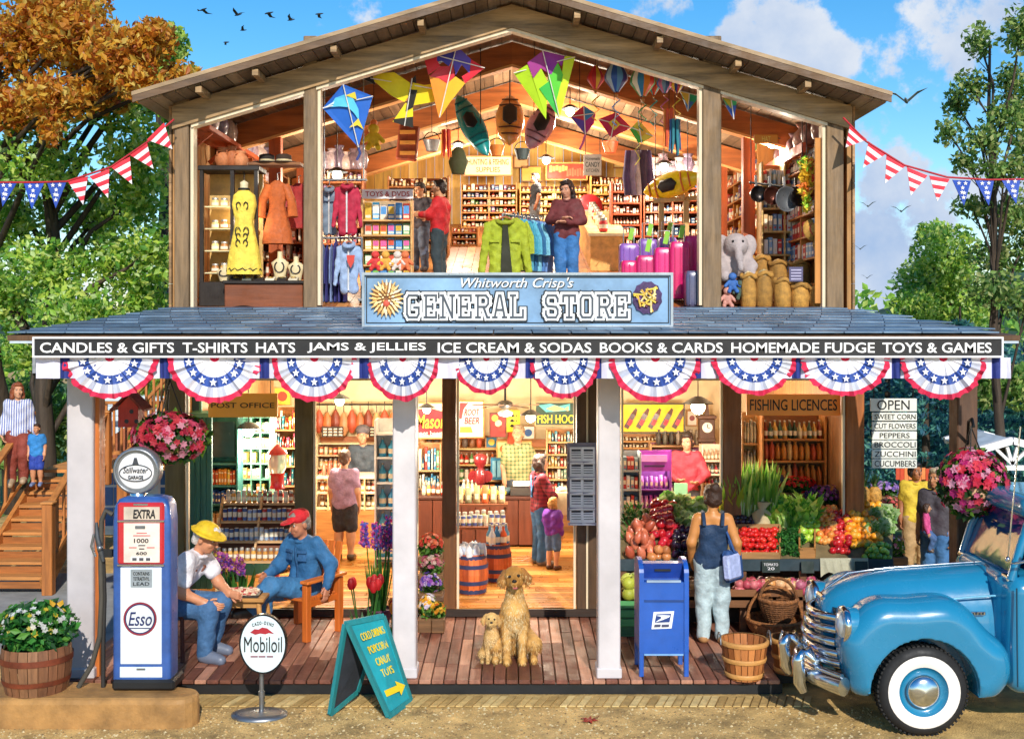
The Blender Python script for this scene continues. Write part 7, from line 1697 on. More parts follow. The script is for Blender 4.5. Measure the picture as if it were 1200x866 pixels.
wall_unit('high shelves of tins above the pink backed shelves',726,800,510,7.85,(.86,.93),16,['#8a6a4a', '#c8a878', '#6a5a50', '#d8c8a8'], '#b8844a')
wall_unit('crowded shelves by the doorway under the fish hook sign',640,674,504,7.4,(.4,.52,.64,.76,.88),8,['#e8e0d0', '#5a9ab0', '#c84a3a', '#d8b060', '#8aa890'], '#d8b880')
for i,(x0,x1,y0,y1,c_,c2,lb)in enumerate(((612,626,500,514, '#e8e4d8', '#3a6ab0', 'small white and blue notice beside the fish hook sign'),(570,582,512,524, '#3a7a9a', '#e8c84a', 'small blue poster above the coffee grinder'),(322,340,455,474, '#e8a83a', '#c83a2a', 'orange and red poster above the gumball machine'),(806,816,482,498, '#d8d0c0', '#8a3a3a', 'small cream notice beside the long case clock'))):
 def dd(o,Y):b=MB(); disc(b,(x0+x1)/2,(y0+y1)/2,Y,(x1-x0)*.32,.005,M(c2),18); b.build('graphic',o)
 poster(lb,x0,x1,y0,y1,7.9 if i!=2 else 6.9,c_,wood('#a87a4a',0),dd)
for i,(x,t)in enumerate(((1022,.45),(1036,.5),(1040,.75),(1030,.7))):lettuce('pale green leafy lettuce at the end of the stand beyond the oranges',x,t,.11,VGL)
leafy('spring_onions', 'bright green spring onions between the celery and green apples',928,958,.5,.8,120,.2,VG,wd=.02,spread=.09)
# ================================================================ upper floor
def UV(x,Y):return Vector((X(x,Y),Y,UF(Y)))
CLAY=['#c87a4a', '#b8683a', '#d88a5a']; PURP=['#9a8a98', '#b8a4a8', '#7a6a80', '#c8b0a8', '#8a7078']
wsh=thing('wall_shelf', 'long orange wall shelf carrying stoneware pots under the sloping boards', 'shelf',(-3.8,4.0,5.4))
SHW=wood('#b4501f',1,3,.25)
za=Z(147,2.75)
b=MB(); b.box((-3.82,4.3,za-.03),(.36,3.3,.06),SHW,bev=.006); b.build('board',wsh)
for y_ in(2.9,3.9,4.9,5.8):b=MB(); b.beam((-3.97,y_,za-.3),(-3.68,y_,za-.06),.04,.05,SHW); b.build('bracket',wsh)
_pr['vase']=_pr.get('vase')or proto('vase')
for i,(y_,h_)in enumerate(((2.85,.28),(3.2,.4),(3.65,.36),(4.15,.36),(4.7,.4),(5.3,.4))):
 inst('stoneware_jar',_pr['vase'],(-3.8,y_,za),(0,0,R(40+i*20)),(.3,.3,h_),M(PURP[i%5],r=.3,v=.3,s=8,coat=.4),['small glazed jar at the near end of the orange wall shelf', 'tall glazed jar, second along the orange wall shelf', 'glazed jar, third along the orange wall shelf', 'glazed jar, fourth along the orange wall shelf', 'rounded glazed jar, fifth along the orange wall shelf', 'glazed jar at the far end of the orange wall shelf'][i], 'jar', 'glazed jars on the orange wall shelf')
dc=thing('display_case', 'tall dark framed display case with lit glass shelves', 'display case',UV(265,2.95)); x0,x1=X(236,2.85),X(300,2.85); z0,z1=UF(2.9),Z(197,2.85); DF=wood('#241a14',2,4,.2)
for x in(x0,x1,X(272,2.85)):
 b=MB(); b.box((x,2.87,(z0+z1)/2),(.045,.05,z1-z0),DF); b.build('frame_post',dc)
b=MB(); b.box(((x0+x1)/2,3.05,z1),(x1-x0+.08,.44,.06),DF,bev=.008); b.build('top',dc)
b=MB(); b.box(((x0+x1)/2,3.05,z0+.14),(x1-x0+.06,.42,.3),DF,bev=.008); b.build('plinth',dc)
b=MB(); b.box(((x0+x1)/2,3.26,(z0+z1)/2),(x1-x0,.02,z1-z0),M('#d8b068',r=.6,v=.3)); b.build('back_panel',dc)
for i in range(4):b=MB(); b.box(((x0+x1)/2,3.06,z0+.4+i*.27),(x1-x0-.06,.34,.015),M('#e8d8a8',r=.15)); b.build('shelf',dc)
for i in range(4):goods('jar', 'perfume_bottle',(x0+.06,3.06,z0+.408+i*.27),(X(274,2.85),3.06,z0+.408+i*.27),3,.12,.07,['#e8d08a', '#d8a85a', '#f0e0b8', '#b87a3a'], 'small golden bottle in the dark display case', 'bottle', 'golden bottles in the display case')
for i,(x,h_,r_)in enumerate(((262,.24,.11),(272,.26,.09),(282,.2,.1))):
 inst('clay_pot',_pr['vase'],(X(x,3.05),3.05,z1+.03),(0,0,R(60)),(r_*2,r_*2,h_),M(CLAY[i],r=.7,v=.2),['orange clay pot on the outer corner of the display case', 'orange clay pot in the middle of the display case top', 'squat orange clay pot beside the hats'][i], 'pot')
hs_=MB(); hs_.box((X(320,3.3),3.35,Z(193,3.3)),(.72,.3,.035),wood('#8a5a34',0)); solo('hat_shelf',hs_, 'short wooden shelf carrying two dark hats', 'shelf')
for i,x in enumerate((312,332)):b=MB(); p=Vector((X(x,3.3),3.33,Z(193,3.3)+.018)); b.lathe([(.17,0),(.18,.012),(.1,.02),(.095,.1),(.06,.115),(0,.118)],M(['#2a221e', '#3a2a20'][i],r=.8),p,20); b.lathe([(.1,.022),(.099,.045)],M('#c8b890'),p,20,cap=False); solo('hat',b,['black brimmed hat above the yellow dress', 'dark brown hat at the end of the hat shelf'][i], 'hat')
def dress(name,label,x,ytop,ybot,Y,col,sleeves,form,trim=None,wpx=22):
 o=thing(name,label, 'dress',UV(x,Y)); zt,zb=Z(ytop,Y),Z(ybot,Y); H=zt-zb; w_=wpx/S(Y); c=X(x,Y); m_=cloth(col,.2)
 b=MB(); b.loft([(c,Y,zb,w_*1.0,w_*.7),(c,Y,zb+H*.2,w_*.9,w_*.6),(c,Y,zb+H*.55,w_*.55,w_*.42),(c,Y,zb+H*.62,w_*.5,w_*.38),(c,Y,zb+H*.82,w_*.68,w_*.42),(c,Y,zb+H*.93,w_*.6,w_*.32),(c,Y,zb+H,w_*.2,w_*.18)],m_,36,rip=.035,rk=9); b.build('fabric',o)
 if sleeves:
  for sx in(-1,1):b=MB(); b.tube([(c+sx*w_*.5,Y,zb+H*.92),(c+sx*w_*.95,Y-.02,zb+H*.68),(c+sx*w_*1.05,Y-.04,zb+H*.42)],[.06,.055,.065],m_,10); b.build('sleeve',o)
 if trim:
  b=MB()
  for i in range(26):
   t=rnd.uniform(.12,.9);
   if i<14:a=i/14*2*math.pi; b.tube([(c+math.cos(a)*w_*.96,Y+math.sin(a)*w_*.68,zb+H*.04),(c+math.cos(a+.3)*w_*.95,Y+math.sin(a+.3)*w_*.67,zb+H*.07),(c+math.cos(a+.45)*w_*.96,Y+math.sin(a+.45)*w_*.68,zb+H*.04)],.008,trim,5)
  for sx in(-1,1):
   for z_,r_,yy in((.8,.05,.43),(.5,.06,.47),(.44,.045,.5),(.36,.05,.53)):b.tube([(c+sx*(.02+r_*.5*(1-math.cos(a))),Y-w_*yy-.012,zb+H*z_+r_*math.sin(a)*.8)for a in np.linspace(0,4.5,10)],.007,trim,5)
  b.build('embroidery',o)
 if form:
  b=MB(); b.lathe([(.05,0),(.045,.06),(.05,.1),(.0,.13)],M('#d8c8a0',r=.5),(c,Y,zt-.02),16); b.build('neck_block',o)
  b=MB(); b.tube([(c,Y,zb+.05),(c,Y,UF(Y))],.018,IRON,8); b.lathe([(.16,0),(.14,.02),(.02,.04)],IRON,(c,Y,UF(Y)),18); b.build('stand',o)
  if trim:b=MB(); b.tube([(c+math.cos(a)*.062,Y+math.sin(a)*.062,zt+.0)for a in np.linspace(0,6.2832,17)],.012,trim,6); b.build('necklace',o)
 else:
  b=MB(); b.tube([(c-w_*.5,Y,zt-.08),(c,Y,zt),(c+w_*.5,Y,zt-.08)],.01,wood('#a0703a',0),6); b.tube([(c,Y,zt),(c,Y,zt+.09),(c+.03,Y,zt+.1)],.007,STEEL,5); b.build('hanger',o)
 return o
dress('dress', 'yellow sleeveless dress with black embroidery on a dress form',286,222,322,2.72, '#e8c84a',False,True,INK,21)
dress('dress', 'burnt orange long sleeved dress hanging beside the display case',325,212,286,3.1, '#c8642a',True,False,None,18)
dress('dress', 'small deep red dress hanging behind the upper post',350,215,268,3.6, '#a02a28',True,False,None,14)
jc=thing('jewellery_counter', 'low wooden jewellery counter with a slanted glass top', 'counter',UV(312,2.7)); x0,x1=X(262,2.64),X(354,2.64)
JW=wood('#8a4a28',0,3,.25)
b=MB(); b.box(((x0+x1)/2,2.86,UF(2.8)+.13),(x1-x0,.36,.3),JW,bev=.01); b.build('cabinet',jc)
b=MB(); b.box(((x0+x1)/2,2.85,UF(2.8)+.3),(x1-x0+.04,.4,.04),DF,bev=.008); b.build('counter_top',jc)
jz=UF(2.8)+.322
for i in range(6):b=MB(); x=x0+.12+i*.14; b.box((x,2.76,jz+.02),(.11,.12,.025),M(['#2a2220', '#e8dcc0'][i%2]),Euler((R(14),0,0))); b.tube([(x+.03*math.cos(a),2.755+.035*math.sin(a),jz+.038)for a in np.linspace(0,6.28,11)],.006,M('#d8b04a',r=.2,metal=.9),5); solo('jewellery_tray',b, 'small tray with a golden ring of beads on the jewellery counter', 'jewellery', 'trays on the jewellery counter')
for i,(x,h_)in enumerate(((262,.2),(327,.36),(346,.3))):
 b=MB(); p=Vector((X(x,2.84),2.9,jz if i else UF(2.9)+.3)); b.loft([(p.x,p.y,p.z,.06,.04),(p.x,p.y,p.z+h_*.4,.085,.05),(p.x,p.y,p.z+h_*.62,.11,.05),(p.x,p.y,p.z+h_*.72,.06,.045),(p.x,p.y,p.z+h_*.78,.032,.035),(p.x,p.y,p.z+h_,.03,.032)],M('#d8c498',r=.5,v=.06),18)
 b.tube([(p.x+math.sin(a)*.055,p.y-.05,p.z+h_*.66-.08*h_/.3*(1+math.cos(a))*.7)for a in np.linspace(-2.6,2.6,15)],.009,M('#2a2428',r=.2),6); solo('jewellery_bust',b,['small cream necklace bust inside the display case', 'cream necklace bust at the middle of the jewellery counter', 'white necklace bust beside the upper post'][i], 'bust')
def clothes_rail(label,x0,x1,yb,Y,hang=1.0,dy=0):
 o=thing('clothes_rail',label, 'clothes rail',UV((x0+x1)/2,Y)); a,c=X(x0,Y),X(x1,Y); z_=Z(yb,Y)
 b=MB(); b.tube([(a,Y,z_),(c,Y+dy,z_)],.016,STEEL,8); b.build('rail',o)
 for x,y_ in((a,Y),(c,Y+dy)):b=MB(); b.tube([(x,y_,z_),(x,y_,UF(y_))],.016,STEEL,8); b.box((x,y_,UF(y_)+.015),(.05,.36,.03),STEEL); b.build('upright',o)
 return a,c,z_
a,c,z_=clothes_rail('chrome rail of blue shirts next to the upper post',376,424,279,3.2)
goods('shirt', 'hanging_shirt',(a,3.2,z_-.8),(c-.18,3.2,z_-.8),6,.74,.44,['#4a4a9a', '#6a70b8', '#8aa0d0', '#5a5aa8', '#3a3a80'], 'violet or blue shirt hanging on the chrome rail', 'shirt',mk=cloth)
def jacket(name,label,x,ytop,ybot,wpx,Y,col,rz=0,open_=False,cat='jacket'):
 """a garment hanging to face the shop front"""
 zt,zb=Z(ytop,Y),Z(ybot,Y); H=zt-zb; w_=wpx/S(Y)/2; p=Vector((X(x,Y),Y,zb)); o=thing(name,label,cat,p,rz); m_=cloth(col,.2)
 s=SD(.03)
 for q in(-1,1):
  s.cap((q*w_*.3,0,H*.04),(q*w_*.32,0,H*.84),w_*.3,w_*.28); s.cap((q*w_*.3,0,H*.9),(q*w_*.62,0,H*.85),w_*.14,w_*.16); s.cap((q*w_*.64,0,H*.84),(q*w_*.9,-.03,H*.14),w_*.18,w_*.13)
 s.cap((0,0,H*.06),(0,.02,H*.84),w_*.26); s.k=.016
 b=MB(); b.sdf(s,.016,m_,.01,22); b.v=[(q[0],q[1]*.7,q[2])for q in b.v]; b.build('cloth',o,True)
 b=MB(); b.tube([(math.cos(a_)*w_*.3,math.sin(a_)*.09-.02,H*.93+.03*math.sin(a_))for a_ in np.linspace(0,6.28,15)],.028,m_,7); b.build('collar',o,True)
 b=MB(); yf=-w_*.215
 if open_:b.prism([(-.03,yf-.03,H*.9),(.03,yf-.03,H*.9),(.1,yf-.02,H*.02),(-.06,yf-.02,H*.02)],(0,.03,0),M('#2a2c18',r=.9)); b.build('lining',o,True); b=MB(); [b.box((q*w_*.4,yf-.012,H*.62),(w_*.36,.02,.035),m_)for q in(-1,1)]
 else:b.box((0,yf-.004,H*.42),(.018,.03,H*.8),M('#c8c8c8',r=.4))
 b.build('placket',o,True)
 b=MB(); b.tube([(-w_*.5,0,H*.92),(0,0,H*1.0),(w_*.5,0,H*.92)],.012,wood('#a85a34',0),6); b.tube([(0,0,H),(0,0,H+.07),(.03,0,H+.09)],.008,STEEL,5); b.build('hanger',o,True)
 return o
jacket('jacket', 'pale blue denim jacket with a red and gold patch hanging near the upper post',409,283,342,36,2.9, '#8fa4c4')
jacket('jacket', 'raspberry red padded jacket hanging over the blue shirts',407,214,274,36,3.1, '#a8203c')
jacket('jacket', 'grey blue shirt hanging behind the raspberry jacket',386,218,275,26,3.5, '#7a8ca0')
b=MB(); b.tube([W(376,211,3.1),W(430,211,3.1)],.014,STEEL,6)
for x in(380,426):p=W(x,211,3.1); b.tube([p,(p.x,p.y,roofz(p.x)-.1)],.008,STEEL,5)
solo('hanging_rail',b, 'thin steel rail hung from the roof for the raspberry jacket', 'rail')
b=MB(); q=W(411,305,2.78)
b.prism([q+Vector((-.05,0,.06)),q+Vector((.05,0,.06)),q+Vector((.04,0,-.02)),q+Vector((0,0,-.1)),q+Vector((-.04,0,-.02))],(0,-.01,0),M(['#c83a2a'])); solo('shirt_patch',b, 'red and gold patch on the pale denim jacket', 'patch')
WD=wood('#b0703a',2,3,.25); BKP=M('#7a3a20',r=.8,v=.2)
MIX=['#c83a2a', '#e0a83a', '#3a6a9a', '#d8d0b0', '#8a3a24', '#5a8a4a', '#e07a3a', '#e8e0d0', '#6a4a7a']
un=shelving('bookcase', 'long orange wall bookcase of jars beyond the clothes rails', 'bookcase',Vector((-3.66,6.0,UF(4.4))),R(90),3.4,1.9,.32,(.42,.56,.7,.84,.97),WD,BKP,4)
for r_ in range(5):stock(un,r_,['jar', 'can', 'jar', 'vase', 'vase'][r_],['jar', 'tin_can', 'jar', 'jug', 'jug'][r_],18 if r_<3 else 11,MIX if r_<3 else PURP, 'jar or jug on the long orange wall bookcase', 'jar',group='wares on the orange wall bookcase',hf=.8)if r_<4 else goods('vase', 'jug',un.M@Vector((-1.6,.14,1.9*.97+.015)),un.M@Vector((1.6,.14,1.9*.97+.015)),10,.3,.26,PURP, 'glazed jug along the top of the orange wall bookcase', 'jug',rz=un.rz)
un=shelving('film_rack', 'pale rack of film cases under a white toys and discs header', 'rack',UV(453,4.6),0,X(484,4.6)-X(424,4.6),Z(233,4.6)-UF(4.6),.28,(.02,.2,.38,.56,.74),wood('#d8b070',0),M('#e8d8b8'))
b=MB(); b.pbox(424,484,222,233,4.56,.05,WHITE); b.build('header',un.o); ptext(un.o, 'TOYS & DVDS',428,480,224.5,230.5,4.556,M('#b82a30'),bold=.012)
for r_ in range(5):stock(un,r_, 'disc', 'film_case',6,['#2a7ac0', '#3aa0d8', '#d84a3a', '#e0b03a', '#4aa868', '#e8e0d0'], 'bright film case on the %s tier of the film rack'%['lowest', 'second lowest', 'middle', 'second', 'top'][r_], 'film case',hf=.86,df=.2)
def back_unit(label,x0,x1,ytop,Y,rows,kinds,pal,n_,mat=WD,hf=.78,name='bookcase',cols=1):
 u=shelving(name,label, 'bookcase',UV((x0+x1)/2,Y),0,X(x1,Y)-X(x0,Y),Z(ytop,Y)-UF(Y),.34,rows,mat,BKP,cols)
 for r_ in range(len(rows)):
  if r_==len(rows)-1 and rows[-1]>.95:continue
  k_=kinds[r_%len(kinds)]; k_=k_ if k_ in('bottle', 'vase')and r_%2 else 'mix'; stock(u,r_,k_,{'book':'book', 'jar':'jar', 'can':'tin_can', 'box':'goods_box', 'bottle':'bottle', 'bag':'packet', 'vase':'jug', 'disc':'film_case'}.get(k_, 'goods_box'),n_,pal, 'packet or book in the '+label, 'shop goods',group='goods in the '+label,hf=hf)
 return u
back_unit('wide wooden bookcase behind the two browsing shoppers',454,526,206,7.0,(.02,.2,.38,.56,.72,.86),['book', 'box', 'book', 'jar', 'book', 'book'],['#c88a4a', '#a85a2a', '#d8b070', '#8a4a2a', '#e0c890'],14)
YB2=10.6
back_unit('back wall shelves below the hunting and fishing sign',540,606,214,YB2,(.02,.18,.34,.5,.66,.82),['box', 'jar', 'bag', 'box', 'bottle', 'bag'],MIX,13,wood('#c88a4a',0),cols=2)
back_unit('back wall shelves below the red lettered sign',609,690,216,YB2,(.02,.18,.34,.5,.66,.82),['bag', 'box', 'jar', 'can', 'box', 'bottle'],['#e0b850', '#d8783a', '#e8d8a0', '#c8502a', '#b8a060', '#e0a03a'],15,wood('#d8a858',0),cols=2)
back_unit('back wall shelves beside the orange end panel',692,745,205,YB2-.6,(.02,.18,.34,.5,.66,.82),['jar', 'can', 'box', 'jar', 'book', 'box'],['#e8c060', '#d8803a', '#c86a3a', '#e0d0a0'],11,wood('#d8a858',0))
back_unit('dark red bookcase of bottles beside the suitcases',716,752,212,6.6,(.02,.16,.3,.44,.58,.72,.86),['bottle', 'box', 'jar'],['#8a4a3a', '#c8a090', '#b87a6a', '#6a3a34', '#d8c0b0'],8,wood('#a8481f',2))
ul=[UV(0,9)]
hang_=lambda nm,lb,x0,x1,y0,y1,Y,col,s_,**kw:hang_sign(nm,lb,x0,x1,y0,y1,Y,col,s_,cords=False,**kw)
o=hang_('shop_sign', 'cream hunting and fishing supplies sign high on the back wall',545,599,184,205,YB2-.1, '#e0cc9a',None,fr=wood('#a8743a',0))
ptext(o, 'HUNTING & FISHING',548,596,186.5,193.5,YB2-.106,M('#5a4a20'),bold=.01); ptext(o, 'SUPPLIES',558,586,196,202,YB2-.106,M('#5a4a20'),bold=.01)
o=hang_('shop_sign', 'long red and golden sign high on the back wall',641,687,192,210,YB2-.1, '#c8341c',None,fr=wood('#d89a4a',0))
b=MB()
for i in range(6):b.pbox(644+i*3.6,647+i*3.6,194+(i%2),202-(i%3),YB2-.105,.01,M('#e8a850'))
for i in range(7):b.pbox(664+i*3,666.4+i*3,199-(i%3),207-(i%2),YB2-.106,.01,M('#e85a3a'))
b.build('painted_marks',o)
o=hang_('shop_sign', 'small grey candy sign hanging from the rafters',684,705,181,206,8.6, '#9a9490',None); ptext(o, 'Homemade',686,703,184,188,8.594,INK); ptext(o, 'CANDY',686,703,190,196,8.594,INK,bold=.01); ptext(o, 'KITCHEN',687,702,198,202,8.594,INK)
b=MB();
for x in(686,703):p=W(x,181,8.62); b.tube([p,(p.x,p.y,roofz(p.x)-.05)],.006,IRON,4)
solo('sign_cord',b, 'thin cord holding the grey candy sign', 'cord')
hang_('shop_sign', 'orange lettered hat sign on the grocery wall shelf top',884,912,158,168,3.2, '#d8842a', 'HAT',tc_=M('#f0d060'),pad=(9,2))
for x0,x1,y0,y1,c_,lb in((603,618,184,196, '#d8a86a', 'small tan notice on the back wall beside the hunting sign'),(612,634,196,212, '#e0b84a', 'yellow notice on the back wall below the lamp'),(690,706,208,222, '#d8683a', 'orange notice on the back wall below the candy sign'),(720,738,180,196, '#c8a868', 'tan notice on the back wall beside the violet costume')):poster(lb,x0,x1,y0,y1,11.1,c_,wood('#8a5a2a',0))
rs=MB(); rs.lathe([(.2,0),(.23,.03),(.2,.06)],M('#b8242c',r=.4));
b=MB(); p=W(691,243,9.6); b.T=Matrix.Translation(p)@Matrix.Rotation(R(90),4, 'X'); b.lathe([(.0,-.02),(.22,-.02),(.24,0),(.22,.03),(0,.03)],M('#b8242c',r=.35,coat=.3),n=26); b.T=None; b.pbox(684,698,246,247.5,9.56,.02,M('#e8a0a8')); o=solo('round_sign',b, 'round red sign beside the woman in the maroon cardigan', 'sign')
gcn=thing('glass_counter', 'low pale glass counter running back past the woman in maroon', 'counter',UV(705,7.0)); GCW=wood('#d8a85a',1,3,.2)
b=MB(); b.prism([(X(690,5.2)+.05,5.6,UF(5.6)),(X(690,5.2)+.55,5.6,UF(5.6)),(X(690,5.2)+.55,5.6,UF(5.6)+.5),(X(690,5.2)+.05,5.6,UF(5.6)+.5)],(0,3.0,.61),GCW); b.build('base',gcn)
b=MB(); b.prism([(X(690,5.2)+.02,5.58,UF(5.6)+.5),(X(690,5.2)+.58,5.58,UF(5.6)+.5),(X(690,5.2)+.58,5.58,UF(5.6)+.54),(X(690,5.2)+.02,5.58,UF(5.6)+.54)],(0,3.04,.62),M('#e8d8a0',r=.2)); b.build('top',gcn)
for i in range(7):t=i/7; inst('cup',_pr['jar'],(X(690,5.2)+.25,5.75+t*2.7,UF(5.75+t*2.7)+.55),(0,0,0),(.13,.13,.2),M(['#d83a3a', '#e8e0d8', '#c8d0d8', '#d8a04a'][i%4]), 'jar or cup in the row along the pale glass counter', 'cup', 'cups on the glass counter')
o=jacket('jacket', 'lime green jacket at the front of the middle clothes rail',592,254,330,62,3.6, '#98a424',0,True)
a,c,z_=clothes_rail('steel clothes rail carrying the lime jacket and blue shirts',589,634,251,3.62,1,.8)
_pr.setdefault('shirt',proto('shirt'))
for i in range(8):
 t=(i+1)/8.5; col=['#a8b42c', '#3a8fa8', '#5ab0c8', '#2a6a9a', '#7ac0d8', '#4a7ab8', '#6a90c8', '#8aa8d8'][i]
 inst('hanging_shirt',_pr['shirt'],(a+.1+(c-a)*t*.92,3.66+.72*t,z_-.72),(0,0,R(58)),(.13,.5,.68),cloth(col),['second lime green jacket behind the first on the middle rail', 'teal shirt, first of the blue row on the middle rail', 'pale teal shirt, second of the blue row on the middle rail', 'deep blue shirt, third of the blue row on the middle rail', 'light aqua shirt, fourth of the blue row on the middle rail', 'mid blue shirt, fifth of the blue row on the middle rail', 'soft blue shirt, sixth of the blue row on the middle rail', 'palest blue shirt at the end of the middle rail'][i], 'shirt', 'clothes on the middle rail')
def suitcase(label,x,ytop,ybot,wpx,Y,col,handle=True,rz=0):
 p=W(x,ybot,Y); h_=(ybot-ytop)/S(Y); w_=wpx/S(Y); o=thing('suitcase',label, 'suitcase',p,rz, 'suitcases beside the upper post'); m_=M(col,r=.3,v=.08,coat=.4)
 b=MB(); b.loft([(0,0,z,w_/2*k_,.12*k_)for z,k_ in((.03,.86),(.06,.97),(.12,1),(h_-.1,1),(h_-.03,.96),(h_,.82))],m_,28,e=5); b.build('shell',o,True)
 for sx in(-.55,0,.55):b=MB(); b.box((sx*w_/2,-.123,h_/2),(.018,.012,h_*.8),m_,bev=.005); b.build('rib',o,True)
 b=MB(); b.box((0,0,h_/2),(w_*1.01,.012,h_*.94),M('#2a2028')); b.build('zip_band',o,True)
 for sx in(-1,1):b=MB(); b.cyl((sx*w_*.36-.012,0,.03),(sx*w_*.36+.012,0,.03),.03,BLACK); b.build('wheel',o,True)
 if handle:
  b=MB(); b.tube([(-.07,.03,h_-.02),(-.07,.03,h_+.22),(.07,.03,h_+.22),(.07,.03,h_-.02)],.009,STEEL,6); b.build('handle',o,True)
  b=MB(); b.box((.03,-.01,h_+.13),(.06,.012,.16),M('#8ac83a'),Euler((0,R(12),0))); b.build('luggage_tag',o,True)
PK,PU='#d81a6a', '#8a5ab8'
sY=3.5
suitcase('tall violet suitcase at the left of the pink ones',737,286,334,24,4.1,PU); suitcase('tall violet suitcase, second from the dark red bookcase',759,281,334,24,4.2, '#7a52a8'); suitcase('small violet suitcase behind the tallest pink suitcase',782,279,330,22,4.4, '#9468c0')
suitcase('small magenta suitcase nearest the store sign edge',737,306,345,20,3.45,PK,False); suitcase('short magenta suitcase with a lime tag',757,300,346,24,3.4, '#c8206a'); suitcase('medium magenta suitcase in the middle of the front row',778,291,350,24,3.3, '#e0247a')
suitcase('tall magenta suitcase with a dark band',796,284,353,24,3.2,PK); suitcase('tallest magenta suitcase near the upper post',811,277,350,22,3.35, '#d02070',False); suitcase('magenta suitcase half hidden behind the upper post',826,278,340,22,3.6, '#c41a60',False)
suitcase('small slate grey suitcase on the floor against the upper post',813,318,362,22,2.75, '#5a5a78',False)
kr=thing('kayak_rack', 'pale timber rack holding the yellow kayak', 'rack',UV(790,4.6)); KW=wood('#c8a060',2,4,.2)
for x,Y in((775,4.7),(804,4.5)):b=MB(); p=W(x,236,Y); b.box((p.x,Y,(p.z+UF(Y))/2),(.07,.07,p.z-UF(Y)),KW); b.build('post',kr)
for p,q in((W(766,236,4.7),W(818,232,4.5)),(W(772,212,4.65),W(803,232,4.5)),(W(800,204,4.8),W(806,240,4.5))):b=MB(); b.beam(p,q,.05,.06,KW); b.build('beam',kr)
def kayak(name,label,a,c,r_,col,deck,hole='#1a1a1c',stripes_=None):
 a,c=Vector(a),Vector(c); L_=(c-a).length; o=thing(name,label, 'kayak',a.lerp(c,.5)); d=(c-a).normalized(); vw=Vector((0,-1,0)); up=(vw-d*vw.dot(d)).normalized(); sd=d.cross(up); Tm=Matrix((sd,up,d)).transposed().to_4x4(); Tm.translation=a
 b=MB(); b.T=Tm; b.loft([(0,-.02*abs(t-.5),L_*t,r_*math.sin(math.pi*min(.999,max(.001,t)))**.62+.004,r_*.62*math.sin(math.pi*min(.999,max(.001,t)))**.5+.004)for t in np.linspace(0,1,17)],M(col,r=.25,v=.12,coat=.4),20); b.T=None; b.build('hull',o)
 b=MB(); b.T=Tm; b.loft([(0,r_*.62+.012,L_*.5-r_*.9,.01,.01),(0,r_*.6,L_*.5-r_*.6,r_*.5,.03),(0,r_*.6,L_*.5+r_*.5,r_*.5,.03),(0,r_*.62+.012,L_*.5+r_*.9,.01,.01)],M(hole,r=.5),16); b.T=None; b.build('cockpit',o)
 for t in(.16,.28,.72,.84):b=MB(); b.T=Tm; w_=r_*math.sin(math.pi*t)**.62*.9; b.tube([(-w_,r_*.38,L_*t),(0,r_*.66*math.sin(math.pi*t)**.5+.01,L_*(t+.015)),(w_,r_*.38,L_*t)],.012,M(deck,r=.5),5); b.T=None; b.build('deck_line',o)
 for t in(.22,.78):p=a.lerp(c,t)+Vector((0,.05,0)); b=MB(); b.tube([p,(p.x,p.y,roofz(p.x)-.02)],.006,IRON,4); b.build('hanging_cord',o)
 return o
kayak('kayak', 'bright yellow kayak with an orange seat resting on the timber rack',W(754,226,4.9),W(822,207,4.2),.17, '#ffdf1c', '#e0702a')
kayak('kayak', 'teal kayak hanging point up beside the rainbow kite',W(536,112,4.6),W(571,182,4.0),.16, '#12807f', '#0c5a5c')
kayak('canoe', 'varnished wooden canoe hanging upright under the ridge',W(598,112,5.2),W(597,170,4.8),.2, '#c88a44', '#5a3018')
kayak('kayak', 'dusky pink kayak hanging beside the wooden canoe',W(646,122,4.8),W(620,174,4.5),.18, '#c88a98', '#6a3a44')
def kite(label,Y,polys,spars,tail=None,name='kite'):
 cx=np.mean([p[0]for p in polys[0][0]]); cy=max(p[1]for pl_ in polys for p in pl_[0]); o=thing(name,label, 'kite',W(cx,cy,Y))
 for pts,col,d in polys:b=MB(); b.pp([(x,y,Y-d+(y-cy)*.002-abs(x-cx)*-.002)for x,y in pts],Y,.008,M(col,r=.6,v=.1,s=3)); b.build('panel',o)
 b=MB()
 for p,q in spars:b.tube([W(p[0],p[1],Y-.03+(p[1]-cy)*.002+abs(p[0]-cx)*.002),W(q[0],q[1],Y-.03+(q[1]-cy)*.002+abs(q[0]-cx)*.002)],.007,M('#e8e4da'),5)
 b.build('spar',o)
 if tail:b=MB(); b.tube([W(x,y,Y)for x,y in tail[0]],.016,M(tail[1],r=.7),5,fl=.3); b.build('tail',o)
 p=W(cx,min(p[1]for pl_ in polys for p in pl_[0])+6,Y); b=MB(); b.tube([p,(p.x,p.y+.02,max(p.z+.02,roofz(p.x)-.02))],.004,IRON,4); b.build('string',o)
 return o
ok_=kite('blue diamond kite with a leaping fish beside the upper post',2.62,[([(378,127),(402,99),(437,113),(420,173)], '#1f62c0',0),([(386,126),(393,115),(404,111),(414,116),(420,128),(421,142),(415,133),(408,126),(398,125)], '#58c0e8',.012),([(420,139),(426,152),(419,147),(409,150),(415,144)], '#e8cc3a',.018),([(405,112),(416,108),(418,117)], '#e8cc3a',.02),([(379,127),(392,119),(391,122)], '#cfe8f4',.022)],[((402,99),(420,173)),((378,127),(437,113))],([(420,173),(422,180),(418,188)], '#1a3f8a'))
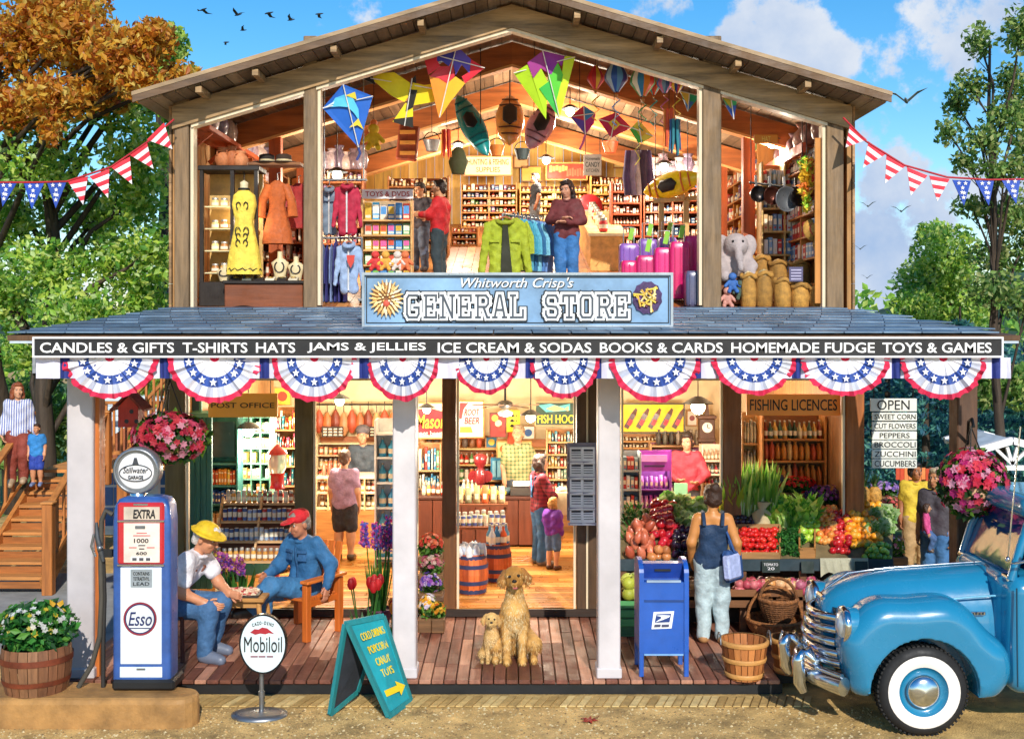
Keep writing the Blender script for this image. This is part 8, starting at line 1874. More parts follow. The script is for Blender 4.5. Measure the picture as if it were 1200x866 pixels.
kite('yellow and black bird shaped kite under the front beam',3.0,[([(434,92),(447,86),(462,85),(480,97),(484,106),(474,120),(458,112),(445,101)], '#f0dc1c',0),([(484,97),(497,100),(512,98),(512,119),(484,124),(480,112)], '#f0d818',.0),([(480,105),(489,106),(484,126),(475,131)], '#1c1a14',.02),([(475,121),(484,122),(484,143),(460,143)], '#ecd41c',.01),([(461,140),(484,137),(484,150),(462,144)], '#201c14',.02),([(420,90),(436,88),(440,100),(434,97)], '#1c1a14',.01),([(481,96),(487,88),(488,98)], '#1c1a14',.02)],[((434,92),(512,105)),((483,92),(474,148))])
kite('large rainbow kite of red violet orange and yellow panels under the front beam',2.9,[([(495,61),(512,58),(512,70),(516,78),(502,88)], '#d8203a',0),([(512,58),(535,54),(534,62),(526,78),(518,72),(512,72)], '#3a3aa8',.0),([(535,54),(552,70),(550,86),(541,76),(534,88),(530,70)], '#5a4ac0',.004),([(552,70),(568,80),(545,98),(541,90),(551,84)], '#e0243a',.0),([(516,78),(526,78),(530,72),(533,90),(524,98),(514,92),(503,90)], '#d83040',.005),([(503,90),(514,92),(524,98),(520,118),(514,138)], '#f0902a',0),([(524,98),(534,90),(545,98),(526,122),(516,138),(520,118)], '#f0b82a',.004)],[((535,54),(515,138)),((495,61),(568,80))])
kite('large lime and purple kite beside the ridge',2.9,[([(602,86),(618,76),(624,90),(634,80),(642,96),(640,140)], '#b8e01c',0),([(618,74),(636,60),(642,86),(634,80),(625,92)], '#a0308a',.006),([(636,60),(662,66),(658,78),(654,72),(646,88),(641,84)], '#8a2a9a',.006),([(661,66),(674,67),(656,138),(650,118),(658,92)], '#c8e82a',0),([(642,90),(654,74),(660,88),(652,118),(644,118)], '#5ac83a',.004),([(632,104),(643,96),(652,118),(656,140)], '#3ab84a',.008)],[((636,60),(656,140)),((602,86),(674,67))])
kite('small red and violet diamond kite with a pink tail',4.2,[([(668,137),(684,124),(686,142)], '#d8304a',0),([(684,124),(698,133),(686,142)], '#2a80c0',0),([(668,137),(686,142),(686,158)], '#5a3ab0',0),([(686,142),(698,133),(696,145),(686,158)], '#b82a8a',0)],[((684,124),(686,158)),((668,137),(698,133))],([(686,158),(683,168),(679,176)], '#d86aa0'))
kite('crimson diamond kite with a yellow flower',3.9,[([(701,140),(722,132),(740,150),(716,162)], '#c81a4a',0),([(713,144),(720,139),(727,146),(720,153)], '#e8c83a',.02),([(717,145),(720,142),(724,146),(720,149)], '#e87a2a',.03)],[((701,140),(740,150)),((722,132),(716,162))],([(716,162),(712,170),(716,178)], '#e0a03a'))
kite('yellow square kite with a green edge',3.7,[([(740,150),(748,141),(766,160),(752,168)], '#f0d84a',0),([(738,152),(742,148),(754,166),(748,168)], '#5ab83a',.01),([(748,150),(754,148),(758,156),(752,160)], '#e8b03a',.02)],[((740,150),(766,160)),((748,141),(752,168))],([(752,168),(744,176),(750,186),(744,194)], '#e8d83a'))
kite('small green and blue delta kite beside the upper post',3.3,[([(797,107),(820,113),(806,131)], '#2aa878',0),([(797,107),(808,110),(806,124)], '#e0b83a',.01),([(801,117),(813,120),(806,131)], '#2a6ac0',.012)],[((797,107),(820,113)),((808,110),(806,131))])
kite('green and blue delta kite in the grocery bay',2.7,[([(845,112),(865,110),(860,140)], '#3ac88a',0),([(845,112),(856,111),(857,128)], '#d8c83a',.01),([(850,124),(863,124),(860,140)], '#2a5ac0',.012)],[((845,112),(865,110)),((856,111),(860,140))])
for i,(x,y,r_,Y,cols,lb)in enumerate(((698,90,11,3.8,['#c82a3a', '#e8b83a', '#a81a30', '#d8343a'], 'red and yellow paper balloon spinner nearest the ridge'),(722,88,15,3.4,['#2a5ab8', '#5a9ad8', '#3a4a9a', '#a8c8e8'], 'large blue paper balloon spinner with pale gores'),(753,92,16,3.3,['#d83a2a', '#2a9a4a', '#f0f0e0', '#2a80b8', '#e88a2a'], 'large red green and blue paper balloon spinner'),(779,96,10,3.6,['#3a70c0', '#c86aa0', '#7ab0e0'], 'small blue and pink paper balloon spinner'),(793,99,8,3.4,['#d83a3a', '#e8c83a', '#3a4aa8'], 'smallest red and yellow paper balloon spinner'),(766,101,8,3.9,['#e0622a', '#3ab0a8', '#d83a3a'], 'small orange and teal paper balloon spinner'))):
 p=W(x,y,Y); rr=r_/S(Y); o=thing('balloon_spinner',lb, 'balloon spinner',p-Vector((0,0,rr*1.7)),0, 'paper balloons hanging under the roof')
 b=MB(); n_=12
 for k_ in range(n_):
  a0,a1=2*math.pi*k_/n_,2*math.pi*(k_+1)/n_; vs_=[]
  for j in range(9):
   t=j/8; q=rr*(math.sin(math.pi*min(1,.06+t*.62))if t<.6 else math.sin(math.pi*.432)*(1-(t-.6)/.4*.78)); z_=rr*(1.15-2.5*t)
   for a in(a0,a1):vs_.append(p+Vector((math.cos(a)*q,math.sin(a)*q,z_)))
  b.add(vs_,[(2*j,2*j+1,2*j+3,2*j+2)for j in range(8)],M(cols[k_%len(cols)],r=.5,v=.06),True)
 b.build('gores',o)
 b=MB(); b.lathe([(rr*.12,0),(rr*.16,rr*.22)],M('#b8783a'),p-Vector((0,0,rr*1.75)),10); b.build('basket',o)
 b=MB(); b.tube([p+Vector((0,0,rr*1.1)),(p.x,p.y,roofz(p.x))],.004,IRON,4); b.build('string',o)
 b=MB(); b.tube([p+Vector((.05*math.sin(k_*1.6),.05*math.cos(k_*1.6),-rr*1.7-k_*.045))for k_ in range(9)],.01,M(cols[1],r=.6),5,fl=.3); b.build('streamer',o)
for i,(x,y0,y1,Y,col,lb)in enumerate(((784,128,176,3.2, '#d8502a', 'long red orange windsock hanging near the upper post'),(791,140,184,3.15, '#1f7a8a', 'long teal windsock hanging near the upper post'),(523,152,190,5.6, '#d8343a', 'red streamer hanging beside the teal kayak'))):
 b=MB()
 for k_ in range(6):a=k_*1.05; p0=W(x,y0,Y)+Vector((math.cos(a)*.05,math.sin(a)*.05,0)); b.tube([p0,p0+Vector((0,0,Z((y0+y1)/2,Y)-Z(y0,Y))),W(x,y1,Y)+Vector((math.cos(a)*.07,math.sin(a)*.05,rnd.uniform(0,.1)))],[.02,.022,.012],M([col, '#e88a3a' if i!=1 else '#2a5a8a'],r=.7),5,fl=.4)
 p=W(x,y0,Y); b.tube([p,(p.x,p.y,roofz(p.x))],.004,IRON,4); solo('windsock',b,lb, 'windsock')
def figure_toy(label,x,y,Y,sc,cols,name='soft_toy',cat='soft toy'):
 p=W(x,y,Y); b=MB(); s=SD(.03*sc)
 s.ell((0,0,.3*sc),(.16*sc,.14*sc,.2*sc)); s.ell((0,-.02,.6*sc),(.15*sc,.14*sc,.14*sc))
 for q in(-1,1):s.cap((q*.12*sc,-.02,.42*sc),(q*.26*sc,-.1*sc,.26*sc),.06*sc); s.cap((q*.09*sc,-.02,.18*sc),(q*.14*sc,-.2*sc,.07*sc),.075*sc)
 b.T=Matrix.Translation(p); b.sdf(s,.022*sc,cloth(cols[0])); return p,b,sc
p,b,sc=figure_toy('x',438,178,4.2,.5,['#d8b82a']); b.ball((0,0,.38),(.05,.05,.05),M('#e07a3a')); b.T=None; b.tube([p+Vector((0,0,.36)),(p.x,p.y,roofz(p.x))],.004,IRON,4); solo('soft_toy',b, 'yellow soft toy hanging by a string beside the yellow kite', 'soft toy')
b=MB(); p=W(748,205,5.6);
for k_ in range(5):b.tube([p+Vector((-.14+k_*.07,rnd.uniform(-.05,.05),.35)),p+Vector((-.16+k_*.08,rnd.uniform(-.08,.08),-.05)),p+Vector((-.15+k_*.08,0,-.3))],[.05,.07,.05],M(['#4a3a6a', '#8a80a8', '#c8c0d0', '#3a2a4a'][k_%4],r=.8,v=.3),8)
b.tube([p+Vector((0,0,.3)),(p.x,p.y,roofz(p.x))],.005,IRON,4); solo('costume',b, 'dark violet and white costume hanging near the dark red bookcase', 'costume')
b=MB(); p=W(537,190,7.6); b.loft([(p.x,p.y,p.z-.2,.1,.08),(p.x,p.y,p.z,.16,.12),(p.x,p.y,p.z+.18,.1,.1),(p.x,p.y,p.z+.24,.05,.05)],M('#34402a',r=.8,b=.4),16); b.tube([p+Vector((0,0,.2)),(p.x,p.y,roofz(p.x))],.006,IRON,4); solo('backpack',b, 'dark green backpack hanging beside the hunting sign', 'backpack')
b=MB(); p=W(478,168,5.4); b.box(p,(.3,.1,.5),wood('#8a3a1c',2),Euler((0,R(6),0)),.02); b.tube([p,(p.x,p.y,roofz(p.x))],.006,IRON,4);
for k_ in range(3):b.box(p+Vector((0,-.06,.15-k_*.15)),(.22,.02,.05),M('#e0a04a'))
solo('wooden_sledge',b, 'dark wooden sledge hanging in front of the wooden bookcase', 'sledge')
GW=wood('#c8843a',2,3,.25)
un=shelving('bookcase', 'tall orange wall bookcase of groceries behind the burlap sacks', 'bookcase',Vector((3.62,4.1,UF(3.0))),R(-90),3.1,Z(165,2.75)-UF(3.0),.34,(.12,.28,.42,.56,.7,.85),GW,M('#8a4a24',r=.8),4)
for r_,kd,pal in((1, 'book',['#3a6a9a', '#c83a2a', '#e8e0d0', '#8ab0c8']),(2, 'box',['#8ab8d8', '#d8e0e8', '#c83a2a', '#5a90b8']),(3, 'box',['#e8d8d0', '#c8a0a0', '#b83a30', '#d8c8b8']),(4, 'can',['#b85a4a', '#d8b0a0', '#e8d8c8', '#8a3a30']),(5, 'jar',['#8a5a4a', '#c8a890', '#a87a6a', '#5a3a34'])):
 stock(un,r_,kd,{'book':'book', 'box':'cereal_box', 'can':'tin_can', 'jar':'jar'}[kd],22,pal, 'packet on the %s shelf of the tall orange grocery wall'%['', 'second', 'third', 'fourth', 'fifth', 'top'][r_], 'groceries')
un=shelving('bookcase', 'pale open bookcase facing the street behind the hanging pans', 'bookcase',Vector((X(920,3.9),3.9,UF(3.9))),0,.62,Z(190,3.9)-UF(3.9),.3,(.1,.28,.46,.64,.82),wood('#e0b870',0),M('#a86a3a'),2)
for r_ in range(5):stock(un,r_,['box', 'book', 'box', 'jar', 'can'][r_],['cereal_box', 'book', 'cereal_box', 'jar', 'tin_can'][r_],9,['#8ab0d0', '#e8e0d8', '#c83a34', '#d8b07a', '#6a8ab0'], 'packet on the pale open bookcase behind the pans', 'groceries',group='packets on the pale open bookcase')
zt=Z(165,2.75)+.02
for i,(y_,h_,r_)in enumerate(((2.85,.36,.34),(3.25,.34,.4),(3.7,.34,.38),(4.2,.3,.3),(4.6,.3,.3),(5.0,.28,.28))):
 inst('earthenware_pot',_pr['vase'],(3.78,y_,zt),(0,0,R(70)),(r_*.8,r_*.8,h_),M(['#9a6a60', '#7a4a44', '#b88a80', '#8a6a70', '#a87a74', '#6a4a4c'][i],r=.35,v=.3,coat=.3),['dark earthenware pot nearest the street on the grocery wall', 'wide red brown pot, second on the grocery wall', 'pinkish pot, third on the grocery wall', 'grey pot, fourth on the grocery wall', 'rosy pot, fifth on the grocery wall', 'dark pot at the far end of the grocery wall'][i], 'pot', 'pots on top of the grocery wall')
b=MB(); b.beam((3.6,3.0,zt-.06),(3.6,5.6,zt-.06),.05,.12,wood('#b4461f',1)); solo('cornice_board',b, 'red brown cornice board along the top of the grocery wall', 'board')
pr_=MB(); pr_.tube([W(878,214,3.0),W(942,222,3.0)],.014,IRON,6)
for x in(880,940):p=W(x,217,3.0); pr_.tube([p,(p.x,p.y,roofz(p.x)-.1)],.006,IRON,4)
solo('pan_rail',pr_, 'dark iron rail of hanging pans in the grocery bay', 'rail')
for i,(x,y,r_,col,lb)in enumerate(((886,228,10, '#2a2422', 'black frying pan at the outer end of the pan rail'),(902,230,11, '#5a2e22', 'copper brown pan, second on the pan rail'),(919,234,15, '#8a8c90', 'large steel pan in the middle of the pan rail'),(933,232,11, '#3a3638', 'dark pan beside the large steel pan'))):
 p=W(x,y,2.95); rr=r_/S(2.95); b=MB(); b.T=Matrix.Translation(p)@Matrix.Rotation(R(90),4, 'X')@Matrix.Rotation(R(20),4, 'Y'); b.lathe([(0,0),(rr*.85,0),(rr,.06),(rr*.96,.06),(rr*.8,.015),(0,.012)],M(col,r=.3,v=.15,metal=.7),n=26,cap=False); b.T=None; b.beam(p+Vector((0,0,rr*.9)),p+Vector((0,.02,rr*.9+.14)),.03,.015,IRON,(0,1,0)); solo('hanging_pan',b,lb, 'pan')
b=MB(); p=W(945,205,2.8)
for(dx,dz,rx,rz,c_)in((0,.12,.1,.1, '#7ac83a'),(.06,.14,.05,.06, '#d8302a'),(0,-.02,.09,.12, '#e8b82a'),(-.02,-.18,.07,.12, '#e87a2a'),(.0,-.34,.04,.12, '#a8d83a'),(.07,-.05,.04,.12, '#d83a2a')):b.leaves(p+Vector((dx,0,dz)),(rx,.08,rz),90,.09,M([c_, '#e8c83a'],r=.7),.3,.6)
b.tube([p+Vector((0,0,.2)),(p.x,p.y,roofz(p.x))],.005,IRON,4); solo('toy_parrot',b, 'bright green and orange feathered toy parrot hanging by a string', 'toy parrot')
for x,y,r_,lb in((952,270,13, 'large straw hat hanging on the edge of the grocery bay'),(961,288,10, 'smaller straw hat hanging below the large straw hat')):
 p=W(x,y,2.75); rr=r_/S(2.75); b=MB(); b.T=Matrix.Translation(p)@Matrix.Rotation(R(80),4, 'X')@Matrix.Rotation(R(25),4, 'Y'); b.lathe([(rr,-.01),(rr*1.02,0),(rr*.55,.03),(rr*.5,.13),(rr*.3,.16),(0,.165)],M('#d8a048',r=.8,v=.3,s=20,b=.6),n=24,cap=False); b.lathe([(rr*.56,.035),(rr*.54,.06)],M('#b84a3a'),n=24,cap=False); b.T=None; solo('straw_hat',b,lb, 'hat')
BUR=M('#b8863c',r=.9,v=.3,s=14,b=.7,bs=80)
def sack(label,x,ytop,ybot,wpx,Y,fillc):
 p=W(x,ybot,Y); h_=(ybot-ytop)/S(Y); r_=wpx/S(Y)/2; p.z=max(p.z,UF(Y)); o=thing('burlap_sack',label, 'sack',p,0, 'burlap sacks in the grocery bay'); b=MB(); b.T=Matrix.Rotation(rnd.uniform(0,3),4, 'Z')
 b.loft([(0,0,0,r_*.8,r_*.72),(0,0,h_*.08,r_*1.0,r_*.9),(.01,0,h_*.45,r_*1.04,r_*.95),(0,.01,h_*.8,r_*.88,r_*.84)],BUR,24,rip=.03,rk=7,cap=False); b.build('cloth',o,True)
 b=MB(); b.tube([(math.cos(a)*r_*.86,math.sin(a)*r_*.82,h_*.84+.02*math.sin(a*3))for a in np.linspace(0,2*math.pi,25)],.026,BUR,8,cap=False); b.build('rolled_rim',o,True)
 b=MB(); b.loft([(0,0,h_*.8,r_*.84,r_*.8),(0,0,h_*.92,r_*.5,r_*.5),(0,0,h_*.97,.01,.01)],M(fillc,r=.9,v=.4,s=40,b=1,bs=70),18); b.build('contents',o,True)
for x,yt,yb,w_,Y,c_,lb in((892,296,340,22,3.4, '#d8b06a', 'small burlap sack at the back nearest the plush elephant'),(912,302,345,24,3.3, '#c89a5a', 'burlap sack in the middle of the back row'),(937,302,345,26,3.25, '#b8803a', 'burlap sack at the back beside the straw hats'),(877,317,362,19,2.72, '#d8c08a', 'tall burlap sack at the outer end of the front row'),(895,315,362,21,2.75, '#e0c890', 'tallest burlap sack, second in the front row'),(917,324,363,21,2.7, '#8a5a2a', 'burlap sack of dark beans, third in the front row'),(937,331,363,21,2.7, '#c8a060', 'low burlap sack, fourth in the front row'),(957,333,363,18,2.7, '#c8743a', 'brown burlap sack at the corner post')):sack(lb,x,yt,yb,w_,Y,c_)
b=MB(); b.pbox(925,941,313,330,2.6,.02,M('#5a5470',r=.8)); o=solo('price_board',b, 'small violet grey price board on the front sacks', 'price tag'); b=MB(); [b.pbox(927,939,y,y+1.2,2.597,.005,M('#b8b0c8'))for y in(316,319.5,323,326.5)]; b.build('painted_lines',o)
EL=M('#b8aaa8',r=.95,v=.15,s=14,b=.6,bs=60); pY=2.95; p=W(862,322,pY); s=SD(.04); k_=.34
s.ell((0,.1,.12),(.2,.18,.2)); s.ell((0,-.02,.36),(.15,.15,.15))
for q in(-1,1):s.ell((q*.17,.03,.36),(.1,.035,.14),None,.02); s.cap((q*.12,0,.1),(q*.16,-.16,-.02),.075); s.cap((q*.14,.05,.22),(q*.2,-.08,.1),.06)
s.cap((0,-.13,.33),(.0,-.22,.2),.055,.045); s.cap((0,-.22,.2),(.02,-.23,.06),.045,.035)
b=MB(); b.T=Matrix.Translation(p); b.sdf(s,.02,EL)
for q in(-1,1):b.ball((q*.06,-.155,.4),.016,BLACK,8,6)
b.T=None; solo('plush_elephant',b, 'large grey plush elephant beside the burlap sacks', 'soft toy')
for i,(x,y,c_,lb)in enumerate(((858,344, '#3a6ab0', 'blue soft toy below the plush elephant'),(868,352, '#4a5a4a', 'dark green soft toy below the plush elephant'),(852,361, '#d89a8a', 'pink soft toy on the floor by the upper post'))):
 p,b,sc=figure_toy('x',x,y,2.75,.34,[c_]); b.T=None; solo('soft_toy',b,lb, 'soft toy')
bx=MB(); bx.box((X(862,2.95),3.0,(UF(3)+Z(324,pY))/2),(.42,.34,Z(324,pY)-UF(3)+.0),wood('#8a5230',0),bev=.01); solo('wooden_box',bx, 'brown wooden box under the plush elephant', 'box')
u=back_unit('tall orange bookcase of jars behind the raspberry jacket',374,426,197,6.3,(.02,.2,.38,.54,.7,.85),['jar', 'box', 'can'],['#c88a5a', '#d8b890', '#a85a3a', '#e8d0b0', '#8a6a8a'],9,wood('#b86a34',2))
for i in range(6):inst('stoneware_jar',_pr['vase'],u.M@Vector((-u.L/2+u.L*(i+.5)/6,.16,u.H)),(0,0,i),(.22,.22,.26+.05*(i%3)),M(PURP[i%5],r=.3,v=.3,coat=.4), 'glazed jar on top of the tall orange bookcase behind the clothes', 'jar', 'jars on top of the tall orange bookcase')
u=back_unit('wide brown shelves of boxed goods behind the yellow kayak',754,823,205,6.6,(.02,.15,.28,.42,.56,.7,.84),['box', 'can', 'jar'],['#8a4a3a', '#c8a898', '#a86a5a', '#e0c8b8', '#5a4a5a', '#c88a4a', '#3a5a80'],13,wood('#9a4a24',2),cols=2)
for i in range(7):inst('stoneware_jar',_pr['vase'],u.M@Vector((-u.L/2+u.L*(i+.5)/7,.16,u.H)),(0,0,i),(.24,.24,.22+.06*(i%3)),M(PURP[(i+2)%5],r=.3,v=.3,coat=.4), 'glazed jar on top of the brown shelves behind the yellow kayak', 'jar', 'jars on top of the brown shelves')
back_unit('narrow bookcase behind the orange dress',300,356,214,4.8,(.02,.2,.38,.56,.74),['jar', 'box', 'can'],['#c88a5a', '#d8b890', '#a85a3a', '#e8d0b0'],8,wood('#a8602e',2))
u=shelving('bookcase', 'far orange wall bookcase beyond the grocery wall', 'bookcase',Vector((3.6,7.2,UF(6.0))),R(-90),2.9,2.0,.34,(.1,.28,.42,.56,.7,.85),GW,M('#8a4a24',r=.8),3)
for r_ in range(1,6):stock(u,r_, 'mix', 'goods_box',16,MIX, 'packet or jar on the far orange wall bookcase', 'groceries',group='goods on the far orange wall bookcase')
u=back_unit('low wooden shelf of small toys behind the lime jacket',528,560,266,8.2,(.04,.36,.68),['box', 'bag'],MIX,6,wood('#b8763a',0))
for i,(x,y,c_)in enumerate(((440,300, '#c83a3a'),(452,304, '#e8b04a'),(466,302, '#d8d0c8'),(475,306, '#e07a4a'))):
 p,b,sc=figure_toy('x',x,318,4.0,.36,[c_]); b.T=None; solo('soft_toy',b,['red soft toy in front of the film rack', 'golden soft toy in front of the film rack', 'white soft toy in front of the film rack', 'orange soft toy at the end of the film rack'][i], 'soft toy')
for i,(x,y,Y,c_,lb)in enumerate(((582,176,7.4, '#b8722e', 'round straw basket hanging beside the wooden canoe'),(612,180,7.6, '#3a4a52', 'dark kettle hanging below the wooden canoe'),(715,172,6.9, '#c8502a', 'orange bucket hanging behind the crimson kite'),(506,170,6.2, '#8a8f94', 'zinc bucket hanging above the browsing shoppers'),(560,160,7.2, '#a87a3a', 'tan straw basket hanging beside the teal kayak'))):
 p=W(x,y,Y); b=MB(); b.lathe([(.08,-.1),(.13,.06),(.135,.07),(.12,.06),(.07,-.08)],M(c_,r=.5,v=.25,metal=.5 if i in(1,3)else 0),p,18); b.tube([p+Vector((math.cos(a)*.125,0,.06+math.sin(a)*.13))for a in np.linspace(0,math.pi,11)],.008,IRON,5); b.tube([p+Vector((0,0,.19)),(p.x,p.y,roofz(p.x))],.004,IRON,4); solo('hanging_bucket',b,lb, 'bucket')
 # ================================================================ pickup truck
TB=M('#1f7ca4',r=.22,v=.05,s=1.5,coat=.8); TD=M('#125f86',r=.3,v=.1,coat=.4); RUB=M('#1c1c1e',r=.75,v=.2,b=.2)
YN=-1.16
tk=thing('pickup_truck', 'turquoise blue vintage pickup truck with whitewall tyres parked at the porch edge', 'truck',(4.4,-.45,GZ))
wx,wz=3.62,.245; YCt=-.45
def P2(P):return P[:,0],P[:,1],P[:,2]
def fender(sy):
 s=SD(.05)
 yc=YCt+sy*.5
 def f(P):
  x,y,z=P2(P)
  def cap2(ax,az,bx,bz,ra,rb):
   dx,dz=bx-ax,bz-az; t=np.clip(((x-ax)*dx+(z-az)*dz)/(dx*dx+dz*dz),0,1)
   return np.hypot(x-ax-t*dx,z-az-t*dz)-(ra+(rb-ra)*t)
  d=cap2(3.34,.66,3.78,.68,.385,.36); e=cap2(3.78,.66,4.1,.44,.36,.325); k=.12
  h=np.clip(.5+.5*(d-e)/k,0,1); d=d+(e-d)*h-k*h*(1-h)
  e=cap2(3.1,.6,3.12,.3,.13,.13); k=.2
  h=np.clip(.5+.5*(d-e)/k,0,1); d=d+(e-d)*h-k*h*(1-h)
  rd=.2; q1=d+rd; q2=np.abs(y-yc)-.255+rd
  d3=np.hypot(np.maximum(q1,0),np.maximum(q2,0))+np.minimum(np.maximum(q1,q2),0)-rd
  d3=np.maximum(d3,.2-z)
  arch=np.hypot(x-wx,(z-wz))-.475
  arch=np.maximum(arch,np.where(sy<0,y-(yc+.2),(yc-.2)-y))
  return np.maximum(d3,-arch)
 s.fn(f,(2.9,yc-.27,.15),(4.5,yc+.27,1.12)); b=MB(); b.sdf(s,.019,TB)
 b.tube([(wx+.485*math.cos(a),yc+sy*.2,wz+.485*math.sin(a))for a in np.linspace(-.05,math.pi+.02,24)],.016,TB,7)
 return b.build('fender',tk)
fender(-1); fender(1)
s=SD(.05)
def hood(P):
 x,y,z=P2(P); t=np.clip((x-2.86)/1.55,0.0,1); g=np.sqrt(1-(1-np.clip(t/.5,0,1))**2)
 wd=.1+.34*g; zt=.84+.3*g+.1*t; zc=.55
 v_=(np.abs(y-YCt)/wd)**2.6+(np.maximum(z-zc,0)/(zt-zc))**2.6
 d=(v_**(1/2.6)-1)*np.minimum(wd,zt-zc)
 return np.maximum(np.maximum(d,2.87-x),np.maximum(x-4.42,.3-z))
s.fn(hood,(2.84,-.95,.28),(4.44,.05,1.3)); b=MB(); b.sdf(s,.021,TB); hd=b.build('hood',tk)
b=MB(); b.tube([(2.93,YCt,.99),(3.15,YCt,1.145),(3.5,YCt,1.19),(4.0,YCt,1.225),(4.4,YCt,1.25)],.01,CHROME,6); b.build('hood_ridge',tk)
b=MB(); b.tube([(3.55,YCt-.43,.93),(3.8,YCt-.445,.985),(4.1,YCt-.45,1.02),(4.36,YCt-.445,1.035)],.01,M('#6cb8d8',r=.2,coat=.8),6); b.build('side_crease',tk)
b=MB(); p=Vector((4.13,YCt-.452,.875)); b.box(p,(.26,.012,.035),CHROME,bev=.005); b.build('badge',tk)
b=MB(); [b.box(p+Vector((-.1+i*.029,-.009,.002*(i%2))),(.017,.006,.02),M('#1c2830'))for i in range(8)]; b.build('badge_marks',tk)
b=MB(); b.beam((2.9,YCt-.1,.93),(2.9,YCt+.1,.93),.05,.05,CHROME,bev=.015); b.build('nose_badge',tk)
for i,z_ in enumerate((.80,.70,.60,.50,.42)):
 b=MB(); hw_=.33+.035*i; fx=2.80+.012*i*(i>2)-.02*min(i,3)
 b.tube([(fx+.17*abs(u)**2.4,YCt+u*hw_,z_)for u in np.linspace(-1,1,15)],.033,CHROME,8,fl=1.25); b.build('grille_bar',tk)
b=MB(); b.box((3.0,YCt,.6),(.1,.66,.55),BLACK); b.build('grille_backing',tk)
for i,(z_,hw_)in enumerate(((.28,.66),)):
 b=MB(); b.tube([(2.73+.2*abs(u)**2.2,YCt+u*hw_,z_+.0)for u in np.linspace(-1,1,19)],.075,CHROME,10,fl=1.15); b.build('bumper',tk)
 b=MB(); b.tube([(2.715+.2*abs(u)**2.2,YCt+u*hw_*.98,z_+.085)for u in np.linspace(-1,1,19)],.025,CHROME,8); b.build('bumper_rib',tk)
for y_ in(-.28,.28):
 b=MB(); b.tube([(2.8,YCt+y_,.36),(2.7,YCt+y_,.5),(2.64,YCt+y_,.5),(2.615,YCt+y_,.4),(2.63,YCt+y_,.2),(2.67,YCt+y_,.12)],[.03,.05,.058,.06,.058,.04],CHROME,10); b.build('bumper_guard',tk)
for sy in(-1,1):
 c=Vector((3.02,YCt+sy*.54,.8)); b=MB(); b.T=Matrix.Translation(c)@Matrix.Rotation(R(-90),4, 'Y')
 b.lathe([(.12,-.25),(.152,.0),(.152,.06)],TB,n=24); b.T=None; h_=b.build('headlight',tk)
 b=MB(); b.T=Matrix.Translation(c)@Matrix.Rotation(R(-90),4, 'Y'); b.lathe([(.152,.03),(.168,.055),(.16,.09),(.13,.085)],CHROME,n=24,cap=False); b.T=None; b.build('rim',h_)
 b=MB(); b.T=Matrix.Translation(c)@Matrix.Rotation(R(-90),4, 'Y'); b.lathe([(.132,.075),(.1,.11),(.05,.13),(.0,.135)],M('#cfdbe2',r=.08,v=.05,coat=1,metal=.3),n=24); b.T=None; b.build('lens',h_)
 b=MB(); b.ball((3.0,YCt+sy*.4,.64),(.05,.035,.04),M('#e0a050',r=.2),10,8); b.build('indicator',tk)
def wheel(x,sy):
 yc=YCt+sy*.6; o=bpy.data.objects.new('wheel',None); COL.objects.link(o); o.parent=tk; o.matrix_parent_inverse=Matrix.Translation(-Vector(tk.location)); o.location=(x,yc,wz)
 def ring(prof,m_,nm,n=44):
  b=MB(); b.T=Matrix.Rotation(R(90),4, 'X')if sy<0 else Matrix.Rotation(R(-90),4, 'X')
  b.loft([(0,0,z,r_,r_)for r_,z in prof],m_,n,cap=False); b.T=None; b.build(nm,o,True)
 ring([(.26,-.1),(.36,-.1),(.39,-.07),(.395,-.02),(.395,.04),(.385,.075),(.35,.1),(.315,.108),(.3,.1)],RUB, 'tyre')
 ring([(.318,.1095),(.3,.114),(.25,.112),(.218,.1)],M('#e9e2da',r=.5,v=.05), 'whitewall')
 ring([(.22,.1),(.21,.085),(.19,.06),(.15,.05),(.13,.07),(.0,.075)],TB, 'rim')
 ring([(.145,.07),(.15,.085),(.135,.11),(.09,.135),(.0,.145)],CHROME, 'hubcap')
 b=MB(); b.T=Matrix.Rotation(R(90),4, 'X')if sy<0 else Matrix.Rotation(R(-90),4, 'X')
 for i in range(60):
  a=2*math.pi*i/60
  for z in(-.045,.045):b.box((math.cos(a)*.396,math.sin(a)*.396,z),(.014,.022,.06),RUB,Matrix.Rotation(a,3, 'Z'))
 b.T=None; b.build('tread',o,True)
for x in(wx,wx+2.9):
 for sy in(-1,1):wheel(x,sy)
b=MB(); b.tube([(wx,YCt-.6,wz),(wx,YCt+.6,wz)],.04,IRON,8); b.box((5.0,YCt,.32),(3.6,.6,.12),IRON); b.build('chassis',tk)
s=SD(.04); s.box((5.0,YCt,.72),(.62,.7,.52),.14); s.box((4.55,YCt,.78),(.2,.55,.48),.12); b=MB(); b.sdf(s,.03,TB); b.build('cab_body',tk)
s=SD(.05); s.box((5.1,YCt,1.83),(.56,.6,.1),.1); b=MB(); b.sdf(s,.025,TB); b.build('cab_roof',tk)
PL=[(4.42,.56,1.22),(4.6,.5,1.78)]
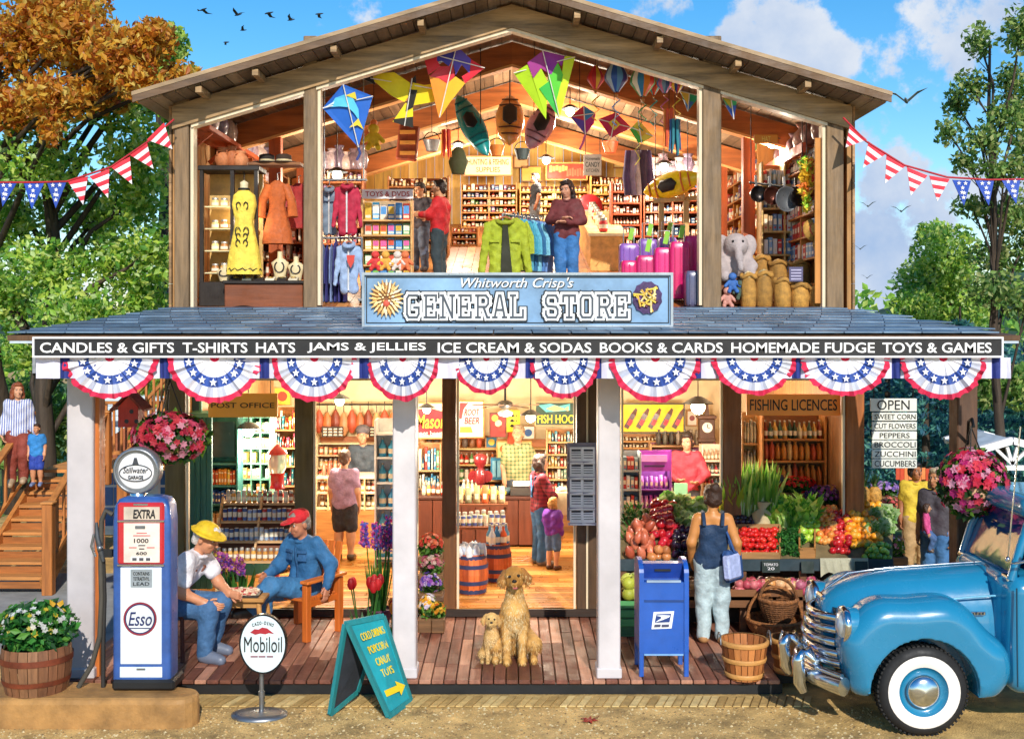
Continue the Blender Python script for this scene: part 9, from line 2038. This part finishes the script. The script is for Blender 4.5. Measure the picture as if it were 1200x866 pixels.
for sy in(-1,1):
 b=MB(); b.tube([(4.44,YCt+sy*.57,1.2),(4.53,YCt+sy*.56,1.5),(4.66,YCt+sy*.5,1.8)],.042,TB,8); b.build('windscreen_pillar',tk)
 b=MB(); b.tube([(5.6,YCt+sy*.62,1.2),(5.58,YCt+sy*.54,1.82)],.06,TB,8); b.build('rear_pillar',tk)
 b=MB(); b.box((5.0,YCt+sy*.715,.78),(.86,.03,.92),TB,bev=.015); d_=b.build('door',tk)
 b=MB(); b.tube([(4.66,YCt+sy*.745,.98),(4.8,YCt+sy*.75,.98)],.018,CHROME,8); b.build('handle',d_)
 b=MB(); b.prism([(4.62,YCt+sy*.64,1.22),(5.54,YCt+sy*.66,1.22),(5.54,YCt+sy*.55,1.76),(4.76,YCt+sy*.55,1.76)],(0,.01,0),M('#1d3f78',r=.04,v=.05,tr=.3)); b.build('side_window',tk)
b=MB(); b.tube([(4.425,YCt+u*.57,1.215)for u in(-1,0,1)],.03,CHROME,8); b.tube([(4.66,YCt+u*.5,1.79)for u in(-1,0,1)],.03,TB,8); b.build('windscreen_frame',tk)
b=MB(); b.prism([(4.45,YCt-.56,1.22),(4.45,YCt+.56,1.22),(4.66,YCt+.5,1.78),(4.66,YCt-.5,1.78)],(.01,0,0),M('#1d3f78',r=.04,v=.05,tr=.3)); b.build('windscreen',tk)
b=MB(); b.box((5.2,YCt,.95),(.3,1.2,.5),M('#3a3036',r=.8)); b.box((5.35,YCt,1.3),(.14,1.2,.4),M('#3a3036',r=.8),None,.05); b.build('seat',tk)
b=MB(); b.T=Matrix.Translation((4.82,YCt-.3,1.22))@Matrix.Rotation(R(-60),4, 'Y'); b.tube([(math.cos(a)*.19,math.sin(a)*.19,0)for a in np.linspace(0,6.2832,25)],.014,BLACK,6); b.tube([(0,.19,0),(0,-.19,0)],.01,BLACK,5); b.T=None; b.build('steering_wheel',tk)
for nm,pts in(('hood_seam',[(4.405,YCt-.1,1.252),(4.405,YCt-.36,1.2),(4.4,YCt-.447,1.05),(4.4,YCt-.455,.8)]),('cowl_seam',[(4.43,YCt-.71,1.16),(4.425,YCt-.73,.7),(4.43,YCt-.73,.3)])):b=MB(); b.tube(pts,.007,M('#0e3a50',r=.6),5); b.build(nm,tk)
b=MB(); q=W(1181,655,-1.0); b.tube([q,W(1190,560,-1.0),W(1196,500,-1.0)],.007,CHROME,5); b.ball(q,.022,CHROME,8,6); b.build('antenna',tk)
b=MB(); q=W(1186,661,-1.12); b.tube([q,q+Vector((.02,-.05,.02)),q+Vector((.12,-.12,.06))],.012,CHROME,6); b.T=Matrix.Translation(q+Vector((.14,-.13,.09)))@Matrix.Rotation(R(-90),4, 'Y'); b.lathe([(.0,-.03),(.06,-.02),(.075,0),(.07,.015),(.0,.015)],CHROME,n=18); b.T=None; b.build('side_mirror',tk)
b=MB(); b.box((6.5,YCt,.72),(1.7,1.3,.06),TD)
for sy in(-1,1):b.box((6.5,YCt+sy*.66,.92),(1.7,.05,.45),TB,None,.02)
b.box((7.33,YCt,.92),(.05,1.3,.45),TB); b.build('cargo_bed',tk)
for sy in(-1,1):
 s=SD(.05); s.box((6.52,YCt+sy*.7,.45),(.62,.12,.34),.12); s.ell((6.52,YCt+sy*.7,.245),(.45,.4,.45),op=-1); b=MB(); b.sdf(s,.03,TB); b.build('rear_fender',tk)
